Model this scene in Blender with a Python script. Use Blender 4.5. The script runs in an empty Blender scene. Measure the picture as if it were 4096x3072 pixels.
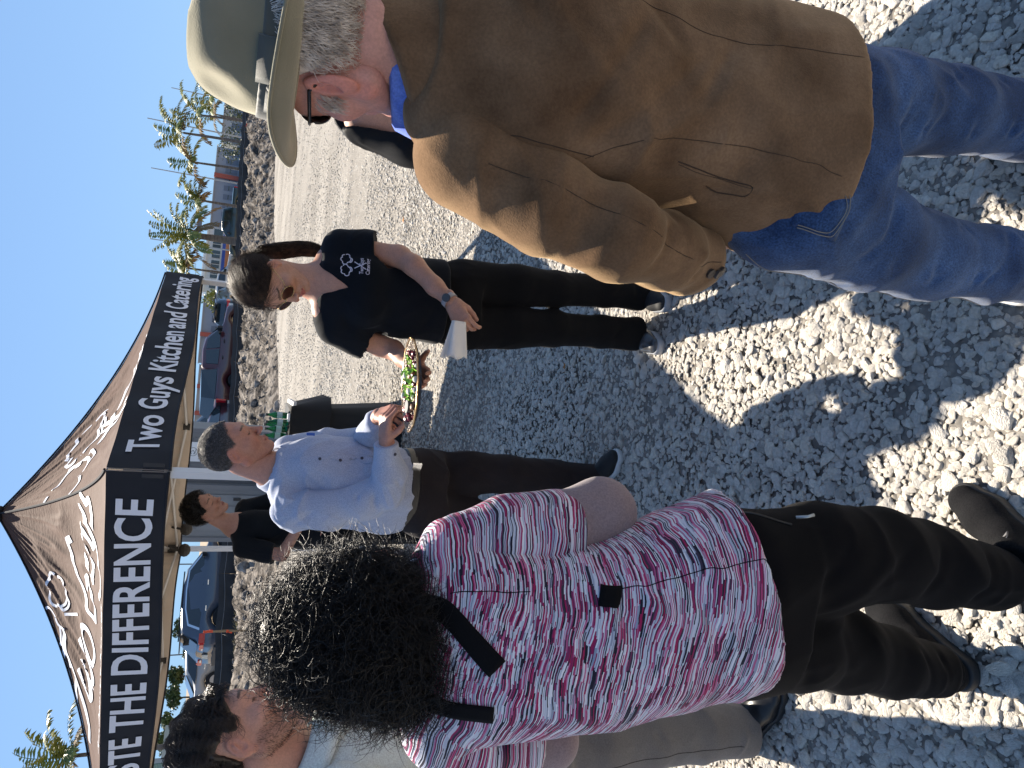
import bpy, math, random
import numpy as np
from mathutils import Vector, Matrix
from mathutils.bvhtree import BVHTree

random.seed(7)
RNG = np.random.default_rng(11)
SC = bpy.context.scene
COL = SC.collection

# ------------------------------------------------------------------ camera
CAM_H = 1.72
PITCH = math.radians(22.65)
ROLL = (0.092, 0.9958)
cd = bpy.data.cameras.new('camera')
cam = bpy.data.objects.new('camera', cd)
COL.objects.link(cam)
Rv = Vector((1, 0, 0))
Uv = Vector((0, math.sin(PITCH), math.cos(PITCH)))
Fv = Vector((0, math.cos(PITCH), -math.sin(PITCH)))
cx = Rv * ROLL[0] - Uv * ROLL[1]
cy = Rv * ROLL[1] + Uv * ROLL[0]
cz = -Fv
cam.matrix_world = Matrix(((cx.x, cy.x, cz.x, 0), (cx.y, cy.y, cz.y, 0), (cx.z, cy.z, cz.z, CAM_H), (0, 0, 0, 1)))
cd.sensor_width = 36
cd.lens = 24.96
cd.clip_start = 0.02
cd.clip_end = 6000
SC.camera = cam

# ------------------------------------------------------------------ sky, sun, exposure
SUN_EL = math.radians(45.6)
SUN_AZ = math.atan2(-0.225, 0.975)          # clockwise from +Y
w = bpy.data.worlds.new('World')
SC.world = w
w.use_nodes = True
wn = w.node_tree
wn.nodes.clear()
sky = wn.nodes.new('ShaderNodeTexSky')
sky.sky_type = 'NISHITA'
sky.sun_disc = False
sky.sun_elevation = SUN_EL
sky.sun_rotation = SUN_AZ
sky.air_density = 1.0
sky.dust_density = 0.0
sky.ozone_density = 2.5
bg = wn.nodes.new('ShaderNodeBackground')
bg.inputs[1].default_value = 0.088
wo = wn.nodes.new('ShaderNodeOutputWorld')
# the camera's tone curve: bright sky rolls off instead of clipping
def vm(op, a, b=None):
    n_ = wn.nodes.new('ShaderNodeVectorMath'); n_.operation = op
    wn.links.new(a, n_.inputs[0])
    if isinstance(b, tuple): n_.inputs[1].default_value = b
    elif b is not None: wn.links.new(b, n_.inputs[1])
    return n_.outputs[0]
raw = sky.outputs[0]
den = vm('ADD', vm('MULTIPLY', raw, (0.80, 0.45, 0.25)), (1.0, 1.0, 1.0))
wn.links.new(vm('DIVIDE', raw, den), bg.inputs[0])
wn.links.new(bg.outputs[0], wo.inputs[0])
sd = bpy.data.lights.new('sun', 'SUN')
sd.energy = 3.3
sd.angle = math.radians(0.53)
sd.color = (1.0, 0.90, 0.76)
sun = bpy.data.objects.new('sun', sd)
COL.objects.link(sun)
sdir = Vector((math.sin(SUN_AZ) * math.cos(SUN_EL), math.cos(SUN_AZ) * math.cos(SUN_EL), math.sin(SUN_EL)))
sun.rotation_euler = sdir.to_track_quat('Z', 'Y').to_euler()
sun.location = (0, 0, 30)
SC.view_settings.view_transform = 'Standard'
SC.view_settings.look = 'None'
SC.view_settings.exposure = 2.05
SC.view_settings.gamma = 1.0
SC.view_settings.use_curve_mapping = False

# ------------------------------------------------------------------ helpers: objects
def V(*a):
    return np.array(a, float)

def tag(o, label=None, cat=None, group=None, kind=None):
    if label: o['label'] = label
    if cat: o['category'] = cat
    if group: o['group'] = group
    if kind: o['kind'] = kind
    return o

def empty(name, loc, label, cat, group=None, rz=0):
    o = bpy.data.objects.new(name, None)
    o.location = loc
    o.rotation_euler = (0, 0, rz)
    o.empty_display_size = 0.1
    COL.objects.link(o)
    return tag(o, label, cat, group)

def wloc(o):
    """world origin of a chain of unrotated parents"""
    p = np.zeros(3)
    while o is not None:
        p = p + np.array(o.location[:])
        o = o.parent
    return p

def make(name, verts, faces, mat, parent=None, smooth=True, col=None, world=True):
    """one mesh object; verts in world coordinates when world is set"""
    verts = np.asarray(verts, dtype=np.float64).reshape(-1, 3)
    if world and parent is not None:
        verts = verts - wloc(parent)
    me = bpy.data.meshes.new(name)
    if isinstance(faces, np.ndarray):
        n, k = faces.shape
        me.vertices.add(len(verts))
        me.vertices.foreach_set('co', verts.ravel())
        me.loops.add(n * k)
        me.loops.foreach_set('vertex_index', faces.ravel().astype(np.int32))
        me.polygons.add(n)
        me.polygons.foreach_set('loop_start', np.arange(n, dtype=np.int32) * k)
        me.update(calc_edges=True)
    else:
        me.from_pydata(verts.tolist(), [], faces)
        me.update()
    me.validate()
    if smooth:
        me.polygons.foreach_set('use_smooth', np.ones(len(me.polygons), bool))
    if col is not None:
        ca = me.color_attributes.new('Col', 'FLOAT_COLOR', 'POINT')
        c4 = np.ones((len(verts), 4))
        c4[:, :3] = col
        ca.data.foreach_set('color', c4.ravel())
    if mat is not None:
        me.materials.append(mat)
    o = bpy.data.objects.new(name, me)
    COL.objects.link(o)
    if parent is not None:
        o.parent = parent
    return o

class MB:
    """collects simple solids into one mesh"""
    def __init__(s):
        s.v = []; s.f = []
    def add(s, v, f):
        b = len(s.v)
        s.v += [tuple(map(float, p)) for p in v]
        s.f += [tuple(i + b for i in q) for q in f]
        return s
    def box(s, c, size, rz=0, rx=0, ry=0):
        x, y, z = [q / 2 for q in size]
        M = Matrix.Translation(c) @ Matrix.Rotation(rz, 4, 'Z') @ Matrix.Rotation(ry, 4, 'Y') @ Matrix.Rotation(rx, 4, 'X')
        P = [M @ Vector(p) for p in ((-x, -y, -z), (x, -y, -z), (x, y, -z), (-x, y, -z), (-x, -y, z), (x, -y, z), (x, y, z), (-x, y, z))]
        return s.add(P, [(0, 3, 2, 1), (4, 5, 6, 7), (0, 1, 5, 4), (1, 2, 6, 5), (2, 3, 7, 6), (3, 0, 4, 7)])
    def tube(s, pts, r, n=8, cap=True):
        pts = [Vector(p) for p in pts]
        if not hasattr(r, '__len__'): r = [r] * len(pts)
        V_, F_ = [], []
        up = Vector((0.13, 0.21, 0.97))
        for i, p in enumerate(pts):
            t = (pts[min(i + 1, len(pts) - 1)] - pts[max(i - 1, 0)])
            if t.length < 1e-9: t = Vector((0, 0, 1))
            t.normalize()
            a = t.cross(up)
            if a.length < 0.1: a = t.cross(Vector((1, 0, 0)))
            a.normalize(); b = t.cross(a)
            for k in range(n):
                an = 2 * math.pi * k / n
                V_.append(p + (a * math.cos(an) + b * math.sin(an)) * r[i])
        for i in range(len(pts) - 1):
            for k in range(n):
                k2 = (k + 1) % n
                F_.append((i * n + k, i * n + k2, (i + 1) * n + k2, (i + 1) * n + k))
        if cap:
            F_.append(tuple(range(n - 1, -1, -1)))
            F_.append(tuple((len(pts) - 1) * n + k for k in range(n)))
        return s.add(V_, F_)
    def quad(s, a, b, c, d):
        return s.add([a, b, c, d], [(0, 1, 2, 3)])
    def disc(s, c, r, axis=(0, 0, 1), h=0.01, n=20):
        ax = Vector(axis).normalized()
        c = Vector(c)
        return s.tube([c - ax * h / 2, c + ax * h / 2], r, n)
    def ball(s, c, r, n=8):
        if not hasattr(r, '__len__'): r = (r, r, r)
        V_, F_ = [], []
        for i in range(n + 1):
            th = math.pi * i / n
            for k in range(n * 2):
                ph = math.pi * k / n
                V_.append((c[0] + r[0] * math.sin(th) * math.cos(ph), c[1] + r[1] * math.sin(th) * math.sin(ph), c[2] + r[2] * math.cos(th)))
        m = n * 2
        for i in range(n):
            for k in range(m):
                F_.append((i * m + k, (i + 1) * m + k, (i + 1) * m + (k + 1) % m, i * m + (k + 1) % m))
        return s.add(V_, F_)
    def build(s, name, mat, parent=None, smooth=False, world=True):
        return make(name, np.array(s.v), s.f, mat, parent, smooth, world=world)

# ------------------------------------------------------------------ helpers: materials
MATS = {}
def mat(name, col, rough=0.6, metal=0.0, spec=0.5, col2=None, nscale=8.0, ndetail=4.0, bump=0.0, bscale=200.0,
        sheen=0.0, sheen_rough=0.5, sheen_tint=(1, 1, 1), trans=0.0, vcol=False, sss=0.0, coat=0.0, alpha=1.0, stretch=(1, 1, 1),
        grain=0.0, gscale=350.0, lo=0.35, hi=0.65, ior=1.45, bdist=0.002):
    if name in MATS: return MATS[name]
    m = bpy.data.materials.new(name)
    m.use_nodes = True
    nt = m.node_tree; N = nt.nodes; L = nt.links
    b = N['Principled BSDF']
    b.inputs['Base Color'].default_value = (*col, 1)
    b.inputs['Roughness'].default_value = rough
    b.inputs['Metallic'].default_value = metal
    b.inputs['Specular IOR Level'].default_value = spec
    b.inputs['Sheen Weight'].default_value = sheen
    b.inputs['Sheen Roughness'].default_value = sheen_rough
    b.inputs['Sheen Tint'].default_value = (*sheen_tint, 1)
    b.inputs['Transmission Weight'].default_value = trans
    b.inputs['Subsurface Weight'].default_value = sss
    b.inputs['Subsurface Scale'].default_value = 0.012
    b.inputs['Subsurface Radius'].default_value = (1.0, 0.35, 0.2)
    b.inputs['Coat Weight'].default_value = coat
    b.inputs['Coat Roughness'].default_value = 0.08
    b.inputs['Alpha'].default_value = alpha
    b.inputs['IOR'].default_value = ior
    tc = N.new('ShaderNodeTexCoord')
    mp = N.new('ShaderNodeMapping')
    mp.inputs['Scale'].default_value = stretch
    L.new(tc.outputs['Object'], mp.inputs[0])
    src = None
    if vcol:
        va = N.new('ShaderNodeVertexColor'); va.layer_name = 'Col'
        src = va.outputs[0]
    if col2 is not None:
        no = N.new('ShaderNodeTexNoise')
        no.inputs['Scale'].default_value = nscale
        no.inputs['Detail'].default_value = ndetail
        L.new(mp.outputs[0], no.inputs[0])
        mr = N.new('ShaderNodeMapRange')
        mr.inputs[1].default_value = lo; mr.inputs[2].default_value = hi
        L.new(no.outputs[0], mr.inputs[0])
        mx = N.new('ShaderNodeMix'); mx.data_type = 'RGBA'
        if vcol:
            mx.blend_type = 'MULTIPLY'
            mx.inputs[0].default_value = 1.0
            m2 = N.new('ShaderNodeMix'); m2.data_type = 'RGBA'
            m2.inputs[6].default_value = (*col, 1); m2.inputs[7].default_value = (*col2, 1)
            L.new(mr.outputs[0], m2.inputs[0])
            L.new(src, mx.inputs[6]); L.new(m2.outputs[2], mx.inputs[7])
        else:
            mx.inputs[6].default_value = (*col, 1); mx.inputs[7].default_value = (*col2, 1)
            L.new(mr.outputs[0], mx.inputs[0])
        src = mx.outputs[2]
    if grain > 0 and src is not None:
        gn = N.new('ShaderNodeTexNoise'); gn.inputs['Scale'].default_value = gscale; gn.inputs['Detail'].default_value = 2
        L.new(mp.outputs[0], gn.inputs[0])
        gr = N.new('ShaderNodeMapRange'); gr.inputs[1].default_value = 0.32; gr.inputs[2].default_value = 0.68
        gr.inputs[3].default_value = 1 - grain; gr.inputs[4].default_value = 1 + grain
        L.new(gn.outputs[0], gr.inputs[0])
        gm = N.new('ShaderNodeMix'); gm.data_type = 'RGBA'; gm.blend_type = 'MULTIPLY'; gm.inputs[0].default_value = 1
        L.new(src, gm.inputs[6]); L.new(gr.outputs[0], gm.inputs[7])
        src = gm.outputs[2]
    if src is not None:
        L.new(src, b.inputs['Base Color'])
    if bump > 0:
        bn = N.new('ShaderNodeTexNoise')
        bn.inputs['Scale'].default_value = bscale
        bn.inputs['Detail'].default_value = 3.0
        L.new(mp.outputs[0], bn.inputs[0])
        bp = N.new('ShaderNodeBump')
        bp.inputs['Strength'].default_value = bump
        bp.inputs['Distance'].default_value = bdist
        L.new(bn.outputs[0], bp.inputs['Height'])
        L.new(bp.outputs[0], b.inputs['Normal'])
    MATS[name] = m
    return m

# ------------------------------------------------------------------ helpers: noise
_LAT = np.random.default_rng(3).random((32, 32, 32))
def vnoise(p, seed=0):
    p = np.asarray(p, float) + seed * 7.31
    i = np.floor(p).astype(int); f = p - i
    f = f * f * (3 - 2 * f)
    out = 0
    for dx in (0, 1):
        for dy in (0, 1):
            for dz in (0, 1):
                wgt = (f[..., 0] if dx else 1 - f[..., 0]) * (f[..., 1] if dy else 1 - f[..., 1]) * (f[..., 2] if dz else 1 - f[..., 2])
                out = out + wgt * _LAT[(i[..., 0] + dx) & 31, (i[..., 1] + dy) & 31, (i[..., 2] + dz) & 31]
    return out

def fbm(p, seed=0, octv=4):
    s = 0; a = 0.5; q = np.asarray(p, float)
    for k in range(octv):
        s = s + a * vnoise(q, seed + k * 3); q = q * 2.03; a *= 0.5
    return s

# ------------------------------------------------------------------ helpers: implicit surfaces
def unit(v):
    v = np.asarray(v, float)
    return v / (np.linalg.norm(v) + 1e-12)

class SDF:
    """smooth union of round cones, ellipsoids and lofts, meshed by surface nets"""
    def __init__(s, vox=0.006):
        s.p = []; s.vox = vox
    def cone(s, a, b, ra, rb, k=0.02, flat=None, op='u'):
        s.p.append(('c', np.array(a, float), np.array(b, float), ra, rb, k, flat, op)); return s
    def chain(s, pts, rs, k=0.02, flat=None):
        for i in range(len(pts) - 1):
            s.cone(pts[i], pts[i + 1], rs[i], rs[i + 1], k, flat)
        return s
    def ell(s, c, r, R=None, k=0.02, op='u'):
        s.p.append(('e', np.array(c, float), np.array(r, float), R, k, op)); return s
    def loft(s, rows, yaw=0.0, k=0.03, op='u', pw=2.3):
        """rows: (z, cx, cy, a, b)"""
        s.p.append(('l', np.array(sorted(rows), float), yaw, k, op, pw)); return s
    def half(s, pt, n, k=0.003, near=None):
        """remove what lies on the side n points to, within near=(centre, radius)"""
        s.p.append(('h', np.array(pt, float), unit(n), k, near)); return s
    def fn(s, f, k=0.0, op='i'):
        s.p.append(('f', f, k, op)); return s
    def bounds(s):
        lo = np.full(3, 1e9); hi = -lo
        for p in s.p:
            if p[0] == 'c' and p[7] == 'u':
                for q, r in ((p[1], p[3]), (p[2], p[4])):
                    lo = np.minimum(lo, q - r); hi = np.maximum(hi, q + r)
            elif p[0] == 'e' and p[5] == 'u':
                r = p[2] if p[3] is None else np.full(3, max(p[2]))
                lo = np.minimum(lo, p[1] - r); hi = np.maximum(hi, p[1] + r)
            elif p[0] == 'l' and p[4] == 'u':
                R = p[1]; r = np.maximum(R[:, 3], R[:, 4])
                lo = np.minimum(lo, [(R[:, 1] - r).min(), (R[:, 2] - r).min(), R[:, 0].min()])
                hi = np.maximum(hi, [(R[:, 1] + r).max(), (R[:, 2] + r).max(), R[:, 0].max()])
        return lo, hi
    def mesh(s):
        h = s.vox
        lo, hi = s.bounds()
        lo = lo - 4 * h; hi = hi + 4 * h
        n = np.ceil((hi - lo) / h).astype(int) + 1
        ax = [lo[i] + h * np.arange(n[i]) for i in range(3)]
        D = np.full(n, 0.2, np.float32)
        def sub(blo, bhi):
            sl = []
            for i in range(3):
                a = max(0, int((blo[i] - lo[i]) / h)); b = min(n[i], int((bhi[i] - lo[i]) / h) + 2)
                sl.append(slice(a, max(b, a + 1)))
            g = np.stack(np.meshgrid(ax[0][sl[0]], ax[1][sl[1]], ax[2][sl[2]], indexing='ij'), -1)
            return tuple(sl), g
        def comb(sl, d, k, op):
            o = D[sl]
            if op == 'u':
                if k > 0:
                    t = np.clip(0.5 + 0.5 * (o - d) / k, 0, 1)
                    D[sl] = o * (1 - t) + d * t - k * t * (1 - t)
                else: D[sl] = np.minimum(o, d)
            elif op == 's':
                d = -d
                if k > 0:
                    t = np.clip(0.5 - 0.5 * (o - d) / k, 0, 1)
                    D[sl] = o * (1 - t) + d * t + k * t * (1 - t)
                else: D[sl] = np.maximum(o, d)
            elif op == 'i':
                D[sl] = np.maximum(o, d)
        for p in s.p:
            if p[0] == 'c':
                _, a, b, ra, rb, k, flat, op = p
                m = max(ra, rb) + k + 3 * h
                sl, g = sub(np.minimum(a, b) - m, np.maximum(a, b) + m)
                ba = b - a; L2 = ba @ ba + 1e-12
                pa = g - a
                t = np.clip((pa @ ba) / L2, 0, 1)
                q = pa - t[..., None] * ba
                if flat is not None:
                    fn_, fs = unit(flat[0]), flat[1]
                    q = q + (q @ fn_)[..., None] * fn_ * (1 / fs - 1)
                r = ra + (rb - ra) * t
                d = np.linalg.norm(q, axis=-1) - r
                comb(sl, d, k, op)
            elif p[0] == 'e':
                _, c, r, R, k, op = p
                m = max(r) + k + 3 * h
                sl, g = sub(c - m, c + m)
                q = g - c
                if R is not None: q = q @ R
                qn = np.linalg.norm(q / r, axis=-1)
                qg = np.linalg.norm(q / (r * r), axis=-1) + 1e-9
                d = qn * (qn - 1) / qg
                comb(sl, d, k, op)
            elif p[0] == 'l':
                _, R, yaw, k, op, pw = p
                mr = max(R[:, 3].max(), R[:, 4].max()) + k + 3 * h
                sl, g = sub([R[:, 1].min() - mr, R[:, 2].min() - mr, R[0, 0] - k - 3 * h], [R[:, 1].max() + mr, R[:, 2].max() + mr, R[-1, 0] + k + 3 * h])
                zs = ax[2][sl[2]]
                zf = np.linspace(R[0, 0], R[-1, 0], 200)
                cols = []
                ker = np.ones(25) / 25
                for j in range(1, 5):
                    c = np.interp(zf, R[:, 0], R[:, j])
                    c = np.convolve(np.pad(c, 12, mode='edge'), ker, 'valid')
                    cols.append(np.interp(zs, zf, c))
                cx_, cy_, A, B = cols
                x = g[..., 0] - cx_; y = g[..., 1] - cy_
                cs, sn = math.cos(yaw), math.sin(yaw)
                u = x * cs + y * sn; v = -x * sn + y * cs
                q = (np.abs(u / A) ** pw + np.abs(v / B) ** pw) ** (1 / pw)
                d = (q - 1) * np.minimum(A, B) * 0.95
                dz = np.maximum(R[0, 0] - zs, zs - R[-1, 0])
                d = np.maximum(d, dz)
                comb(sl, d, k, op)
            elif p[0] == 'h':
                _, pt, nn, k, near = p
                if near is None:
                    g = np.stack(np.meshgrid(*ax, indexing='ij'), -1); sl = (slice(None),) * 3
                    comb(sl, ((g - pt) @ nn).astype(np.float32), 0, 'i')
                else:
                    c, r = near
                    sl, g = sub(np.array(c) - r, np.array(c) + r)
                    d = (g - pt) @ nn
                    msk = np.linalg.norm(g - c, axis=-1) < r
                    o = D[sl]
                    D[sl] = np.where(msk, np.maximum(o, d), o)
            elif p[0] == 'f':
                g = np.stack(np.meshgrid(*ax, indexing='ij'), -1)
                comb((slice(None),) * 3, p[1](g).astype(np.float32), p[2], p[3])
        return surface_nets(D, lo, h)

def surface_nets(D, lo, h):
    I = D < 0
    c = [I[dx:D.shape[0] - 1 + dx, dy:D.shape[1] - 1 + dy, dz:D.shape[2] - 1 + dz] for dx in (0, 1) for dy in (0, 1) for dz in (0, 1)]
    s = sum(q.astype(np.int8) for q in c)
    mask = (s > 0) & (s < 8)
    idx = np.argwhere(mask)
    ids = np.full(mask.shape, -1, np.int32)
    ids[mask] = np.arange(len(idx))
    cor = [(dx, dy, dz) for dx in (0, 1) for dy in (0, 1) for dz in (0, 1)]
    vals = np.stack([D[idx[:, 0] + a, idx[:, 1] + b, idx[:, 2] + e] for a, b, e in cor], 1)
    acc = np.zeros((len(idx), 3)); cnt = np.zeros(len(idx))
    for i in range(8):
        for j in range(i + 1, 8):
            if sum(abs(np.array(cor[i]) - np.array(cor[j]))) != 1: continue
            a, b = vals[:, i], vals[:, j]
            m = (a < 0) != (b < 0)
            t = np.where(m, a / np.where(m, a - b, 1), 0)
            pt = np.array(cor[i])[None] + t[:, None] * (np.array(cor[j]) - np.array(cor[i]))[None]
            acc += np.where(m[:, None], pt, 0); cnt += m
    verts = lo + h * (idx + acc / np.maximum(cnt, 1)[:, None])
    F = []
    for axn in range(3):
        o = [0, 0, 0]; o[axn] = 1
        A = I[:I.shape[0] - o[0], :I.shape[1] - o[1], :I.shape[2] - o[2]]
        B = I[o[0]:, o[1]:, o[2]:]
        e = np.argwhere(A != B)
        u, v = [(1, 2), (2, 0), (0, 1)][axn]
        e = e[(e[:, u] > 0) & (e[:, v] > 0) & (e[:, u] < D.shape[u] - 1) & (e[:, v] < D.shape[v] - 1)]
        def at(du, dv):
            q = e.copy(); q[:, u] -= du; q[:, v] -= dv
            return ids[q[:, 0], q[:, 1], q[:, 2]]
        f = np.stack([at(1, 1), at(0, 1), at(0, 0), at(1, 0)], 1)
        flip = ~I[e[:, 0], e[:, 1], e[:, 2]]
        f[flip] = f[flip][:, ::-1]
        F.append(f)
    F = np.concatenate(F)
    F = F[(F >= 0).all(1)]
    return verts, F

def normals(v, f):
    n = np.zeros_like(v)
    fn_ = np.cross(v[f[:, 2]] - v[f[:, 0]], v[f[:, 3]] - v[f[:, 1]])
    for k in range(4):
        for j in range(3):
            n[:, j] += np.bincount(f[:, k], fn_[:, j], len(v))
    return n / (np.linalg.norm(n, axis=1, keepdims=True) + 1e-12)

def smooth(v, f, it=2, lam=0.5):
    for _ in range(it):
        s = np.zeros_like(v); c = np.zeros(len(v))
        for a, b in ((0, 1), (1, 2), (2, 3), (3, 0)):
            for j in range(3):
                s[:, j] += np.bincount(f[:, a], v[f[:, b], j], len(v)) + np.bincount(f[:, b], v[f[:, a], j], len(v))
            c += np.bincount(f[:, a], minlength=len(v)) + np.bincount(f[:, b], minlength=len(v))
        v = v + lam * (s / np.maximum(c, 1)[:, None] - v)
    return v

def folds(v, n, creases=(), amp=0.0, sc=(6, 6, 6), seed=0, warp=0.6, big=0.0, bsc=5.0, mask=None):
    d = np.zeros(len(v))
    if amp > 0:
        wv = np.stack([vnoise(v * 4.1, seed + 11), vnoise(v * 4.1, seed + 12), vnoise(v * 4.1, seed + 13)], 1) * warp * 4
        q = v * np.array(sc) + wv
        r = 1 - np.abs(2 * vnoise(q, seed) - 1)
        r2 = 1 - np.abs(2 * vnoise(q * 1.9, seed + 5) - 1)
        fl = amp * (r ** 3 * 1.0 + 0.4 * r2 ** 3 - 0.45)
        if mask is not None: fl = fl * mask(v)
        d += fl
    if big > 0:
        d += big * (fbm(v * bsc, seed + 2, 2) - 0.37) * 2
    for a, b, wd, am in creases:
        a = np.array(a); b = np.array(b); ba = b - a
        t = (v - a) @ ba / (ba @ ba)
        tc_ = np.clip(t, 0, 1)
        dd = np.linalg.norm(v - a - tc_[:, None] * ba, axis=1)
        fade = np.clip(np.sin(np.pi * np.clip(t * 0.9 + 0.05, 0, 1)), 0.2, 1)
        d += am * np.exp(-(dd / wd) ** 2) * fade
    return v + n * d[:, None]

def strands(paths, r, sides=3, taper=True):
    """paths (N, M, 3) -> verts, quads of thin tapered tubes"""
    P = np.asarray(paths, float); N_, M_, _ = P.shape
    T = np.gradient(P, axis=1)
    T /= np.linalg.norm(T, axis=-1, keepdims=True) + 1e-12
    ref = np.where(np.abs(T[..., 2:3]) > 0.85, np.array([1.0, 0, 0]), np.array([0, 0, 1.0]))
    A = np.cross(T, ref); A /= np.linalg.norm(A, axis=-1, keepdims=True) + 1e-12
    B = np.cross(T, A)
    tt = np.linspace(0, 1, M_)
    rad = (r * (1 - 0.75 * tt ** 2) if taper else np.full(M_, r))
    rad = np.broadcast_to(np.asarray(rad), (N_, M_))
    out = []
    for k in range(sides):
        an = 2 * math.pi * k / sides
        out.append(P + (A * math.cos(an) + B * math.sin(an)) * rad[..., None])
    Vt = np.stack(out, 2).reshape(-1, 3)
    n = np.arange(N_)[:, None, None] * (M_ * sides); m = np.arange(M_ - 1)[None, :, None] * sides; k = np.arange(sides)[None, None, :]
    k2 = (k + 1) % sides
    F = np.stack(np.broadcast_arrays(n + m + k, n + m + k2, n + m + sides + k2, n + m + sides + k), -1).reshape(-1, 4)
    return Vt, F

def frame(fwd, up=(0, 0, 1)):
    """columns: right, forward, up"""
    f = unit(fwd); r = unit(np.cross(f, up)); u = np.cross(r, f)
    return np.stack([r, f, u], 1)

def snap_tube(bvh, pts, r, lift=0.0, step=0.006, sides=4):
    """thin tube laid along the nearest surface points of a polyline"""
    pts = [np.array(p, float) for p in pts]
    dense = []
    for a, b in zip(pts[:-1], pts[1:]):
        k = max(2, int(np.linalg.norm(b - a) / step))
        dense += [a + (b - a) * t for t in np.linspace(0, 1, k, endpoint=False)]
    dense.append(pts[-1])
    out = []
    for p in dense:
        hit = bvh.find_nearest(Vector(p))
        if hit[0] is None: continue
        out.append(np.array(hit[0]) + np.array(hit[1]) * lift)
    out = np.array(out)
    if len(out) > 4:
        for _ in range(2):
            out[1:-1] = 0.5 * out[1:-1] + 0.25 * (out[2:] + out[:-2])
    return strands(out[None], r, sides, taper=False)

def merge(parts):
    vs, fs, b = [], [], 0
    for v, f in parts:
        vs.append(v); fs.append(f + b); b += len(v)
    return np.concatenate(vs), np.concatenate(fs)

def bvh_of(v, f):
    return BVHTree.FromPolygons(v.tolist(), f.tolist())

exec_parts = True

# ================================================================== GROUND
def gravel_mat():
    m = bpy.data.materials.new('gravel_bed'); m.use_nodes = True
    nt = m.node_tree; N = nt.nodes; L = nt.links; b = N['Principled BSDF']
    b.inputs['Roughness'].default_value = 0.85
    b.inputs['Specular IOR Level'].default_value = 0.25
    tc = N.new('ShaderNodeTexCoord')
    vo = N.new('ShaderNodeTexVoronoi'); vo.inputs['Scale'].default_value = 44; vo.inputs['Randomness'].default_value = 1
    L.new(tc.outputs['Object'], vo.inputs[0])
    no = N.new('ShaderNodeTexNoise'); no.inputs['Scale'].default_value = 9; no.inputs['Detail'].default_value = 5
    L.new(tc.outputs['Object'], no.inputs[0])
    nb = N.new('ShaderNodeTexNoise'); nb.inputs['Scale'].default_value = 0.5; nb.inputs['Detail'].default_value = 6
    mpp = N.new('ShaderNodeMapping'); mpp.inputs['Scale'].default_value = (0.5, 1.3, 1); mpp.inputs['Rotation'].default_value = (0, 0, 0.25)
    L.new(tc.outputs['Object'], mpp.inputs[0]); L.new(mpp.outputs[0], nb.inputs[0])
    cr = N.new('ShaderNodeValToRGB')
    cr.color_ramp.elements[0].position = 0.25; cr.color_ramp.elements[0].color = (0.30, 0.275, 0.24, 1)
    cr.color_ramp.elements[1].position = 0.62; cr.color_ramp.elements[1].color = (0.22, 0.205, 0.185, 1)
    L.new(vo.outputs['Distance'], cr.inputs[0])
    mx = N.new('ShaderNodeMix'); mx.data_type = 'RGBA'; mx.blend_type = 'MULTIPLY'; mx.inputs[0].default_value = 1
    r2 = N.new('ShaderNodeValToRGB')
    r2.color_ramp.elements[0].position = 0.42; r2.color_ramp.elements[0].color = (0.62, 0.61, 0.60, 1)
    r2.color_ramp.elements[1].position = 0.56; r2.color_ramp.elements[1].color = (1, 1, 1, 1)
    ad = N.new('ShaderNodeMath'); ad.operation = 'ADD'
    h1 = N.new('ShaderNodeMath'); h1.operation = 'MULTIPLY'; h1.inputs[1].default_value = 0.4
    h2 = N.new('ShaderNodeMath'); h2.operation = 'MULTIPLY'; h2.inputs[1].default_value = 0.6
    L.new(no.outputs[0], h1.inputs[0]); L.new(nb.outputs[0], h2.inputs[0]); L.new(h1.outputs[0], ad.inputs[0]); L.new(h2.outputs[0], ad.inputs[1])
    L.new(ad.outputs[0], r2.inputs[0])
    L.new(cr.outputs[0], mx.inputs[6]); L.new(r2.outputs[0], mx.inputs[7])
    L.new(mx.outputs[2], b.inputs['Base Color'])
    bp = N.new('ShaderNodeBump'); bp.invert = True; bp.inputs['Strength'].default_value = 1; bp.inputs['Distance'].default_value = 0.012
    L.new(vo.outputs['Distance'], bp.inputs['Height']); L.new(bp.outputs[0], b.inputs['Normal'])
    return m

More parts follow.
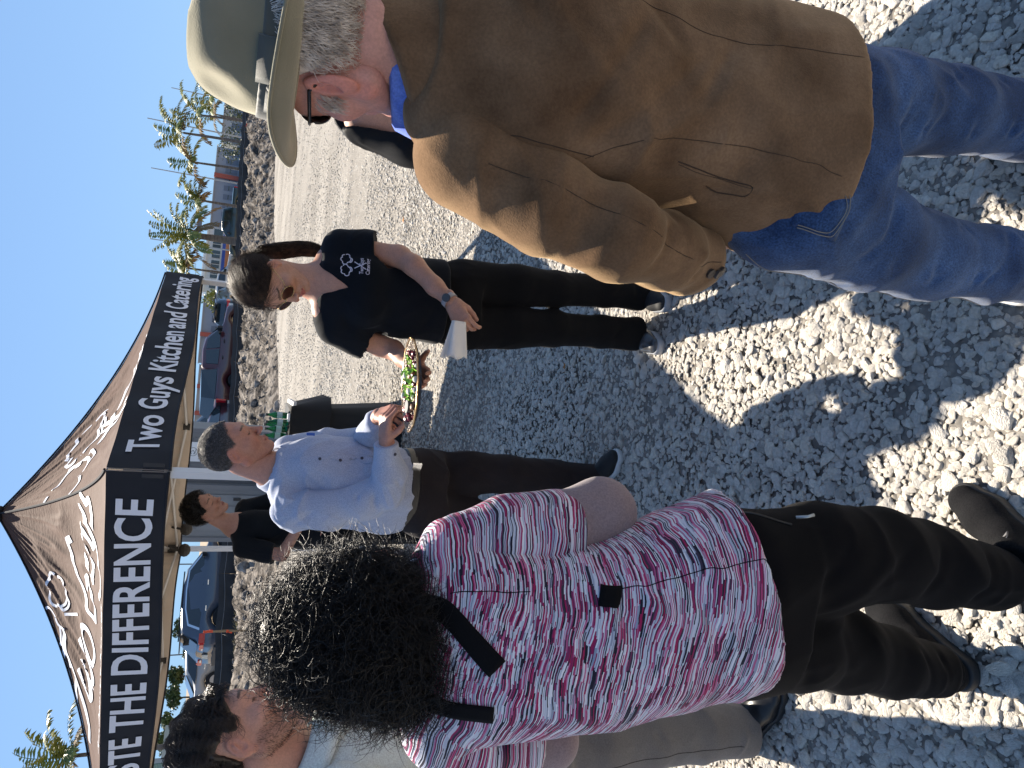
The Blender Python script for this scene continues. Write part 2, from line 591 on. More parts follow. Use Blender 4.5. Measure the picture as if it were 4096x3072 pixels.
def stone_mat():
    m = bpy.data.materials.new('limestone'); m.use_nodes = True
    nt = m.node_tree; N = nt.nodes; L = nt.links; b = N['Principled BSDF']
    b.inputs['Roughness'].default_value = 0.85
    b.inputs['Specular IOR Level'].default_value = 0.3
    oi = N.new('ShaderNodeObjectInfo')
    cr = N.new('ShaderNodeValToRGB')
    e = cr.color_ramp.elements
    e[0].position = 0; e[0].color = (0.55, 0.52, 0.47, 1)
    e[1].position = 1; e[1].color = (0.84, 0.79, 0.70, 1)
    for p_, c_ in ((0.07, (0.40, 0.37, 0.33, 1)), (0.10, (0.60, 0.56, 0.50, 1)), (0.5, (0.70, 0.66, 0.60, 1)), (0.9, (0.74, 0.67, 0.56, 1))):
        q = e.new(p_); q.color = c_
    L.new(oi.outputs['Random'], cr.inputs[0])
    tc = N.new('ShaderNodeTexCoord')
    no = N.new('ShaderNodeTexNoise'); no.inputs['Scale'].default_value = 2.6; no.inputs['Detail'].default_value = 5
    L.new(tc.outputs['Object'], no.inputs[0])
    r2 = N.new('ShaderNodeMapRange'); r2.inputs[1].default_value = 0.3; r2.inputs[2].default_value = 0.7; r2.inputs[3].default_value = 0.80; r2.inputs[4].default_value = 1.08
    L.new(no.outputs[0], r2.inputs[0])
    mx = N.new('ShaderNodeMix'); mx.data_type = 'RGBA'; mx.blend_type = 'MULTIPLY'; mx.inputs[0].default_value = 1
    L.new(cr.outputs[0], mx.inputs[6]); L.new(r2.outputs[0], mx.inputs[7])
    L.new(mx.outputs[2], b.inputs['Base Color'])
    bn = N.new('ShaderNodeTexNoise'); bn.inputs['Scale'].default_value = 9; bn.inputs['Detail'].default_value = 4
    L.new(tc.outputs['Object'], bn.inputs[0])
    bp = N.new('ShaderNodeBump'); bp.inputs['Strength'].default_value = 0.6; bp.inputs['Distance'].default_value = 0.08
    L.new(bn.outputs[0], bp.inputs['Height']); L.new(bp.outputs[0], b.inputs['Normal'])
    return m

M_gravel = gravel_mat()
M_stone = stone_mat()
M_dirt = mat('berm_dirt', (0.045, 0.038, 0.033), 0.95, spec=0.15, col2=(0.22, 0.195, 0.17), nscale=3.2, ndetail=8, lo=0.42, hi=0.62, bump=1.0, bscale=7, bdist=0.08)
M_tan = mat('tan_ground', (0.20, 0.16, 0.115), 0.95, spec=0.2, col2=(0.28, 0.23, 0.17), nscale=0.6, ndetail=8)

def berm_y(x):
    return np.minimum(22.6 + 1.508 * x, 31.65 + 1.03 * (x - 6)), 31.44 + 1.03 * x
def fence_z(x):
    return np.interp(x, [-14, -9, -0.4, 10, 17, 50], [0.42, 0.48, 0.6, 0.94, 1.0, 1.2])

# one sheet to the horizon, then the gravel pad above it
make('ground', [(-3000, -400, -0.3), (3000, -400, -0.3), (3000, 4500, -0.3), (-3000, 4500, -0.3)], [(0, 1, 2, 3)], M_tan, smooth=False)['kind'] = 'structure'
gx = np.linspace(-22, 60, 160); gy = np.linspace(-6, 92, 200)
GX, GY = np.meshgrid(gx, gy, indexing='ij')
P0 = np.stack([GX, GY, GX * 0], -1)
GZ = (fbm(P0 * 0.35, 4, 3) - 0.45) * 0.05 * np.clip((GY - 6) / 6, 0, 1)
nx, ny = len(gx), len(gy)
ii = np.arange(nx - 1)[:, None] * ny + np.arange(ny - 1)[None]
FQ = np.stack([ii, ii + ny, ii + ny + 1, ii + 1], -1).reshape(-1, 4)
o = make('gravel_ground', np.stack([GX, GY, GZ], -1).reshape(-1, 3), FQ, M_gravel); o['kind'] = 'structure'

# rubble berm: parametrised across its width
xs = np.linspace(-16, 50, 760); ts = np.linspace(-0.12, 1.25, 90)
XX, TT = np.meshgrid(xs, ts, indexing='ij')
Y1, Y2 = berm_y(XX)
Y2 = np.maximum(Y2, Y1 + 2.0)
YY = Y1 + (Y2 - Y1) * TT
fz = fence_z(XX)
hh = fz * np.clip(TT / 0.75, 0, 1) ** 0.8 - 0.06
PP = np.stack([XX, YY, XX * 0], -1)
lump = (fbm(PP * 0.9, 7, 5) - 0.45) * 1.1 + (1 - np.abs(2 * vnoise(PP * 2.1, 9) - 1)) ** 2 * 0.28 + (vnoise(PP * 5, 5) - 0.5) * 0.14
env = np.clip(TT / 0.2, 0, 1) * np.clip((0.97 - TT) / 0.12, 0, 1)
HZ = hh + lump * env * 0.75
HZ = np.where(TT > 1.0, fz - 0.02 - (TT - 1) * 0.6, HZ)
nx, ny = XX.shape
ii = np.arange(nx - 1)[:, None] * ny + np.arange(ny - 1)[None]
FQ = np.stack([ii, ii + ny, ii + ny + 1, ii + 1], -1).reshape(-1, 4)
o = make('dirt_berm', np.stack([XX, YY, HZ], -1).reshape(-1, 3), FQ, M_dirt); o['kind'] = 'structure'

# parking ground beyond the fence
pk = []
for x in (-260, -60, -16, 0, 17, 50, 260):
    y = berm_y(x)[1] if -16 <= x <= 50 else (14.9 if x < 0 else 83.0)
    pk += [(x, y + 0.6, 0.42), (x, 420, 0.42)]
make('parking_ground', pk, [(2 * i, 2 * i + 2, 2 * i + 3, 2 * i + 1) for i in range(6)], M_tan, smooth=False)['kind'] = 'structure'
M_grass = mat('grass_field', (0.08, 0.10, 0.04), 0.95, col2=(0.17, 0.17, 0.08), nscale=0.3, ndetail=6)
make('grass_verge', [(-200, 86, 0.43), (-22, 86, 0.43), (-22, 128, 0.43), (-200, 128, 0.43)], [(0, 1, 2, 3)], M_grass, smooth=False)['kind'] = 'structure'
M_conc = mat('kerb_concrete', (0.5, 0.48, 0.44), 0.8, col2=(0.4, 0.38, 0.35), nscale=3)
o = MB().box((-95, 84, 0.5), (150, 0.5, 0.2)).build('kerb', M_conc); o['kind'] = 'structure'

# ------------------------------------------------------------------ gravel stones (stuff, instanced)
def stone_mesh(seed, M_):
    r = np.random.default_rng(seed)
    s = SDF(0.16)
    s.ell((0, 0, 0), (1.0, 0.78, 0.62), k=0)
    v, f = s.mesh()
    v = v / np.abs(v).max()
    for _ in range(9):          # broken faces
        n = unit(r.normal(size=3)); d = r.uniform(0.42, 0.75)
        e = v @ n - d
        v = v - np.clip(e, 0, None)[:, None] * n * 0.9
    v = v * (1 + (vnoise(v * 1.6, seed) - 0.5)[:, None] * 0.25)
    me = bpy.data.meshes.new('gravel_stone')
    me.from_pydata(v.tolist(), [], f.tolist()); me.update()
    me.polygons.foreach_set('use_smooth', np.ones(len(me.polygons), bool))
    me.materials.append(M_)
    return bpy.data.objects.new('gravel_stone', me)

def scatter(name, pts, rot, scl, objs, label):
    c = bpy.data.collections.new(name + '_pieces')
    for o_ in objs: c.objects.link(o_)
    me = bpy.data.meshes.new(name)
    me.vertices.add(len(pts)); me.vertices.foreach_set('co', pts.ravel())
    a = me.attributes.new('rot', 'FLOAT_VECTOR', 'POINT'); a.data.foreach_set('vector', rot.ravel())
    a = me.attributes.new('scl', 'FLOAT_VECTOR', 'POINT'); a.data.foreach_set('vector', scl.ravel())
    a = me.attributes.new('pick', 'INT', 'POINT'); a.data.foreach_set('value', RNG.integers(0, len(objs), len(pts)).astype(np.int32))
    o_ = bpy.data.objects.new(name, me); COL.objects.link(o_)
    ng = bpy.data.node_groups.new(name, 'GeometryNodeTree')
    ng.interface.new_socket('Geometry', in_out='INPUT', socket_type='NodeSocketGeometry')
    ng.interface.new_socket('Geometry', in_out='OUTPUT', socket_type='NodeSocketGeometry')
    N = ng.nodes; L = ng.links
    gi = N.new('NodeGroupInput'); go = N.new('NodeGroupOutput')
    ip = N.new('GeometryNodeInstanceOnPoints'); ci = N.new('GeometryNodeCollectionInfo')
    ci.inputs['Collection'].default_value = c
    ci.inputs['Separate Children'].default_value = True
    ci.inputs['Reset Children'].default_value = True
    ip.inputs['Pick Instance'].default_value = True
    def attr(nm, ty):
        n_ = N.new('GeometryNodeInputNamedAttribute'); n_.data_type = ty; n_.inputs[0].default_value = nm
        return [s_ for s_ in n_.outputs if s_.enabled][0]
    L.new(gi.outputs[0], ip.inputs['Points']); L.new(ci.outputs[0], ip.inputs['Instance'])
    L.new(attr('pick', 'INT'), ip.inputs['Instance Index'])
    L.new(attr('rot', 'FLOAT_VECTOR'), ip.inputs['Rotation'])
    L.new(attr('scl', 'FLOAT_VECTOR'), ip.inputs['Scale'])
    L.new(ip.outputs[0], go.inputs[0])
    md = o_.modifiers.new('scatter', 'NODES'); md.node_group = ng
    return tag(o_, label, 'gravel', kind='stuff')

stones = [stone_mesh(100 + i, M_stone) for i in range(14)]
pts = []
for (ya, yb, dens) in ((-0.6, 2.2, 6400), (2.2, 4.5, 4700), (4.5, 7.5, 2000), (7.5, 13.0, 650), (13.0, 21.0, 200), (21.0, 30.0, 70)):
    x1 = 0.75 * yb + 0.9
    n_ = int(2 * x1 * (yb - ya) * dens)
    q = np.stack([RNG.uniform(-x1, x1, n_), RNG.uniform(ya, yb, n_), np.zeros(n_)], 1)
    pts.append(q)
pts = np.concatenate(pts)
n_ = len(pts)
base = np.clip(RNG.lognormal(math.log(0.0095), 0.42, n_), 0.0042, 0.028)
mound = (fbm(pts * np.array([1.6, 1.6, 1]), 21, 3) - 0.45) * 0.05
pts[:, 2] = base * RNG.uniform(-0.05, 0.25, n_) + RNG.uniform(0, 0.0035, n_) + np.clip(mound, -0.004, 0.02)
rot = np.stack([RNG.uniform(-0.4, 0.4, n_), RNG.uniform(-0.4, 0.4, n_), RNG.uniform(0, 6.283, n_)], 1)
scl = base[:, None] * RNG.uniform(0.8, 1.25, (n_, 3)) * np.array([1.1, 1.1, 0.62])
scatter('gravel_stones', pts, rot, scl, stones, 'pale crushed limestone gravel covering the ground underfoot')

# rubble lumps on the berm
n_ = 5200
bx_ = RNG.uniform(-14, 16, n_); bt_ = RNG.uniform(-0.06, 0.98, n_)
by1, by2 = berm_y(bx_); by2 = np.maximum(by2, by1 + 2)
ix = np.clip(((bx_ + 16) / 66 * 759).astype(int), 0, 759); it_ = np.clip(((bt_ + 0.12) / 1.37 * 89).astype(int), 0, 89)
bz = HZ[ix, it_]
bs = np.clip(RNG.lognormal(math.log(0.035), 0.6, n_), 0.012, 0.22)
pts = np.stack([bx_, by1 + (by2 - by1) * bt_, bz + bs * 0.2], 1)
rot = RNG.uniform(0, 6.28, (n_, 3)); scl = bs[:, None] * RNG.uniform(0.7, 1.3, (n_, 3))
M_rub = mat('rubble', (0.08, 0.07, 0.062), 0.95, spec=0.15, col2=(0.34, 0.31, 0.28), nscale=1.1, bump=0.5, bscale=6, bdist=0.1)
scatter('berm_rubble', pts, rot, scl, [stone_mesh(200 + i, M_rub) for i in range(6)], 'broken rubble lumps lying on the dirt berm')

# dry weeds along the fence foot
def weeds(spots, name, label):
    allp = []
    for (x, y, z, r, hgt, n) in spots:
        a = RNG.uniform(0, 6.28, n); rr = r * RNG.uniform(0, 1, n) ** 0.5
        base_ = np.stack([x + rr * np.cos(a), y + rr * np.sin(a), np.full(n, z)], 1)
        dirv = RNG.normal(0, 0.35, (n, 3)); dirv[:, 2] = RNG.uniform(0.6, 1, n)
        t = np.linspace(0, 1, 5)[None, :, None]
        allp.append(base_[:, None] + dirv[:, None] * t * hgt * RNG.uniform(0.5, 1, (n, 1, 1)) + np.array([0.25, 0, -0.3]) * hgt * t ** 2)
    v, f = strands(np.concatenate(allp), 0.006)
    m_ = mat('dry_weed', (0.34, 0.27, 0.15), 0.9, col2=(0.22, 0.20, 0.09), nscale=1.5)
    return tag(make(name, v, f, m_), label, 'weeds', kind='stuff')
sp = []
for x in (-8.6, -7.8, -7.1, -5.2, -2.2, -0.3, 0.8, -1.2, 3.1, 6.2, -9.6):
    y2 = berm_y(x)[1]
    sp.append((x, y2 - 0.6, fence_z(x) - 0.05, 0.5, 0.3, 90))
weeds(sp, 'dry_weeds', 'dry tan weeds growing along the foot of the silt fence')

# ------------------------------------------------------------------ silt fence
M_silt = mat('silt_fabric', (0.018, 0.02, 0.024), 0.7, bump=0.5, bscale=40, col2=(0.03, 0.032, 0.036), nscale=3)
M_wood = mat('stake_wood', (0.36, 0.25, 0.14), 0.85, col2=(0.26, 0.18, 0.10), nscale=9, stretch=(1, 1, 0.15))
fx0 = -15.0
sf = empty('silt_fence', (fx0, berm_y(fx0)[1], 0.42), 'low black silt fence of sagging fabric running along the top of the berm', 'fence')
k = 0
x = fx0
while x < 30:
    x1 = x + 1.35
    n = 12
    Vv, Ff = [], []
    for i in range(n + 1):
        t = i / n; xx = x + (x1 - x) * t
        yy = berm_y(xx)[1]; z0 = float(fence_z(xx)); hgt = 0.56 - 0.05 * math.sin(math.pi * t) + random.uniform(-0.008, 0.008)
        
        by = 0.05 * math.sin(3 * math.pi * t + k)
        for j in range(5):
            Vv.append((xx, yy - by * math.sin(math.pi * j / 4), z0 - 0.03 + hgt * j / 4))
        Vv.append((xx, yy + 0.02, z0 + hgt + 0.02))
    for i in range(n):
        for j in range(5):
            Ff.append((i * 6 + j, (i + 1) * 6 + j, (i + 1) * 6 + j + 1, i * 6 + j + 1))
    make('fabric_panel', Vv, Ff, M_silt, sf)
    # pale hem cord
    MB().tube([(x + (x1 - x) * i / n, berm_y(x + (x1 - x) * i / n)[1] - 0.03, float(fence_z(x + (x1 - x) * i / n)) + 0.40 - 0.05 * math.sin(math.pi * i / n)) for i in range(n + 1)], 0.009, 4).build('hem_cord', mat('hem_cord', (0.2, 0.2, 0.2), 0.6), sf)
    yy = berm_y(x)[1]
    MB().box((x, yy + 0.05, float(fence_z(x)) + 0.22), (0.035, 0.035, 0.66)).build('post', M_wood, sf)
    x = x1; k += 1

M_orange = mat('marking_tape', (0.85, 0.10, 0.03), 0.5)
st = empty('survey_stake', (-6.14, 17.0, 0.3), 'wooden survey stake with orange tape standing in front of the silt fence', 'stake')
MB().box((-6.13, 17, 0.78), (0.045, 0.02, 1.36), ry=0.02).build('stake_shaft', M_wood, st)
b_ = MB()
for i in range(7):
    b_.box((-6.115 + 0.006 * math.sin(i), 17, 1.30 + i * 0.028), (0.052, 0.027, 0.03), ry=0.3 * math.sin(i * 2.1))
b_.build('top_tape', M_orange, st)
MB().box((-6.125, 16.99, 0.98), (0.055, 0.03, 0.05)).box((-6.15, 16.98, 0.93), (0.02, 0.01, 0.1), ry=0.3).build('lower_tape', M_orange, st)
M_redflag = mat('red_flag', (0.7, 0.04, 0.03), 0.6)
for i, (fx_, fy_, fzb) in enumerate(((13.2, 43.6, 0.85), (7.4, 37.6, 0.5))):
    t_ = empty('marker_flag', (fx_, fy_, fzb), ('small red marker flag at the foot of the silt fence far right', 'small red marker flag low on the rubble berm')[i], 'flag', 'red marker flags on the berm')
    MB().tube([(fx_, fy_, fzb), (fx_ + 0.02, fy_, fzb + 0.5)], 0.008, 5).build('wire', M_wood, t_)
    MB().add([(fx_, fy_, fzb + 0.5), (fx_ + 0.22, fy_, fzb + 0.43), (fx_ + 0.02, fy_ + 0.01, fzb + 0.30), (fx_, fy_ + 0.03, fzb + 0.5), (fx_ + 0.22, fy_ + 0.03, fzb + 0.43), (fx_ + 0.02, fy_ + 0.04, fzb + 0.30)], [(0, 1, 2), (3, 5, 4), (0, 3, 4, 1), (1, 4, 5, 2)]).build('pennant', M_redflag, t_)

# ================================================================== VEHICLES
M_glass = mat('car_glass', (0.02, 0.03, 0.035), 0.05, spec=0.8, coat=0.5)
M_tyre = mat('tyre_rubber', (0.015, 0.015, 0.016), 0.85)
M_rim = mat('alloy_rim', (0.45, 0.46, 0.48), 0.3, metal=0.8)
M_plate = mat('number_plate', (0.7, 0.7, 0.66), 0.5, col2=(0.35, 0.42, 0.38), nscale=24)
M_tail = mat('tail_lens', (0.55, 0.01, 0.02), 0.15, coat=0.6)
M_clear = mat('lamp_lens', (0.75, 0.75, 0.72), 0.15, coat=0.6)
M_chrome = mat('chrome_trim', (0.75, 0.77, 0.8), 0.15, metal=1.0)
M_trim = mat('black_trim', (0.02, 0.02, 0.022), 0.5)

def paint(name, c):
    return mat(name, c, 0.28, spec=0.6, coat=0.9)

def lerp(a, b, t): return a + (b - a) * t

def vehicle(name, label, loc, rz, st, paint_m, wheels, wr, wid, parts, group='vehicles parked beyond the silt fence', cat='car'):
    """st: stations (x, zbot, zbelt, ztop, wbelt, wtop); +x is the front; parts(t) adds the rest in local coordinates"""
    t = empty(name, loc, label, cat, group, rz)
    Vv, Ff = [], []
    # densify stations
    S_ = []
    for a, b in zip(st[:-1], st[1:]):
        k = max(1, int((b[0] - a[0]) / 0.18))
        for i in range(k):
            S_.append([lerp(p, q, i / k) for p, q in zip(a, b)])
    S_.append(list(st[-1]))
    for (x_, zb, zl, zt, wb, wt) in S_:
        for (wx, wr_) in wheels:
            d = abs(x_ - wx)
            if d < wr_ * 1.15:
                zb = max(zb, math.sqrt(max(0, (wr_ * 1.15) ** 2 - d * d)) + wr_ * 0.95)
        zb = min(zb, zl - 0.08)
        row = [(0, zb), (wb * 0.88, zb), (wb * 0.98, lerp(zb, zl, 0.18)), (wb, lerp(zb, zl, 0.55)), (wb * 0.985, lerp(zb, zl, 0.85)), (wb * 0.94, zl)]
        if zt > zl + 0.05:
            row += [(lerp(wb * 0.93, wt, 0.5), lerp(zl, zt, 0.55)), (wt, zt - 0.05), (wt * 0.9, zt), (0, zt + 0.015)]
        else:
            row += [(wb * 0.9, zl + 0.012), (wb * 0.8, zl + 0.02), (wb * 0.5, zl + 0.03), (0, zl + 0.035)]
        for y_, z_ in row: Vv.append((x_, y_, z_))
        for y_, z_ in reversed(row): Vv.append((x_, -y_, z_))
    R_ = 20
    for i in range(len(S_) - 1):
        for j in range(R_):
            j2 = (j + 1) % R_
            Ff.append((i * R_ + j, (i + 1) * R_ + j, (i + 1) * R_ + j2, i * R_ + j2))
    Ff.append(tuple(range(R_))); Ff.append(tuple((len(S_) - 1) * R_ + j for j in reversed(range(R_))))
    make('body', Vv, Ff, paint_m, t, world=False)
    for (wx, wr_) in wheels:
        for sy in (-1, 1):
            wo_ = MB().tube([(wx, sy * (wid - 0.22), wr_), (wx, sy * (wid - 0.19), wr_), (wx, sy * (wid - 0.03), wr_), (wx, sy * wid, wr_)], [wr_ * 0.86, wr_, wr_, wr_ * 0.88], 24).build('wheel', M_tyre, t, world=False)
            rm = MB().tube([(wx, sy * (wid - 0.01), wr_), (wx, sy * (wid + 0.012), wr_)], [wr_ * 0.62, wr_ * 0.58], 16)
            rm.tube([(wx, sy * (wid + 0.01), wr_), (wx, sy * (wid + 0.03), wr_)], [wr_ * 0.18, wr_ * 0.15], 10)
            rm.build('rim', M_rim, wo_, world=False)
    parts(t)
    return t

def side_glass(t, poly, y0, y1, z0, z1, name='side_window', m=None, off=0.012):
    """flat pane following the tumblehome between (y0,z0) and (y1,z1); poly in (x,z)"""
    for s in (-1, 1):
        v = []
        for (x_, z_) in poly:
            q = (z_ - z0) / (z1 - z0)
            v.append((x_, s * (lerp(y0, y1, q) + off), z_))
        for (x_, z_) in poly:
            q = (z_ - z0) / (z1 - z0)
            v.append((x_, s * (lerp(y0, y1, q) + off - 0.03), z_))
        n = len(poly)
        f = [tuple(range(n)), tuple(range(2 * n - 1, n - 1, -1))] + [(i, i + n, (i + 1) % n + n, (i + 1) % n) for i in range(n)]
        if s < 0: f = [tuple(reversed(q)) for q in f]
        make(name, v, f, m or M_glass, t, smooth=False, world=False)

def end_pane(t, x0, z0, x1, z1, w0, w1, name, m=None, off=0.015, thick=0.02):
    v = [(x0, -w0, z0), (x0, w0, z0), (x1, w1, z1), (x1, -w1, z1)]
    n = Vector((z1 - z0, 0, -(x1 - x0))).normalized()
    if (x0 > 0 and n.x < 0) or (x0 < 0 and n.x > 0): n = -n
    v = [Vector(q) + n * off for q in v]
    v2 = [q - n * thick for q in v]
    make(name, [tuple(q) for q in v + v2], [(0, 1, 2, 3), (7, 6, 5, 4), (0, 4, 5, 1), (1, 5, 6, 2), (2, 6, 7, 3), (3, 7, 4, 0)], m or M_glass, t, smooth=False, world=False)

def bxp(t, name, m, *boxes):
    b = MB()
    for c, s in boxes: b.box(c, s)
    return b.build(name, m, t, world=False)

def suv_parts(t):
    side_glass(t, [(-1.75, 1.10), (-1.55, 1.42), (-1.0, 1.53), (-0.35, 1.56), (0.35, 1.52), (0.95, 1.12), (0.2, 1.08), (-1.2, 1.06)], 0.86, 0.66, 1.05, 1.6)
    side_glass(t, [(-1.8, 1.08), (-1.58, 1.44), (-1.0, 1.56), (-0.35, 1.59), (0.36, 1.55), (1.02, 1.12), (1.0, 1.08), (0.34, 1.51), (-0.35, 1.55), (-1.0, 1.52), (-1.52, 1.41), (-1.72, 1.08)], 0.86, 0.66, 1.05, 1.6, 'window_trim', M_chrome, 0.02)
    end_pane(t, -2.18, 1.10, -1.78, 1.52, 0.70, 0.55, 'rear_window')
    end_pane(t, 1.15, 1.10, 0.45, 1.54, 0.74, 0.6, 'windscreen')
    for s in (-1, 1):
        bxp(t, 'tail_light', M_tail, ((-2.22, s * 0.66, 0.98), (0.14, 0.42, 0.12)), ((-2.08, s * 0.86, 0.99), (0.32, 0.10, 0.17)))
        bxp(t, 'reverse_light', M_clear, ((-2.285, s * 0.5, 0.955), (0.03, 0.2, 0.05)))
        bxp(t, 'headlight', M_clear, ((2.12, s * 0.72, 0.82), (0.25, 0.3, 0.14)))
        bxp(t, 'mirror', M_trim, ((0.85, s * 0.98, 1.12), (0.14, 0.2, 0.14)))
        bxp(t, 'door_handle', M_chrome, ((-0.2, s * 0.925, 0.93), (0.18, 0.03, 0.03))); bxp(t, 'door_handle', M_chrome, ((-1.1, s * 0.925, 0.94), (0.18, 0.03, 0.03)))
        bxp(t, 'roof_rail', M_trim, ((-0.6, s * 0.6, 1.68), (1.9, 0.04, 0.04)))
    bxp(t, 'rear_bumper', M_trim, ((-2.25, 0, 0.5), (0.2, 1.6, 0.24)))
    bxp(t, 'number_plate', M_plate, ((-2.33, 0, 0.84), (0.02, 0.32, 0.17)))
    bxp(t, 'spoiler', M_trim, ((-1.86, 0, 1.62), (0.24, 1.1, 0.035)))

SUV = [(-2.3, 0.42, 0.75, 0, 0.72, 0.5), (-2.24, 0.36, 1.05, 0, 0.84, 0.6), (-2.1, 0.34, 1.08, 1.16, 0.9, 0.66), (-1.72, 0.3, 1.06, 1.60, 0.92, 0.60), (-1.0, 0.27, 1.05, 1.66, 0.93, 0.64), (-0.2, 0.27, 1.04, 1.67, 0.93, 0.66), (0.45, 0.27, 1.05, 1.60, 0.93, 0.64), (1.15, 0.3, 1.04, 1.12, 0.92, 0.72), (1.35, 0.3, 1.02, 0, 0.9, 0.6), (1.95, 0.34, 0.94, 0, 0.86, 0.6), (2.2, 0.42, 0.78, 0, 0.74, 0.5)]
SED = [(-2.35, 0.42, 0.8, 0, 0.68, 0.5), (-2.25, 0.34, 0.98, 0, 0.82, 0.6), (-1.75, 0.28, 1.0, 1.03, 0.88, 0.66), (-1.0, 0.24, 0.96, 1.38, 0.9, 0.56), (-0.2, 0.24, 0.95, 1.45, 0.9, 0.6), (0.4, 0.24, 0.95, 1.38, 0.9, 0.58), (1.2, 0.26, 0.94, 1.0, 0.89, 0.7), (1.4, 0.28, 0.92, 0, 0.88, 0.6), (2.05, 0.32, 0.82, 0, 0.84, 0.6), (2.3, 0.4, 0.66, 0, 0.7, 0.5)]
PCK = [(-2.85, 0.62, 1.12, 0, 0.86, 0.5), (-2.8, 0.55, 1.22, 0, 0.93, 0.6), (-1.15, 0.48, 1.22, 0, 0.95, 0.6), (-1.1, 0.45, 1.20, 1.62, 0.95, 0.66), (-0.95, 0.42, 1.18, 1.86, 0.95, 0.68), (0.0, 0.42, 1.16, 1.90, 0.95, 0.70), (0.7, 0.42, 1.15, 1.82, 0.95, 0.68), (1.35, 0.42, 1.15, 1.25, 0.95, 0.78), (1.5, 0.42, 1.14, 0, 0.95, 0.6), (2.5, 0.48, 1.06, 0, 0.92, 0.6), (2.75, 0.55, 0.9, 0, 0.84, 0.5)]

def pick_parts(lid):
    def f(t):
        side_glass(t, [(-0.95, 1.24), (-0.85, 1.70), (-0.1, 1.76), (-0.1, 1.22)], 0.9, 0.7, 1.2, 1.85)
        side_glass(t, [(-0.02, 1.22), (-0.02, 1.76), (0.55, 1.72), (1.15, 1.25)], 0.9, 0.7, 1.2, 1.85)
        end_pane(t, -1.13, 1.30, -1.0, 1.74, 0.7, 0.6, 'rear_window')
        end_pane(t, 1.4, 1.27, 0.74, 1.76, 0.78, 0.62, 'windscreen')
        bxp(t, 'number_plate', M_plate, ((-2.93, 0, 0.9), (0.02, 0.34, 0.17)))
        bxp(t, 'rear_bumper', M_chrome, ((-2.92, 0, 0.66), (0.16, 1.8, 0.16)))
        bxp(t, 'tailgate', MATS[lid[1]], ((-2.875, 0, 0.95), (0.03, 1.5, 0.44)))
        for s in (-1, 1):
            bxp(t, 'tail_light', M_tail, ((-2.85, s * 0.86, 1.0), (0.08, 0.13, 0.36)))
            bxp(t, 'headlight', M_clear, ((2.66, s * 0.7, 0.92), (0.14, 0.34, 0.18)))
            bxp(t, 'mirror', M_trim, ((0.95, s * 1.06, 1.28), (0.12, 0.22, 0.2)))
            bxp(t, 'door_handle', M_trim, ((-0.6, s * 0.955, 1.08), (0.16, 0.03, 0.04))); bxp(t, 'door_handle', M_trim, ((0.35, s * 0.955, 1.07), (0.16, 0.03, 0.04)))
        if lid[0]:
            MB().add([(-2.75, -0.8, 1.25), (-2.75, 0.8, 1.25), (-2.55, 0.62, 1.78), (-2.55, -0.62, 1.78), (-1.15, -0.8, 1.25), (-1.15, 0.8, 1.25), (-1.15, 0.66, 1.86), (-1.15, -0.66, 1.86)],
                     [(0, 3, 2, 1), (4, 5, 6, 7), (0, 4, 7, 3), (1, 2, 6, 5), (3, 7, 6, 2), (0, 1, 5, 4)]).build('bed_cap', M_glass, t, world=False)
    return f

def sedan_parts(t):
    side_glass(t, [(-1.55, 1.0), (-0.95, 1.30), (-0.2, 1.37), (0.35, 1.31), (1.0, 1.0)], 0.86, 0.6, 0.98, 1.42)
    end_pane(t, -1.78, 1.04, -1.05, 1.35, 0.7, 0.52, 'rear_window')
    end_pane(t, 1.22, 1.02, 0.45, 1.36, 0.74, 0.55, 'windscreen')
    for s in (-1, 1):
        bxp(t, 'tail_light', M_tail, ((-2.28, s * 0.66, 0.88), (0.1, 0.3, 0.13)))
        bxp(t, 'headlight', M_clear, ((2.16, s * 0.66, 0.7), (0.2, 0.3, 0.12)))
        bxp(t, 'mirror', M_trim, ((0.85, s * 0.97, 1.0), (0.12, 0.18, 0.12)))
    bxp(t, 'number_plate', M_plate, ((-2.37, 0, 0.66), (0.02, 0.34, 0.15)))

GZ0 = 0.42
W2 = lambda a, r: [(-a, r), (a + 0.05, r)]
vehicle('parked_suv', 'dark blue grey hatchback with red tail light and chrome window line, left of the toilets', (-7.95, 26.2, GZ0), math.radians(42), SUV, paint('blue_grey_paint', (0.055, 0.075, 0.11)), W2(1.36, 0.36), 0.36, 0.93, suv_parts)
mp_ = paint('maroon_paint', (0.07, 0.014, 0.018))
vehicle('pickup_truck', 'maroon pickup truck with a dark cab seen under the canopy edge', (-0.15, 34.0, GZ0), math.radians(40), PCK, mp_, W2(1.75, 0.40), 0.40, 0.95, pick_parts((True, 'maroon_paint')), cat='truck')
vehicle('parked_sedan', 'silver blue sedan parked left of the maroon pickup', (-2.3, 34.0, GZ0), math.radians(48), SED, paint('silver_blue_paint', (0.22, 0.27, 0.33)), W2(1.4, 0.33), 0.33, 0.9, sedan_parts)
vehicle('parked_sedan', 'dark red sedan half hidden behind the head of the man in the blue shirt', (-3.1, 31.5, GZ0), math.radians(60), SED, paint('dull_red_paint', (0.06, 0.02, 0.025)), W2(1.4, 0.33), 0.33, 0.9, sedan_parts)
vehicle('parked_suv', 'black sport utility car parked just right of the maroon pickup', (3.0, 44.0, GZ0), math.radians(70), SUV, paint('black_paint', (0.012, 0.014, 0.018)), W2(1.36, 0.40), 0.40, 0.93, suv_parts)
wp_ = paint('white_paint', (0.6, 0.6, 0.58))
vehicle('pickup_truck', 'white pickup truck far back beyond the server\'s head', (6.2, 66.0, GZ0), math.radians(15), PCK, wp_, W2(1.75, 0.40), 0.40, 0.95, pick_parts((False, 'white_paint')), cat='truck')
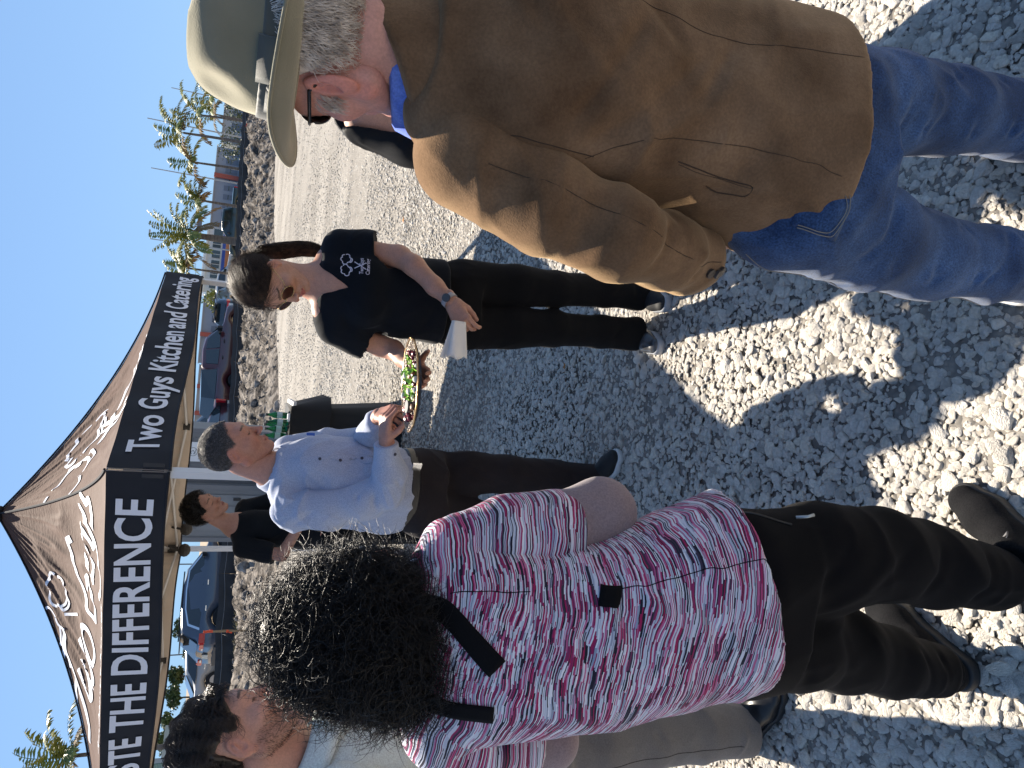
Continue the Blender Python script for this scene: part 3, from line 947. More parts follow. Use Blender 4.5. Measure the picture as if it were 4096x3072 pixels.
vehicle('parked_suv', 'dark car far back between the white pickup and the maroon pickup', (4.5, 60.0, GZ0), math.radians(80), SUV, paint('dark_green_paint', (0.02, 0.03, 0.032)), W2(1.36, 0.36), 0.36, 0.93, suv_parts)
gp_ = paint('bottle_green_paint', (0.012, 0.035, 0.038))
vehicle('pickup_truck', 'dark green pickup truck parked beside the big fan palm', (11.2, 64.0, GZ0), math.radians(176), PCK, gp_, W2(1.75, 0.42), 0.42, 0.95, pick_parts((False, 'bottle_green_paint')), cat='truck')
vehicle('parked_sedan', 'pale car half hidden behind the blue grey hatchback', (-11.6, 30.2, GZ0), math.radians(38), SED, paint('champagne_paint', (0.33, 0.33, 0.32)), W2(1.4, 0.33), 0.33, 0.9, sedan_parts)
vehicle('parked_van', 'dark van with a big window beside the grey toilets', (-3.9, 35.5, GZ0), math.radians(50), [(a, b, c + (0.3 if c > 0.9 else 0.1), d + (0.45 if d else 0), e_, f_) for a, b, c, d, e_, f_ in SUV], paint('slate_paint', (0.05, 0.055, 0.065)), W2(1.36, 0.36), 0.36, 0.93, lambda t: (side_glass(t, [(-1.6, 1.4), (-1.5, 1.9), (0.3, 1.92), (0.9, 1.4)], 0.86, 0.66, 1.35, 2.05), end_pane(t, -2.15, 1.42, -1.85, 1.9, 0.7, 0.6, 'rear_window', mat('pale_blue_glass', (0.12, 0.22, 0.27), 0.08, spec=0.7))), cat='van')

# food truck: white and orange with a blue band and a row of windows
ft = empty('food_truck', (8.9, 73.5, GZ0), 'long white and orange food truck with a blue band and a row of dark windows', 'truck', 'vehicles parked beyond the silt fence', math.radians(4))
M_orp = paint('orange_paint', (0.62, 0.20, 0.06)); M_blp = paint('blue_paint', (0.02, 0.07, 0.38))
bxp(ft, 'body', wp_, ((0, 0, 1.75), (6.2, 2.3, 2.5)))
bxp(ft, 'lower_panel', M_orp, ((0, 0, 0.98), (6.24, 2.34, 0.85)))
bxp(ft, 'blue_band', M_blp, ((0, 0, 1.56), (6.25, 2.35, 0.28)))
bxp(ft, 'roof', M_clear, ((0, 0, 3.06), (6.4, 2.5, 0.14)), ((-0.6, 0, 3.2), (3.5, 1.6, 0.2)))
for i in range(5):
    f_ = bxp(ft, 'window', wp_, ((-2.3 + i * 0.95, -1.17, 2.2), (0.84, 0.06, 0.86)))
    bxp(f_, 'pane', M_glass, ((-2.5 + i * 0.95, -1.21, 2.2), (0.33, 0.02, 0.7)), ((-2.1 + i * 0.95, -1.21, 2.2), (0.33, 0.02, 0.7)))
bxp(ft, 'cab_window', M_glass, ((2.6, -1.18, 2.15), (0.7, 0.05, 0.75)))
for x_ in (-1.9, 2.0):
    for s in (-1, 1):
        w_ = MB().tube([(x_, s * 0.95, 0.46), (x_, s * 1.2, 0.46)], 0.46, 22).build('wheel', M_tyre, ft, world=False)
        MB().tube([(x_, s * 1.19, 0.46), (x_, s * 1.23, 0.46)], 0.26, 16).build('rim', M_rim, w_, world=False)

# ================================================================== PALMS AND TREES
M_frond = mat('palm_frond', (0.085, 0.12, 0.025), 0.55, col2=(0.26, 0.26, 0.055), nscale=2.5, spec=0.4)
M_fronddry = mat('palm_frond_dry', (0.24, 0.17, 0.09), 0.8, col2=(0.16, 0.12, 0.06), nscale=2.5)
M_trunk = mat('palm_trunk', (0.20, 0.18, 0.16), 0.95, col2=(0.11, 0.10, 0.09), nscale=3, stretch=(1, 1, 5), bump=0.8, bscale=10, bdist=0.03)

def frond(base, az, el, L_, droop, wind, fan=False, lw=0.05, ll=0.5):
    """one frond as leaf quads; returns verts, faces"""
    Vv, Ff = [], []
    n = 20
    d = np.array([math.cos(az) * math.cos(el), math.sin(az) * math.cos(el), math.sin(el)])
    pts_ = [np.array(base, float)]
    cur = d.copy()
    for i in range(n):
        cur = cur + np.array([wind, 0, -droop]) / n * (0.4 + i / n * 1.6)
        cur = unit(cur)
        pts_.append(pts_[-1] + cur * L_ / n)
    for i in range(n):
        a, b = pts_[i], pts_[i + 1]
        t = unit(b - a); side = unit(np.cross(t, [0, 0, 1])); upv = np.cross(side, t)
        w_ = 0.012
        k = len(Vv); Vv += [a - side * w_, a + side * w_, b + side * w_ * 0.9, b - side * w_ * 0.9]; Ff.append((k, k + 1, k + 2, k + 3))
        if i < 2: continue
        q = i / n
        l_ = ll * (math.sin(math.pi * (0.12 + 0.8 * q)) ** 0.7) * random.uniform(0.8, 1.1)
        for s in (-1, 1):
            dr = unit(side * s * 0.85 + t * 0.75 + np.array([wind * 0.4, 0, -0.45]) + RNG.normal(0, 0.12, 3))
            m_ = a + dr * l_ * 0.55
            e_ = a + dr * l_ + np.array([0, 0, -l_ * 0.18])
            pw_ = unit(np.cross(dr, upv)) * lw * random.uniform(0.7, 1.1)
            k = len(Vv); Vv += [a - pw_ * 0.3, a + pw_ * 0.3, m_ + pw_, e_, m_ - pw_]
            Ff.append((k, k + 1, k + 2, k + 4)); Ff.append((k + 4, k + 2, k + 3))
    return Vv, Ff

def palm(label, bx, by, ztop, r0, nf, L_, wind, fan=False, lean=(0, 0), el_rng=(0.15, 1.3), lw=0.075, ll=0.62, zb=0.42):
    t = empty('palm_tree', (bx, by, zb), label, 'palm tree', 'palms beyond the silt fence')
    pts_ = [(bx + lean[0] * q ** 1.5, by + lean[1] * q, zb + (ztop - zb) * q) for q in np.linspace(0, 1, 12)]
    MB().tube(pts_, [r0 * 0.72 * (1.25 - 0.55 * q) * (1 + 0.06 * (i % 2)) for i, q in enumerate(np.linspace(0, 1, 12))], 10).build('trunk', M_trunk, t, smooth=True)
    top = np.array(pts_[-1])
    for i in range(nf):
        az = i * 2.39996 + random.uniform(-0.2, 0.2)
        q = (i + 0.5) / nf
        el = lerp(el_rng[1], el_rng[0], q) + random.uniform(-0.1, 0.1)
        v, f = frond(top, az, el, L_ * random.uniform(0.85, 1.1), 0.9 + 0.5 * q, wind, fan, lw, ll)
        dry = q > 0.86
        make('frond', v, f, M_fronddry if dry else M_frond, t, smooth=False)
    return t

palm('feather palm with windblown fronds, tallest right of the big fan palm', 15.5, 55, 5.2, 0.14, 11, 2.7, 0.9, lean=(-0.2, 0))
palm('thin feather palm between the tallest palm and the big fan palm', 14.3, 58, 4.45, 0.13, 10, 2.6, 0.75, lean=(-0.15, 0))
palm('feather palm second from the hat at the right edge', 19.2, 62, 4.5, 0.14, 10, 3.0, 0.9, lean=(-0.3, 0))
palm('small distant feather palm nearest the crown of the hat', 24.8, 75, 4.0, 0.14, 11, 2.9, 0.7)
palm('small distant feather palm just left of the one nearest the hat', 25.1, 81, 4.1, 0.14, 11, 2.4, 0.5)
palm('short feather palm with low fronds beside the dark green pickup', 11.85, 60, 3.9, 0.15, 12, 2.3, 0.9)
palm('feather palm partly behind the right end of the canopy', 6.0, 55, 4.15, 0.12, 12, 2.2, 0.7)
palm('big fan palm with a thick trunk and wide spiky crown', 7.9, 52, 4.05, 0.34, 24, 2.9, 0.15, el_rng=(-0.25, 1.45), lw=0.075, ll=0.5)
palm('near palm with yellow green fronds rising behind the left end of the canopy', -11.15, 22.0, 4.35, 0.10, 14, 1.75, 0.35, el_rng=(0.1, 1.35), lw=0.045, ll=0.36)

M_bark = mat('bark', (0.12, 0.10, 0.08), 0.95, col2=(0.07, 0.06, 0.05), nscale=5)
M_leaf = mat('broad_leaf', (0.035, 0.055, 0.018), 0.6, col2=(0.09, 0.12, 0.04), nscale=0.8)
def tree(label, x_, y_, h_, r_, nleaf=900, zb=0.42):
    t = empty('broadleaf_tree', (x_, y_, zb), label, 'tree', 'trees in the far left distance')
    m = MB().tube([(x_, y_, zb), (x_ + 0.1, y_, zb + h_ * 0.35), (x_, y_, zb + h_ * 0.6)], [0.16, 0.13, 0.07], 7)
    cl = []
    for i in range(7):
        a = i * 2.4; q = random.uniform(0.35, 0.9)
        c = (x_ + math.cos(a) * r_ * 0.55 * q, y_ + math.sin(a) * r_ * 0.5 * q, zb + h_ * random.uniform(0.55, 0.86))
        m.tube([(x_, y_, zb + h_ * 0.38), c], [0.07, 0.02], 5)
        cl.append((c, r_ * random.uniform(0.36, 0.52)))
    m.build('trunk', M_bark, t, smooth=True)
    C_ = np.array([c for c, _ in cl]); Rr = np.array([r for _, r in cl])
    k = RNG.integers(0, len(cl), nleaf)
    d = RNG.normal(size=(nleaf, 3)); d /= np.linalg.norm(d, axis=1, keepdims=True)
    p = C_[k] + d * (Rr[k] * RNG.uniform(0.5, 1.05, nleaf))[:, None] * np.array([1, 1, 0.72])
    s = 0.17 * r_ * RNG.uniform(0.5, 1.1, (nleaf, 1)) / 1.2
    a = RNG.normal(size=(nleaf, 3)); a /= np.linalg.norm(a, axis=1, keepdims=True)
    b = np.cross(a, RNG.normal(size=(nleaf, 3))); b /= np.linalg.norm(b, axis=1, keepdims=True)
    v = np.stack([p - a * s, p - b * s * 0.6, p + a * s, p + b * s * 0.6], 1).reshape(-1, 3)
    f = np.arange(nleaf * 4).reshape(-1, 4)
    make('crown', v, f, M_leaf, t, smooth=False)
for i, (lab, x_, y_, h_, r_) in enumerate((
        ('round dark tree directly left of the blue grey hatchback', -45.5, 128, 4.3, 2.0),
        ('low bushy tree beside the first round tree', -48.2, 131, 2.6, 1.6),
        ('wide dark tree above the kerb in the middle of the row', -54.2, 130, 4.3, 2.5),
        ('loose tree with gaps right of the low white building', -55.2, 124, 4.5, 2.4),
        ('tall leaning tree close to the low white building', -54.5, 114, 4.8, 2.2),
        ('tree rising against the corner of the low white building', -50.6, 101, 4.9, 1.7),
        ('small tree at the right hand wall of the low white building', -49.5, 97, 4.2, 1.1),
        ('small bush tree low in a gap of the far row', -51.5, 134, 2.4, 1.5))):
    tree(lab, x_, y_, h_, r_)
for i, (x_, y_, h_, r_, lab) in enumerate(((-9.5, 70, 3.4, 2.2, 'pale bush behind the man under the canopy'), (9.3, 82, 3.0, 1.4, 'small yellow green tree beyond the white pickup'), (5.2, 70, 3.0, 1.2, 'small yellow green tree above the black car'), (30.5, 110, 3.8, 2.8, 'round bush in front of the warehouse wall'), (36, 112, 3.5, 2.2, 'brown green bush in front of the warehouse wall'))):
    t_ = empty('shrub', (x_, y_, 0.42), lab, 'bush', 'bushes in the distance')
    n_ = 700
    d = RNG.normal(size=(n_, 3)); d /= np.linalg.norm(d, axis=1, keepdims=True)
    p = np.array([x_, y_, 0.5 + h_ * 0.5]) + d * RNG.uniform(0.5, 1, (n_, 1)) * np.array([r_, r_, h_ * 0.5]) * (0.75 + 0.5 * vnoise(d * 2, i))[:, None]
    s = RNG.uniform(0.08, 0.2, (n_, 1))
    a = RNG.normal(size=(n_, 3)); a /= np.linalg.norm(a, axis=1, keepdims=True)
    b = np.cross(a, RNG.normal(size=(n_, 3))); b /= np.linalg.norm(b, axis=1, keepdims=True)
    v = np.stack([p - a * s, p - b * s * 0.6, p + a * s, p + b * s * 0.6], 1).reshape(-1, 3)
    make('foliage', v, np.arange(n_ * 4).reshape(-1, 4), M_leaf if i in (0, 3, 4) else M_frond, t_, smooth=False)
    MB().tube([(x_, y_, 0.42), (x_, y_, 0.42 + h_ * 0.4)], [0.1, 0.05], 6).build('stem', M_bark, t_)

# ================================================================== FAR BUILDINGS, POLES, WIRES
M_wall = mat('warehouse_wall', (0.30, 0.34, 0.40), 0.8, col2=(0.26, 0.30, 0.36), nscale=0.2)
M_wallw = mat('white_wall', (0.42, 0.44, 0.46), 0.8, col2=(0.36, 0.38, 0.40), nscale=0.2)
M_dock = mat('dock_door', (0.16, 0.19, 0.24), 0.6)
M_redp = mat('red_pier', (0.40, 0.10, 0.07), 0.7)
def warehouse(label, x0, x1, y_, h_, nd, red=(), m=None, dh=0.62):
    t = empty('warehouse', ((x0 + x1) / 2, y_, 0.42), label, 'building', 'warehouses along the horizon')
    MB().box(((x0 + x1) / 2, y_ + 15, 0.42 + h_ / 2), (x1 - x0, 30, h_)).build('wall', m or M_wall, t)
    MB().box(((x0 + x1) / 2, y_ - 0.1, 0.42 + h_ + 0.06), (x1 - x0 + 0.4, 0.6, 0.22)).build('parapet', M_wallw, t)
    for i in range(nd):
        c = x0 + (x1 - x0) * (i + 0.5) / nd
        w_ = (x1 - x0) / nd
        f_ = MB().box((c, y_ - 0.06, 0.42 + h_ * dh * 0.5 + 0.2), (w_ * 0.55, 0.15, h_ * dh * 0.8)).build('dock_door', M_dock, t)
        MB().box((c, y_ - 0.16, 0.42 + h_ * dh * 0.62), (w_ * 0.48, 0.06, 0.28)).build('door_window', M_glass, f_)
    for c in red:
        MB().box((c, y_ - 0.5, 0.42 + h_ * 0.5), (1.1, 0.8, h_ + 0.5)).build('red_pier', M_redp, t)
warehouse('long grey warehouse with dark dock doors right of the big fan palm', 22, 54, 200, 5.7, 14, red=(46.5,))
warehouse('lower pale warehouse nearest the hat', 55, 112, 200, 4.9, 18, m=M_wallw)
warehouse('grey warehouse behind the food truck and server', -2, 21.5, 201, 5.6, 9, red=(16, 5.5))
warehouse('white warehouse left of the red piers, seen under the canopy', -26, -2.5, 202, 5.2, 8, red=(-8, -15), m=M_wallw)
t_ = empty('low_building', (-48, 90, 0.42), 'low white building with a louvred window at the left edge', 'building')
MB().box((-56, 92, 2.0), (20, 8, 3.4)).build('wall', M_wallw, t_)
MB().box((-50.5, 87.5, 2.9), (9, 1.6, 4.6)).build('front_block', M_wall, t_)
b_ = MB()
for i in range(8): b_.box((-46.6, 86.6, 3.55 + i * 0.16), (1.6, 0.08, 0.10), rx=0.4)
w_ = MB().box((-46.6, 86.68, 4.1), (1.7, 0.06, 1.35)).build('window', mat('green_glass', (0.08, 0.16, 0.15), 0.2), t_)
b_.build('louvre', mat('louvre_metal', (0.25, 0.4, 0.38), 0.4), w_)

M_steel = mat('galvanised_steel', (0.42, 0.44, 0.46), 0.45, metal=0.6)
def pole(label, x_, y_, h_, r_=0.07, arm=0.0, box=False):
    t = empty('light_pole', (x_, y_, 0.42), label, 'pole', 'tall poles in the distance')
    MB().tube([(x_, y_, 0.42), (x_, y_, 0.42 + h_)], [r_, r_ * 0.6], 6).build('shaft', M_steel, t)
    if arm: MB().tube([(x_, y_, 0.4 + h_), (x_ + arm, y_, 0.5 + h_)], 0.05, 5).box((x_ + arm, y_, 0.5 + h_), (0.5, 0.25, 0.12)).build('lamp_head', M_steel, t)
    if box: MB().box((x_, y_, 0.42 + h_), (1.1, 0.5, 0.35)).build('floodlight', M_dock, t)
pole('thin grey pole rising beside the tallest feather palm', 18.4, 64, 8.0)
pole('thin pole with a short arm between two feather palms', 19.6, 80, 5.6, arm=-0.6)
pole('thin pole beside the thin feather palm', 15.0, 66, 7.6)
pole('short pole with a floodlight above the dark green pickup', 10.9, 66, 3.6, box=True)
pole('square topped tall pole behind the big fan palm', 9.2, 66, 7.2, arm=0.5)
pole('thin pole right of the small distant palms', 26.5, 80, 7.8)
for i, (x_, y_, h_) in enumerate(((-66, 170, 15), (-84, 172, 15), (-46, 170, 14), (-30, 168, 14))):
    t = empty('utility_pole', (x_, y_, 0.42), ('second', 'leftmost', 'third', 'rightmost')[i] + ' of the thin utility poles seen under the canopy edge on the left', 'pole', 'utility poles in the far left')
    MB().tube([(x_, y_, 0.42), (x_, y_, h_)], 0.13, 6).build('shaft', M_bark, t)
    MB().box((x_, y_, h_ - 1), (2.6, 0.12, 0.12)).box((x_, y_, h_ - 2.2), (2.6, 0.12, 0.12)).build('crossarm', M_bark, t)
for k in range(6):
    zz = 13.5 - k * 1.15
    b_ = MB()
    pts_ = []
    for x_ in np.linspace(-120, 20, 60):
        pts_.append((x_, 170 + 0.3 * k, zz - 0.7 * math.sin(math.pi * ((x_ + 120) % 35) / 35)))
    tag(b_.tube(pts_, 0.035, 4).build('power_line', M_bark), ('topmost', 'second highest', 'third highest', 'fourth highest', 'second lowest', 'lowest')[k] + ' of the thin power lines crossing the far sky', 'wire', 'power lines in the far left')

# ================================================================== PORTABLE TOILETS
M_toilet = mat('grey_plastic', (0.20, 0.215, 0.23), 0.45, col2=(0.17, 0.185, 0.20), nscale=2)
M_toilet2 = mat('grey_plastic_rib', (0.15, 0.16, 0.175), 0.5)
M_sign = mat('sign_white', (0.74, 0.77, 0.80), 0.5)
M_ink = mat('sign_ink', (0.12, 0.16, 0.17), 0.6)
def text_mesh(body, height, width, pos, parent, m, rmat, name='lettering', shear=0.0, off=0.0, ext=0.002, spacing=1.0):
    """flat lettering fitted to width x cap height, laid out with rmat columns (x along, y up)"""
    cu = bpy.data.curves.new(name, 'FONT')
    cu.body = body; cu.size = 1; cu.offset = off; cu.shear = shear; cu.space_character = spacing; cu.resolution_u = 4
    cu.align_x = 'LEFT'
    tmp = bpy.data.objects.new('tmp', cu)
    COL.objects.link(tmp)
    dg = bpy.context.evaluated_depsgraph_get()
    me = bpy.data.meshes.new_from_object(tmp.evaluated_get(dg))
    bpy.data.objects.remove(tmp)
    v = np.zeros(len(me.vertices) * 3); me.vertices.foreach_get('co', v); v = v.reshape(-1, 3)
    faces = [tuple(p.vertices) for p in me.polygons]
    bpy.data.meshes.remove(me)
    cap = 0.69
    v[:, 0] = (v[:, 0] - v[:, 0].min()) / (v[:, 0].max() - v[:, 0].min()) * width
    v[:, 1] = v[:, 1] / cap * height
    return v, faces

def place_text(v, faces, fnp, name, m, parent):
    P_ = np.array([fnp(a, b) for a, b, _ in v])
    return make(name, P_, faces, m, parent, smooth=False)

def toilet(x_, y_, rz, label, sign_z, sx):
    t = empty('portable_toilet', (x_, y_, 0), label, 'toilet', 'grey portable toilets behind the canopy', rz)
    b_ = MB().box((0, 0, 1.1), (1.06, 1.1, 2.08)); b_.build('body', M_toilet, t, world=False)
    for s in (-1, 1):
        MB().box((s * 0.53, -0.55, 1.1), (0.09, 0.09, 2.1)).build('corner_post', M_toilet2, t, world=False)
    MB().add([(-0.58, -0.62, 2.14), (0.58, -0.62, 2.14), (0.58, 0.6, 2.14), (-0.58, 0.6, 2.14), (-0.45, -0.45, 2.32), (0.45, -0.45, 2.32), (0.45, 0.45, 2.32), (-0.45, 0.45, 2.32)],
             [(0, 3, 2, 1), (4, 5, 6, 7), (0, 1, 5, 4), (1, 2, 6, 5), (2, 3, 7, 6), (3, 0, 4, 7)]).build('roof', mat('roof_plastic', (0.5, 0.52, 0.54), 0.5), t, world=False)
    d_ = MB().box((0.02, -0.565, 1.08), (0.72, 0.05, 1.86)).build('door', M_toilet, t, world=False)
    MB().box((0.3, -0.61, 1.1), (0.05, 0.05, 0.14)).build('handle', M_trim, d_, world=False)
    b_ = MB()
    for i in range(9): b_.box((-0.3 + i * 0.08, -0.597, 1.93), (0.03, 0.02, 0.24))
    for i in range(2): b_.box((-0.12 + i * 0.28, -0.597, 1.0), (0.03, 0.02, 1.3))
    b_.build('door_ribs', M_toilet2, d_, world=False)
    s_ = MB().box((sx, -0.605, sign_z), (0.40, 0.02, 0.28)).build('company_sign', M_sign, t, world=False)
    ring = MB()
    for k in range(22):
        a = 2 * math.pi * k / 22
        ring.box((sx + 0.085 * math.cos(a), -0.617, sign_z + 0.075 * math.sin(a)), (0.026, 0.004, 0.008), ry=-(a + math.pi / 2))
    # seated figure emblem reduced to its crossed strokes
    for (a, b, c, d) in ((-0.05, 0.03, 0.0, 0.045), (0.0, 0.045, 0.03, 0.0), (0.03, 0.0, -0.02, -0.03), (-0.05, -0.03, 0.06, -0.05), (-0.02, -0.03, -0.05, 0.0)):
        L_ = math.hypot(c - a, d - b)
        ring.box((sx + (a + c) / 2, -0.617, sign_z + (b + d) / 2), (L_, 0.004, 0.010), ry=-math.atan2(d - b, c - a))
    ring.build('sign_emblem', M_ink, s_, world=False)
    for txt, w_, h_, dz in (('A#1 ROYAL', 0.26, 0.035, 0.092), ('FLUSH  TOILETS', 0.30, 0.026, -0.125)):
        v, f = text_mesh(txt, h_, w_, None, None, None, None, off=0.01)
        P_ = [(sx - w_ / 2 + a, -0.618, sign_z + dz + b) for a, b, _ in v]
        make('sign_lettering', P_, f, M_ink, s_, smooth=False, world=False)
    return t
toilet(-2.02, 16.4, -0.08, 'grey portable toilet right of the white canopy leg, its sign higher up', 2.0, 0.1)
toilet(-3.14, 16.0, -0.02, 'grey portable toilet left of the white canopy leg, its sign lower down', 1.66, 0.12)

# ================================================================== CANOPY TENT
cA = V(-0.61, 4.03); cB = V(0.68, 6.80); cC = V(-3.34, 5.39); cD = V(-2.05, 8.16)
Z_E, Z_V, Z_P = 2.18, 1.892, 3.07
PK = V(-1.27, 6.09)
M_can = mat('canopy_sunlit_polyester', (0.062, 0.032, 0.024), 0.8, spec=0.08, col2=(0.082, 0.046, 0.036), nscale=3, bump=0.35, bscale=26, bdist=0.01, sheen=0.10, sheen_rough=0.5, sheen_tint=(1.0, 0.74, 0.62), stretch=(1, 1, 2.5))  # same black cloth as the valance; glancing sun painted in as brown
M_val = mat('valance_polyester', (0.010, 0.012, 0.018), 0.7, spec=0.25, col2=(0.014, 0.016, 0.022), nscale=5, bump=0.2, bscale=60)
M_inner = mat('canopy_painted_translucence', (0.62, 0.55, 0.48), 0.85, col2=(0.55, 0.48, 0.42), nscale=3)  # inner faces; sunlight coming through the cloth is put into this pale tan
M_print = mat('white_print', (0.62, 0.64, 0.70), 0.6)
M_leg = mat('canopy_leg', (0.55, 0.56, 0.58), 0.4, metal=0.3)
can = empty('canopy_tent', (float(PK[0]), float(PK[1]), 0), 'square pop up canopy with black peaked roof tinted sunlit brown and black lettered valance', 'canopy')

def sag(t):
    return t + 0.62 * t * (1 - t)
def roof_pt(p, q, u, t, lift=0.0):
    """u along the eave p->q, t from the peak (0) to the eave (1)"""
    e = p + (q - p) * u
    xy = PK + (e - PK) * t
    z = Z_P + (Z_E - Z_P) * sag(t)
    m = math.sin(math.pi * u)
    z -= 0.05 * m * math.sin(math.pi * t)            # cloth between the ridges hangs lower
    P_ = np.array([[xy[0], xy[1], 0.0]])
    wr = (1 - abs(2 * vnoise(P_ * np.array([5.0, 5.0, 1]) + np.array([[u * 9, t * 3, 0]]), 3)[0] - 1)) ** 2
    wr2 = (vnoise(np.array([[u * 30, t * 9, 0.0]]), 8)[0] - 0.5)
    z += (0.026 * wr + 0.012 * wr2) * math.sin(math.pi * min(1, t * 1.02)) * min(1, m * 2)
    return (xy[0], xy[1], z + lift)
ROOF = {}
for nm, p, q in (('a', cA, cB), ('b', cC, cA), ('c', cB, cD), ('d', cD, cC)):
    NU, NT = (90, 70) if nm in 'ab' else (24, 20)
    Vv, Ff = [], []
    for j in range(NT + 1):
        for i in range(NU + 1):
            Vv.append(roof_pt(p, q, i / NU, j / NT))
    for j in range(NT):
        for i in range(NU):
            a = j * (NU + 1) + i
            Ff.append((a, a + NU + 1, a + NU + 2, a + 1))
    make('roof_panel', Vv, Ff, M_can, can)
    ROOF[nm] = BVHTree.FromPolygons(Vv, Ff)
    v2 = [(x, y, z - 0.006) for x, y, z in Vv]
    make('roof_inside_translucence', v2, [tuple(reversed(f)) for f in Ff], M_inner, can)
def val_pt(p, q, u, v, lift=0.0):
    """v: 0 hem, 1 eave"""
    e = p + (q - p) * u
    n = unit(np.array([(q - p)[1], -(q - p)[0]]))
    if n @ (e - PK) < 0: n = -n
    wv = 0.006 * math.sin(u * 37 + v * 1.3) + 0.008 * math.sin(u * 13 + 1) * (1 - v)
    wv *= min(1, u * 20, (1 - u) * 20)
    hem = Z_V + 0.012 * math.sin(u * 9)
    return (e[0] + n[0] * (0.012 + wv + lift), e[1] + n[1] * (0.012 + wv + lift), hem + (Z_E - hem) * v)
for p, q in ((cA, cB), (cC, cA), (cB, cD), (cD, cC)):
    Vv, Ff = [], []
    NU, NV = 70, 6
    for j in range(NV + 1):
        for i in range(NU + 1): Vv.append(val_pt(p, q, i / NU, j / NV))
    for j in range(NV):
        for i in range(NU):
            a = j * (NU + 1) + i
            Ff.append((a, a + 1, a + NU + 2, a + NU + 1))
    make('valance', Vv, Ff, M_val, can)
    make('valance_inside_translucence', [val_pt(p, q, i / NU, j / NV, -0.008) for j in range(NV + 1) for i in range(NU + 1)], [tuple(reversed(f)) for f in Ff], M_inner, can)
    MB().tube([val_pt(p, q, i / 40, 0.0, -0.004) for i in range(41)], 0.008, 6).build('hem', M_val, can)
for c in (cA, cB, cC, cD):
    e = [(PK[0] + (c[0] - PK[0]) * t, PK[1] + (c[1] - PK[1]) * t, Z_P + (Z_E - Z_P) * sag(t) + 0.008) for t in np.linspace(0.02, 1, 26)]
    MB().tube(e, 0.007, 5).build('ridge_seam', M_val, can)
MB().ball((PK[0], PK[1], Z_P - 0.01), (0.06, 0.06, 0.03), 8).build('peak_cap', M_val, can)

# lettering on the valances
def valance_text(body, p, q, u0, u1, h0, h1, mirror=False, lift=0.006, m=M_print, nm='lettering'):
    L_ = np.linalg.norm(q - p)
    w_ = (u1 - u0) * L_
    v, f = text_mesh(body, (h1 - h0) * (Z_E - Z_V), w_, None, None, None, None, off=0.022)
    P_ = []
    for a, b, _ in v:
        uu = u0 + a / L_
        if mirror: uu = u1 - a / L_
        P_.append(val_pt(p, q, uu, h0 + b / (Z_E - Z_V), lift))
    make(nm, P_, f, m, can, smooth=False)
valance_text('Two Guys Kitchen and Catering', cA, cB, 0.045, 0.965, 0.24, 0.76)
valance_text('TASTE THE DIFFERENCE', cC, cA, 0.13, 0.945, 0.22, 0.82)
# far valance print, painted as if light carried it through the cloth
valance_text('TASTE THE DIFFERENCE', cB, cD, 0.08, 0.92, 0.22, 0.82, lift=-0.011, m=mat('print_through', (0.55, 0.50, 0.45), 0.8), nm='show_through_lettering')
valance_text('Two Guys Kitchen and Catering', cD, cC, 0.05, 0.95, 0.24, 0.76, lift=-0.011, m=MATS['print_through'], nm='show_through_lettering')

# strokes printed on the roof
def ribbon(fnp, pts2, wd, name, m, parent, closed=False):
    P_ = [np.array(p, float) for p in pts2]
    dense = []
    for a, b in zip(P_[:-1], P_[1:]):
        k = max(1, int(np.linalg.norm(b - a) / 0.012))
        dense += [a + (b - a) * i / k for i in range(k)]
    dense.append(P_[-1])
    D_ = np.array(dense)
    for _ in range(2):
        if len(D_) > 4: D_[1:-1] = 0.5 * D_[1:-1] + 0.25 * (D_[2:] + D_[:-2])
    T = np.gradient(D_, axis=0); T /= np.linalg.norm(T, axis=1, keepdims=True) + 1e-9
    Nn = np.stack([-T[:, 1], T[:, 0]], 1)
    Vv, Ff = [], []
    for i in range(len(D_)):
        for s in (-1, -0.5, 0, 0.5, 1):
            Vv.append(fnp(*(D_[i] + Nn[i] * s * wd / 2)))
    for i in range(len(D_) - 1):
        for s in (0, 1, 2, 3):
            Ff.append((i * 5 + s, i * 5 + s + 1, i * 5 + s + 6, i * 5 + s + 5))
    return Vv, Ff
def strokes(fnp, lines, wd, name, m, parent):
    Va, Fa = [], []
    for ln in lines:
        v, f = ribbon(fnp, ln, wd, name, m, parent)
        b = len(Va); Va += v; Fa += [tuple(i + b for i in q) for q in f]
    return make(name, Va, Fa, m, parent, smooth=False)
SIDE = 3.05
def roof_xy(p, q, key, lift=0.005):
    """metres along the eave, metres up the slope from the eave"""
    slope = 1.76
    def f(x, y):
        t = 1 - y / slope
        u = 0.5 + (x - SIDE / 2) / (SIDE * max(t, 0.05))
        P_ = roof_pt(p, q, min(max(u, 0), 1), t)
        h_ = ROOF[key].ray_cast(Vector((P_[0], P_[1], 5)), Vector((0, 0, -1)))
        return (P_[0], P_[1], (h_[0].z if h_[0] is not None else P_[2]) + lift)
    return f
def arc(cx_, cy_, r, a0, a1, n=10, ry=None):
    ry = ry or r
    return [(cx_ + r * math.cos(math.radians(a0 + (a1 - a0) * i / n)), cy_ + ry * math.sin(math.radians(a0 + (a1 - a0) * i / n))) for i in range(n + 1)]
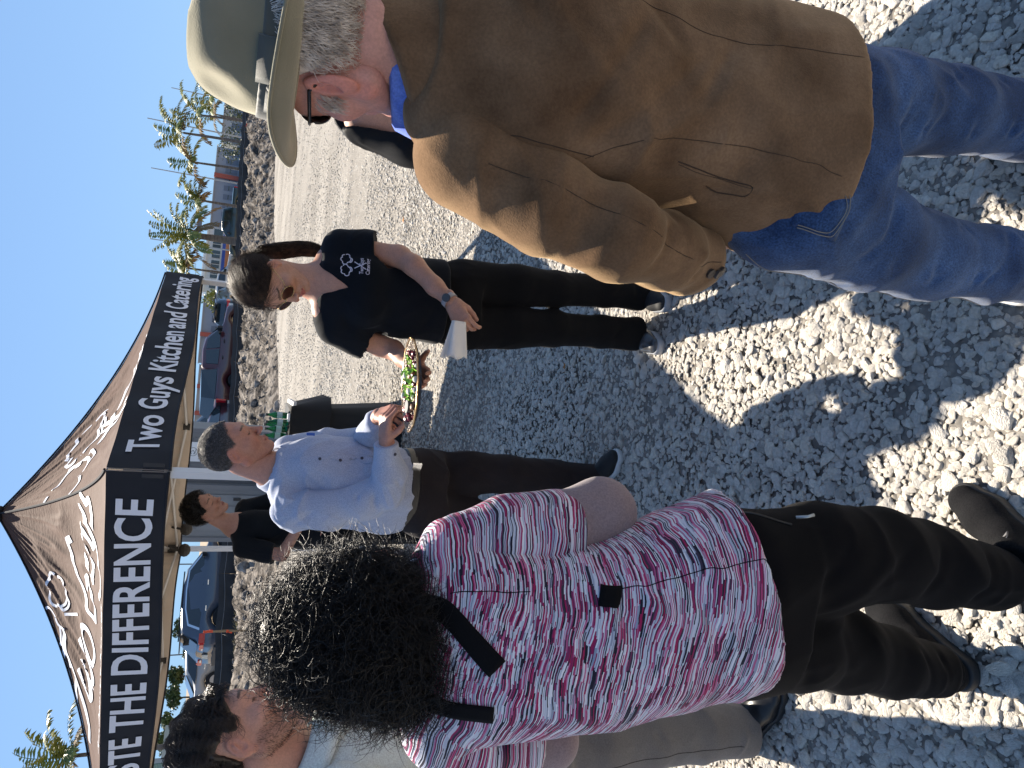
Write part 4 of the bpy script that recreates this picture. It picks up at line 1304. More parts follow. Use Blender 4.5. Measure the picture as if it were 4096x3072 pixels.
# chef hats with crossed utensils on the right hand panel
def chef(cx_, cy_, s, rot=0.0):
    ls = [arc(-0.30, 0.05, 0.17, 250, 80, 8), arc(-0.12, 0.24, 0.16, 170, 30, 8), arc(0.13, 0.22, 0.16, 140, 10, 8), arc(0.27, 0.02, 0.16, 70, -80, 8),
          [(-0.33, -0.11), (-0.20, -0.16), (-0.16, -0.34)], [(0.28, -0.13), (0.18, -0.18), (0.15, -0.34)],
          [(-0.16, -0.34), (0.0, -0.38), (0.15, -0.34)], [(-0.18, -0.24), (0.0, -0.28), (0.17, -0.24)]]
    c, n = math.cos(rot), math.sin(rot)
    return [[(cx_ + s * (a * c - b * n), cy_ + s * (a * n + b * c)) for a, b in l] for l in ls]
def spoon(x0, y0, x1, y1, s):
    d = unit([x1 - x0, y1 - y0]); n = np.array([-d[1], d[0]])
    a = np.array([x0, y0]); b = np.array([x1, y1])
    return [[tuple(a + n * s * 0.10), tuple(a + d * s * 0.5 + n * s * 0.02), tuple(b + n * s * 0.02)], [tuple(a - n * s * 0.10), tuple(a + d * s * 0.5 - n * s * 0.02), tuple(b - n * s * 0.02)],
            [tuple(a + n * s * 0.10), tuple(a - d * s * 0.05 + n * s * 0.05), tuple(a - d * s * 0.05 - n * s * 0.05), tuple(a - n * s * 0.10)]]
fR = roof_xy(cA, cB, 'a')
logo = chef(1.05, 0.98, 0.62, 0.55) + chef(1.62, 0.98, 0.56, -0.5)
logo += [[(1.26, 0.82), (1.55, 0.50), (2.0, 0.16)], [(1.22, 0.76), (1.50, 0.46), (1.94, 0.13)], [(1.46, 0.82), (1.2, 0.52), (0.98, 0.2)], [(1.52, 0.80), (1.26, 0.50), (1.04, 0.18)]]
logo += [[(1.28 + 0.03 * k, 0.80 - 0.03 * k), (1.22 + 0.03 * k, 0.72 - 0.03 * k)] for k in range(7)]
strokes(fR, logo, 0.030, 'roof_logo', M_print, can)
fL = roof_xy(cC, cA, 'b')
scr = [  # hand drawn letters: Two Guys
    [(0.42, 0.52), (0.50, 0.60), (0.66, 0.58), (0.86, 0.60)], [(0.70, 0.59), (0.62, 0.42), (0.50, 0.22), (0.40, 0.20)], [(0.30, 0.30), (0.42, 0.42), (0.62, 0.44)],
    [(0.74, 0.42), (0.72, 0.26), (0.78, 0.22), (0.86, 0.40), (0.86, 0.24), (0.93, 0.22), (1.00, 0.44)],
    arc(1.12, 0.32, 0.085, 60, 420, 16, 0.10),
    [(1.72, 0.54), (1.62, 0.60), (1.46, 0.50), (1.40, 0.34), (1.48, 0.22), (1.62, 0.24), (1.66, 0.36), (1.54, 0.36)],
    [(1.78, 0.40), (1.75, 0.26), (1.82, 0.22), (1.90, 0.28), (1.92, 0.41), (1.91, 0.23)],
    [(2.02, 0.40), (2.01, 0.26), (2.08, 0.24), (2.16, 0.40), (2.10, 0.12), (1.98, 0.04), (1.88, 0.08)],
    [(2.36, 0.40), (2.26, 0.38), (2.28, 0.31), (2.36, 0.27), (2.30, 0.21), (2.20, 0.23)]]
scr = [[(a * 1.0 + 0.22 * b + 0.10, b * 1.45 + 0.12) for a, b in l] for l in scr]
strokes(fL, scr, 0.046, 'roof_script', M_print, can)
v, f = text_mesh('Kitchen & Catering', 0.075, 1.25, None, None, None, None, shear=0.35)
make('roof_subtitle', [fL(0.80 + a, 0.08 + b) for a, b, _ in v], f, M_print, can, smooth=False)
strokes(fL, chef(0.95, 1.12, 0.40, 0.35) + chef(1.32, 1.10, 0.34, -0.3) + [[(1.02, 0.98), (0.82, 0.86)], [(1.22, 0.98), (1.34, 0.84)]], 0.02, 'roof_logo', M_print, can)

# frame: legs, sliding brackets, scissor trusses
M_brk = mat('frame_bracket', (0.02, 0.02, 0.022), 0.5)
ins = lambda c: V(*(c + (PK - c) * 0.018))
for c in (cA, cB, cC, cD):
    q = ins(c)
    l_ = MB().box((q[0], q[1], 1.05), (0.042, 0.042, 2.1), rz=math.atan2((cB - cA)[1], (cB - cA)[0])).build('leg', M_leg, can)
    MB().box((q[0], q[1], 0.012), (0.12, 0.12, 0.02)).build('foot_plate', M_leg, l_)
    MB().box((q[0], q[1], 1.97), (0.075, 0.075, 0.10), rz=0.4).build('slide_bracket', M_brk, l_)
for p, q in ((cA, cB), (cC, cA), (cB, cD), (cD, cC)):
    p_, q_ = ins(p), ins(q)
    for k in range(2):
        a = p_ + (q_ - p_) * (0.5 * k); b = p_ + (q_ - p_) * (0.5 * k + 0.5)
        for (z0, z1) in ((2.10, 1.93), (1.93, 2.10)):
            MB().tube([(a[0], a[1], z0), (b[0], b[1], z1)], 0.013, 6).build('truss_bar', M_leg, can)
    m_ = (p_ + q_) / 2
    MB().box((m_[0], m_[1], 1.93), (0.05, 0.05, 0.06), rz=0.4).build('truss_joint', M_brk, can)
for c in (cA, cB, cC, cD):
    q = ins(c)
    MB().tube([(q[0], q[1], 2.0), (PK[0] * 0.96 + q[0] * 0.04, PK[1] * 0.96 + q[1] * 0.04, 2.75)], 0.012, 6).build('rafter', M_leg, can)
MB().tube([(PK[0], PK[1], 2.6), (PK[0], PK[1], 3.05)], 0.02, 8).build('centre_pole', M_leg, can)
# two small black lamps hanging at the back left truss
for i, (u, lb) in enumerate(((0.80, 'black clip fan hanging by the rear canopy leg'), (0.86, 'black clip fan hanging on the rear truss, nearer the man in black'))):
    x_ = -2.02 + i * 0.22; y_ = 8.0
    t = empty('clip_fan', (x_, y_, 1.85), lb, 'fan')
    MB().ball((x_, y_, 1.86), (0.07, 0.05, 0.06), 6).build('fan_guard', M_brk, t)
    MB().tube([(x_, y_, 1.90), (x_ + 0.02, y_, 2.0)], 0.012, 5).build('clip', M_brk, t)

# ================================================================== DRAPED TABLE, BOTTLES
M_blackcloth = mat('black_tablecloth', (0.008, 0.009, 0.011), 0.85, sheen=0.15, bump=0.2, bscale=300)
tb = empty('draped_table', (-0.72, 7.05, 0), 'tall table under a pleated black cloth behind the man in the blue shirt', 'table')
M_tt = mat('table_plastic', (0.6, 0.6, 0.6), 0.6)
MB().box((-0.75, 7.1, 1.02), (0.80, 0.55, 0.03)).build('tabletop', M_tt, tb)
for sx in (-1, 1):
    for sy in (-1, 1):
        MB().tube([(-0.75 + sx * 0.33, 7.1 + sy * 0.2, 1.0), (-0.75 + sx * 0.33, 7.1 + sy * 0.2, 0)], 0.015, 6).build('leg', M_leg, tb)
def drape(name, x0, x1, y0, y1, z0, z1, flare, pl, amp, rnd):
    per = []
    N_ = 150
    for k in range(N_):
        s = k / N_ * 4; e = int(s); t = s - e
        cx_, cy_ = [(x0 + (x1 - x0) * t, y0), (x1, y0 + (y1 - y0) * t), (x1 - (x1 - x0) * t, y1), (x0, y1 - (y1 - y0) * t)][e]
        nx_, ny_ = [(0, -1), (1, 0), (0, 1), (-1, 0)][e]
        per.append((cx_, cy_, nx_, ny_, s))
    Vv, Ff = [], []
    NZ = 14
    for j in range(NZ + 1):
        q = j / NZ
        for (cx_, cy_, nx_, ny_, s) in per:
            w_ = flare * q ** 1.2 + amp * q ** 0.6 * (0.5 + 0.5 * math.sin(s * pl + 0.6 * math.sin(s * 3.1 + rnd)))
            Vv.append((cx_ + nx_ * w_ + (cx_ - (x0 + x1) / 2) * 0.02, cy_ + ny_ * w_, z1 + (z0 - z1) * q))
    for j in range(NZ):
        for k in range(N_):
            k2 = (k + 1) % N_
            Ff.append((j * N_ + k, (j + 1) * N_ + k, (j + 1) * N_ + k2, j * N_ + k2))
    Ff.append(tuple(range(N_)))
    return make(name, Vv, Ff, M_blackcloth, tb)
drape('cloth_skirt', -1.15, -0.42, 6.84, 7.38, 0.01, 1.035, 0.075, 24, 0.03, 0)
drape('cloth_overlay', -1.17, -0.40, 6.82, 7.40, 0.70, 1.05, 0.085, 21, 0.03, 2)
MB().box((-0.50, 6.85, 1.063), (0.07, 0.05, 0.02), rz=0.3).build('label_tag', M_sign, tb)
M_green = mat('green_bottle', (0.015, 0.16, 0.07), 0.1, trans=0.75, ior=1.33)
M_cap = mat('bottle_cap', (0.05, 0.06, 0.07), 0.4)
M_lab = mat('bottle_label', (0.30, 0.42, 0.48), 0.5)
for i, (x_, y_) in enumerate(((-0.56, 6.98), (-0.63, 7.04), (-0.50, 7.08), (-0.70, 7.12), (-0.60, 7.16))):
    t = empty('soda_bottle', (x_, y_, 1.052), ('green bottle standing nearest on the black draped table', 'green bottle second from the front on the draped table', 'green bottle at the right edge of the draped table', 'green bottle at the left of the group on the draped table', 'green bottle at the back of the group on the draped table')[i], 'bottle', 'green bottles on the draped table')
    MB().tube([(x_, y_, 1.052), (x_, y_, 1.07), (x_, y_, 1.17), (x_, y_, 1.21), (x_, y_, 1.235)], [0.028, 0.031, 0.031, 0.014, 0.012], 14).build('bottle_body', M_green, t, smooth=True)
    MB().tube([(x_, y_, 1.10), (x_, y_, 1.15)], 0.032, 14, cap=False).build('label', M_lab, t, smooth=True)
    MB().tube([(x_, y_, 1.235), (x_, y_, 1.255)], 0.014, 10).build('cap', M_cap, t)

# ================================================================== PEOPLE: shared builders
def skin_mat(name, tint):
    return mat(name, tint, 0.5, spec=0.45, vcol=True, col2=tuple(c * 0.9 for c in tint), nscale=60, sss=0.06, bump=0.4, bscale=420, bdist=0.0008, grain=0.10, gscale=260)
def cloth(name, c, c2=None, rough=0.9, nscale=6, bump=0.35, bscale=900, sheen=0.1, **k):
    return mat(name, c, rough, grain=0.15, gscale=320, spec=0.12 if max(c) < 0.02 else 0.25, col2=c2 or tuple(x * 0.85 for x in c), nscale=nscale, bump=bump, bscale=bscale, bdist=0.0008, sheen=sheen, **k)

def head_sdf(male=True, jaw=1.0, nose=1.0, smile=0.0, vox=0.0032, es=1.0):
    s = SDF(vox)
    s.ell((0, -0.014, 0.036), (0.075, 0.094, 0.083), k=0)
    s.ell((0, 0.022, -0.02), (0.062 * jaw, 0.066, 0.085), k=0.03)
    jw = 0.054 * jaw if male else 0.047 * jaw
    for sx in (-1, 1):
        s.cone((sx * jw, -0.004, -0.055), (sx * 0.018, 0.062, -0.098), 0.019, 0.018, k=0.02)
        s.cone((sx * jw, -0.006, -0.05), (sx * 0.066, -0.006, 0.0), 0.018, 0.014, k=0.02)
        s.ell((sx * 0.042, 0.052, -0.026), (0.024, 0.026, 0.022), k=0.02)
    s.ell((0, 0.074, -0.098), (0.024 if male else 0.018, 0.018, 0.018), k=0.018)
    s.cone((-0.036, 0.071, 0.026), (0.036, 0.071, 0.026), 0.017 if male else 0.014, 0.017 if male else 0.014, k=0.018)
    for sx in (-1, 1):
        s.ell((sx * 0.032, 0.099, 0.003), (0.019, 0.016, 0.0125), k=0.012, op='s')
    for sx in (-1, 1):
        s.ell((sx * 0.032, 0.073, 0.002), (0.0150, 0.0135, 0.0125), k=0.003)
        s.cone((sx * 0.017, 0.083, 0.009), (sx * 0.047, 0.076, 0.008), 0.0035, 0.003, k=0.005)
    n = nose
    s.cone((0, 0.083, 0.012), (0, 0.106 * n ** 0.3, -0.030), 0.0075, 0.0105, k=0.012)
    s.ell((0, 0.110 * n ** 0.5, -0.034), (0.0105, 0.0115, 0.0095), k=0.006)
    for sx in (-1, 1):
        s.ell((sx * 0.0125, 0.098, -0.037), (0.0075, 0.010, 0.0075), k=0.005)
        s.ell((sx * 0.0065, 0.104, -0.0455), (0.0035, 0.005, 0.0035), k=0.003, op='s')
    s.ell((0, 0.080, -0.066), (0.027, 0.014, 0.016), k=0.012)
    s.cone((-0.020, 0.085, -0.0635), (0, 0.0935, -0.0620), 0.0035, 0.0050, k=0.004)
    s.cone((0.020, 0.085, -0.0635), (0, 0.0935, -0.0620), 0.0035, 0.0050, k=0.004)
    s.cone((-0.017, 0.085, -0.073), (0, 0.0915, -0.0745), 0.0038, 0.0062, k=0.004)
    s.cone((0.017, 0.085, -0.073), (0, 0.0915, -0.0745), 0.0038, 0.0062, k=0.004)
    s.cone((-0.022, 0.087, -0.068 + smile * 0.3), (0.022, 0.087, -0.068 + smile * 0.3), 0.0022, 0.0022, k=0.003, op='s')
    s.cone((0, 0.094, -0.050), (0, 0.096, -0.056), 0.0022, 0.0025, k=0.004, op='s')
    for sx in (-1, 1):          # ears
        R = frame(unit([sx * 0.35, 0.10, 0.0])); R = np.stack([unit([0.95, sx * 0.30, 0]), unit([-sx * 0.30, 0.93, -0.2]), unit([0, 0.2, 0.97])], 1)
        c = np.array([sx * 0.079, -0.012, -0.004])
        s.ell(c + np.array([sx * 0.004 * (es - 1) * 5, 0, 0]), (0.0075, 0.0175 * es, 0.031 * es), R=R, k=0.006)
        s.ell(c + np.array([sx * 0.0065, 0.002, 0.006]), (0.0055, 0.0105, 0.018), R=R, k=0.003, op='s')
        s.ell(c + np.array([sx * 0.006, 0.006, -0.008]), (0.006, 0.006, 0.008), R=R, k=0.003, op='s')
        s.ell(c + np.array([-sx * 0.002, 0.003, -0.028]), (0.006, 0.009, 0.009), k=0.004)
        s.cone(c + np.array([sx * 0.004, 0.004, 0.014]), c + np.array([sx * 0.004, -0.006, -0.006]), 0.0028, 0.0028, k=0.003)
    return s

def head_colors(p, base, lips, male=True, stubble=0.0, blush=0.25, brow=(0.05, 0.035, 0.025), closed=True, grey=False):
    n = len(p); c = np.tile(np.array(base, float), (n, 1))
    x, y, z = np.abs(p[:, 0]), p[:, 1], p[:, 2]
    def mixc(m, col):
        m = np.clip(m, 0, 1)[:, None]
        return c * (1 - m) + np.array(col) * m
    red = np.array(base) * np.array([1.12, 0.72, 0.66])
    c = mixc(blush * np.exp(-(((x - 0.042) / 0.02) ** 2 + ((y - 0.07) / 0.03) ** 2 + ((z + 0.028) / 0.02) ** 2)), red)
    c = mixc(blush * 1.2 * np.exp(-((x / 0.016) ** 2 + ((y - 0.108) / 0.015) ** 2 + ((z + 0.036) / 0.014) ** 2)), red)
    c = mixc(0.9 * blush * np.clip((x - 0.074) / 0.006, 0, 1), red)
    lz = np.interp(x, [0, 0.012, 0.022], [0.0115, 0.009, 0.002])
    c = mixc(((np.abs(z + 0.0685) < lz) & (y > 0.078) & (x < 0.023)) * 0.85, lips)
    c = mixc(((np.abs(z + 0.068) < 0.0014) & (y > 0.08) & (x < 0.022)) * 0.7, np.array(lips) * 0.3)
    bz = 0.026 + 0.006 * np.sin(np.clip((x - 0.012) / 0.04, 0, 1) * 2.4)
    bw = np.where(x < 0.02, 0.0045, 0.0045 - (x - 0.02) * 0.06)
    c = mixc(((np.abs(z - bz) < bw) & (x > 0.012) & (x < 0.053) & (y > 0.045)) * 0.85, brow)
    ey = (x - 0.032) / 0.0145
    if closed:
        c = mixc((np.abs(z + 0.0015 + 0.004 * (1 - ey ** 2)) < 0.0022) * (np.abs(ey) < 1) * (y > 0.07) * 0.9, (0.03, 0.02, 0.018))
    else:
        ins = (np.abs(ey) < 1) & (np.abs(z - 0.001) < 0.0052 * (1 - 0.6 * ey ** 2)) & (y > 0.07)
        c = mixc(ins * 1.0, (0.55, 0.52, 0.50))
        c = mixc((ins & (np.abs(x - 0.032) < 0.0055)) * 1.0, (0.03, 0.02, 0.015))
        c = mixc((np.abs(z - 0.0065 + 0.004 * ey ** 2) < 0.0018) * (np.abs(ey) < 1) * (y > 0.07) * 0.9, (0.03, 0.02, 0.018))
    c = mixc(0.2 * np.exp(-(((x - 0.032) / 0.02) ** 2 + ((z + 0.010) / 0.008) ** 2)) * (y > 0.06), np.array(base) * 0.6)
    if stubble > 0:
        b = np.clip((-0.030 - z) / 0.02, 0, 1) * np.clip((y + 0.03) / 0.03, 0, 1) * np.clip((x * 0.8 + (-z - 0.045)) / 0.02, 0, 1)
        b = np.maximum(b, (np.abs(z + 0.052) < 0.006) * (y > 0.075) * (x < 0.028) * 0.9)
        b = b * (1 - ((np.abs(z + 0.0685) < 0.010) & (x < 0.022) & (y > 0.08)))
        b = b * (0.55 + 0.9 * (vnoise(p * 420, 3) - 0.4))
        c = mixc(stubble * b, (0.07, 0.055, 0.04) if not grey else (0.3, 0.28, 0.27))
    return c

def hand_sdf(s, W_, side, curls, thumb=(0.55, 0.6, -0.45), sc=1.0, spread=0.0):
    """adds palm and five fingers; W_: 4x4 as (origin, R) local->world; side +1 thumb at +x; curls per finger (a,b,c) radians"""
    o, R = W_
    T = lambda x, y, z: o + R @ (np.array([x * side, y, z]) * sc)
    s.cone(T(0.0, -0.03, 0), T(0.0, 0.01, 0), 0.026 * sc, 0.026 * sc, k=0.012, flat=(R[:, 2], 0.72))
    for x0, x1 in ((0.022, 0.030), (0.004, 0.010), (-0.010, -0.010), (-0.022, -0.028)):
        s.cone(T(x0 * 0.7, 0.015, 0), T(x1, 0.082, 0), 0.0155 * sc, 0.0115 * sc, k=0.012)
    base = [(0.031, 0.086, 0.041, 0.025, 0.020), (0.0105, 0.090, 0.045, 0.028, 0.021), (-0.010, 0.087, 0.041, 0.027, 0.020), (-0.0285, 0.078, 0.032, 0.020, 0.018)]
    for i, (x, y, l1, l2, l3) in enumerate(base):
        cu = curls[i]
        p = np.array([x, y, 0.0]); a = 0.0
        fx = (1.5 - i) * 0.06 + spread * (1.5 - i)
        r = [0.0098, 0.0088, 0.0080, 0.0066] if i < 3 else [0.0085, 0.0076, 0.0070, 0.0058]
        for j, l in enumerate((l1, l2, l3)):
            a += cu[j]
            d = np.array([math.sin(fx) * math.cos(a), math.cos(fx) * math.cos(a), -math.sin(a)])
            q = p + d * l
            s.cone(T(*p), T(*q), r[j] * sc, r[j + 1] * sc, k=0.0035 if j else 0.006)
            p = q
    d = unit(thumb)
    p0 = np.array([0.020, 0.014, -0.006]); p1 = p0 + unit(d + np.array([0.15, 0, 0])) * 0.042; p2 = p1 + unit(d * 1.0 + np.array([-0.15, 0.25, 0])) * 0.031; p3 = p2 + unit(d + np.array([-0.35, 0.35, 0])) * 0.025
    for a, b, ra, rb, k in ((p0, p1, 0.0165, 0.0118, 0.012), (p1, p2, 0.0115, 0.0098, 0.004), (p2, p3, 0.0098, 0.0078, 0.003)):
        s.cone(T(*a), T(*b), ra * sc, rb * sc, k=k)

def hand_frame(wrist, fingers_dir, back_dir):
    y = unit(fingers_dir); z = np.array(back_dir, float); z = unit(z - y * (z @ y)); x = np.cross(y, z)
    return (np.array(wrist, float), np.stack([x, y, z], 1))

def shoe(parent, heel, toe, w_=0.045, M_up=None, M_sole=None, M_lace=None, style='sneaker', name='shoe', z0=0.012, label=None):
    heel = V(heel[0], heel[1], z0); toe = V(toe[0], toe[1], z0)
    L_ = np.linalg.norm(toe - heel); y = (toe - heel) / L_; up_ = V(0, 0, 1); x = np.cross(y, up_)
    P = lambda a, b, c: heel + x * a + y * b * L_ + up_ * c
    s = SDF(0.0042)
    s.cone(P(0, 0.11, 0.052), P(0, 0.42, 0.052), w_ * 0.80, w_ * 0.84, k=0)
    s.cone(P(0, 0.42, 0.047), P(0, 0.66, 0.036), w_ * 0.84, w_ * 0.98, k=0.02, flat=((0, 0, 1), 0.86))
    s.cone(P(0, 0.66, 0.034), P(0.0, 0.86, 0.027), w_ * 0.98, w_ * 0.80, k=0.02, flat=((0, 0, 1), 0.72))
    s.cone(P(0, 0.12, 0.07), P(0, 0.28, 0.092), w_ * 0.78, w_ * 0.70, k=0.02)
    s.ell(P(0, 0.17, 0.135), (w_ * 0.74, w_ * 0.9, 0.045), k=0.012, op='s')
    s.half(P(0, 0, 0.016), (0, 0, -1))
    v, f = s.mesh(); v = smooth(v, f, 1)
    o = make(name, v, f, M_up, parent)
    if label: o['label'] = label
    q = SDF(0.0045)
    for a, b, ra, rb in ((0.12, 0.40, 0.92, 0.90), (0.40, 0.68, 0.90, 1.10), (0.68, 0.87, 1.10, 0.90)):
        q.cone(P(0, a, 0.012), P(0, b, 0.012), w_ * ra, w_ * rb, k=0.01)
    q.half(P(0, 0, 0.030 if style == 'sneaker' else 0.020), (0, 0, 1)); q.half(P(0, 0, -0.014), (0, 0, -1))
    v, f = q.mesh(); v = smooth(v, f, 1)
    make('sole', v, f, M_sole, o)
    if style != 'slip':
        b_ = MB()
        for i in range(5):
            t = 0.36 + i * 0.06; hz = 0.092 - i * 0.0085 * (1.15 if style == 'sneaker' else 1)
            for s_ in (-1, 1):
                b_.tube([P(-s_ * 0.020, t, hz - 0.004), P(0, t + 0.02, hz + 0.004), P(s_ * 0.020, t + 0.045, hz - 0.008)], 0.0028, 5)
        b_.tube([P(0, 0.36, 0.10), P(0.02, 0.33, 0.106), P(0.032, 0.38, 0.092), P(0.0, 0.37, 0.10)], 0.0025, 5)
        b_.tube([P(0, 0.36, 0.10), P(-0.02, 0.33, 0.106), P(-0.032, 0.39, 0.09), P(0.0, 0.37, 0.10)], 0.0025, 5)
        b_.build('laces', M_lace or M_up, o, smooth=True)
    return o

def cap_hair(hz, infl=0.006, vox=0.0045, extra=None, wav=0.0, seed=0, sc=(1, 1, 1)):
    """hair mass in head space above the hairline hz(y)"""
    s = SDF(vox)
    s.ell((0, -0.016, 0.038), np.array((0.079, 0.099, 0.087)) * np.array(sc) + infl, k=0)
    if extra: extra(s)
    s.fn(lambda g: np.interp(g[..., 1], *hz) - g[..., 2] - 0.0)
    v, f = s.mesh()
    if wav > 0:
        n = normals(v, f)
        v = folds(v, n, amp=wav, sc=(26, 26, 34), seed=seed, warp=0.5)
    return v, f

def scalp(p, c, hz, col, soft=0.006, seed=2):
    z = np.interp(p[:, 1], *hz) + (vnoise(p * 160, seed) - 0.5) * 0.012
    m = np.clip((p[:, 2] - z) / soft, 0, 1) * (np.abs(p[:, 0]) < 0.0765)
    return c * (1 - m[:, None]) + np.array(col) * m[:, None]

def hairs_on(n, hz, length, comb, curl=0.0, lift=0.35, infl=0.004, r=0.0005, M_=7, seed=1, sc=(1, 1, 1), rnd=0.35, ymin=-9, keep=None):
    """strands rooted on the cranium above hairline hz; comb(p)->direction; head space"""
    g = np.random.default_rng(seed)
    c = np.array((0, -0.016, 0.038)); R = np.array((0.079, 0.099, 0.087)) * np.array(sc) + infl
    d = g.normal(size=(n * 3, 3)); d /= np.linalg.norm(d, axis=1, keepdims=True)
    p = c + d * R
    ok = p[:, 2] > np.interp(p[:, 1], *hz) + (vnoise(p * 160, 2) - 0.5) * 0.012
    if keep is not None: ok &= keep(p)
    p = p[ok][:n]; d = d[ok][:n]
    nn = d / R; nn /= np.linalg.norm(nn, axis=1, keepdims=True)
    cb = comb(p); cb = cb + g.normal(0, rnd, p.shape)
    cb -= nn * (cb * nn).sum(1, keepdims=True); cb /= np.linalg.norm(cb, axis=1, keepdims=True) + 1e-9
    L_ = length * g.uniform(0.6, 1.15, (len(p), 1))
    sd_ = np.cross(nn, cb)
    ph = g.uniform(0, 6.28, (len(p), 1))
    P = []
    for k in range(M_):
        t = k / (M_ - 1)
        q = p + cb * L_ * t + nn * L_ * (lift * math.sin(t * 2.2) - 0.35 * t * t * (L_ / 0.1)) + sd_ * curl * np.sin(ph + t * 9) * t
        e = (q - c) / R; l = np.linalg.norm(e, axis=1, keepdims=True)
        q = np.where(l < 1.005, c + e / l * 1.005 * R, q)
        P.append(q)
    return np.stack(P, 1), r

def xf(P, c, F, s):
    return np.asarray(P) @ (F.T * s) + c

def finish_body(name, parts, cols, m, parent):
    v, f = merge(parts)
    return make(name, v, f, m, parent, col=np.concatenate(cols))

def glasses(parent, c, F, s, m_lens, m_frame, wrap=False, lw=0.021, lh=0.019, name='sunglasses'):
    T = lambda x, y, z: xf([[x, y, z]], c, F, s)[0]
    fr = MB()
    lens_all = []
    for sx in (-1, 1):
        ring = []
        for k in range(25):
            a = 2 * math.pi * k / 24
            x = sx * 0.033 + lw * 1.12 * math.cos(a) ; z = -0.002 + lh * math.sin(a) - 0.004 * max(0, -math.sin(a)) * (1 - sx * math.cos(a)) * 0.5
            y = 0.094 - abs(x) * (0.35 if wrap else 0.16) - (0.012 if wrap else 0)* 0
            ring.append(T(x, y, z))
        fr.tube(ring, 0.0022 if wrap else 0.0011, 5)
        lens_all.append(ring[:-1])
        fr.tube([T(sx * 0.056, 0.082, 0.006), T(sx * 0.074, 0.066 if not wrap else 0.06, 0.006), T(sx * 0.081, 0.0, 0.008), T(sx * 0.080, -0.012, 0.0)], 0.0028 if wrap else 0.0012, 5)
    fr.tube([T(-0.012, 0.094, 0.004), T(0, 0.098, 0.007), T(0.012, 0.094, 0.004)], 0.0014, 5)
    g = fr.build(name + '_frame', m_frame, parent, smooth=True)
    for ring in lens_all:
        ctr = np.mean(ring, 0) + F[:, 1] * 0.003
        n_ = len(ring)
        Vv = [ctr] + list(ring) + [ctr - F[:, 1] * 0.002] + [q - F[:, 1] * 0.0015 for q in ring]
        Ff = [(0, 1 + k, 1 + (k + 1) % n_) for k in range(n_)] + [(n_ + 1, n_ + 2 + (k + 1) % n_, n_ + 2 + k) for k in range(n_)]
        make('lens', Vv, Ff, m_lens, g, smooth=True)
    return g

def button(parent, bvh, p, r, m, name='button'):
    h_ = bvh.find_nearest(Vector(p))
    c = h_[0] + h_[1] * 0.0015
    return MB().disc(c, r, h_[1], 0.003, 12).build(name, m, parent)

def strip_on(bvh, pts, width, lift=0.004, up=None, name='strip', m=None, parent=None, seg=0.008, across=4):
    """band of cloth following a surface"""
    P_ = [np.array(p, float) for p in pts]
    dense = []
    for a, b in zip(P_[:-1], P_[1:]):
        k = max(2, int(np.linalg.norm(b - a) / seg)); dense += [a + (b - a) * i / k for i in range(k)]
    dense.append(P_[-1]); D_ = np.array(dense)
    for _ in range(4):
        D_[1:-1] = 0.5 * D_[1:-1] + 0.25 * (D_[2:] + D_[:-2])
    Vv, Ff = [], []
    T = np.gradient(D_, axis=0)
    for i, p in enumerate(D_):
        h_ = bvh.find_nearest(Vector(p)); n_ = np.array(h_[1]); t = unit(T[i]); sd_ = unit(np.cross(n_, t))
        for j in range(across + 1):
            q = p + sd_ * width * (j / across - 0.5)
            hh_ = bvh.find_nearest(Vector(q))
            Vv.append(np.array(hh_[0]) + np.array(hh_[1]) * lift)
    a1 = across + 1
    for i in range(len(D_) - 1):
        for j in range(across):
            Ff.append((i * a1 + j, i * a1 + j + 1, (i + 1) * a1 + j + 1, (i + 1) * a1 + j))
    o = make(name, Vv, Ff, m, parent)
    md = o.modifiers.new('thickness', 'SOLIDIFY'); md.thickness = 0.002; md.offset = 1
    return o

def garment(name, s, m, parent, creases=(), sm=2, vcolf=None, **fk):
    v, f = s.mesh(); v = smooth(v, f, sm)
    if fk or creases:
        n = normals(v, f); v = folds(v, n, creases=creases, **fk); v = smooth(v, f, 1, 0.35)
    o = make(name, v, f, m, parent, col=None if vcolf is None else vcolf(v))
    return o, v, f

def person(label, loc):
    return empty('person', loc, label, 'person')

SKIN = V(0.50, 0.27, 0.19)
M_skin_a = skin_mat('skin', (1, 1, 1))
M_blacklace = mat('black_lace', (0.02, 0.02, 0.022), 0.8)
M_gold = mat('gold_wire', (0.75, 0.55, 0.25), 0.2, metal=1.0)
M_darkmetal = mat('dark_metal', (0.05, 0.05, 0.05), 0.35, metal=0.8)

# ================================================================== MAN IN THE HAT (from behind, right)
pH = person('man seen from behind in olive felt hat, brown suede jacket and blue jeans', (0.46, 1.0, 0))
cH = V(0.448, 1.045, 1.612); FH = frame((-0.47, 0.87, -0.12)); sH = 1.0
hv, hf = head_sdf(True, 1.10, 1.05, es=1.22).mesh()
hc = head_colors(hv, (0.56, 0.27, 0.215), (0.4, 0.15, 0.13), blush=0.5, stubble=0.1, brow=(0.3, 0.28, 0.26), grey=True)
hv = xf(hv, cH, FH, sH)
b = SDF(0.009)
b.cone(cH + FH @ V(0, -0.028, -0.05), (0.462, 1.035, 1.46), 0.058, 0.060, k=0.02)
b.cone((0.47, 1.02, 1.40), (0.47, 1.0, 0.95), 0.075, 0.10, k=0.03)
b.cone((0.345, 0.96, 0.84), (0.325, 1.0, 0.46), 0.075, 0.05, k=0.02); b.cone((0.325, 1.0, 0.46), (0.355, 1.0, 0.09), 0.05, 0.038, k=0.02)
b.cone((0.525, 0.95, 0.84), (0.60, 0.97, 0.46), 0.075, 0.05, k=0.02); b.cone((0.60, 0.97, 0.46), (0.66, 0.98, 0.09), 0.05, 0.038, k=0.02)
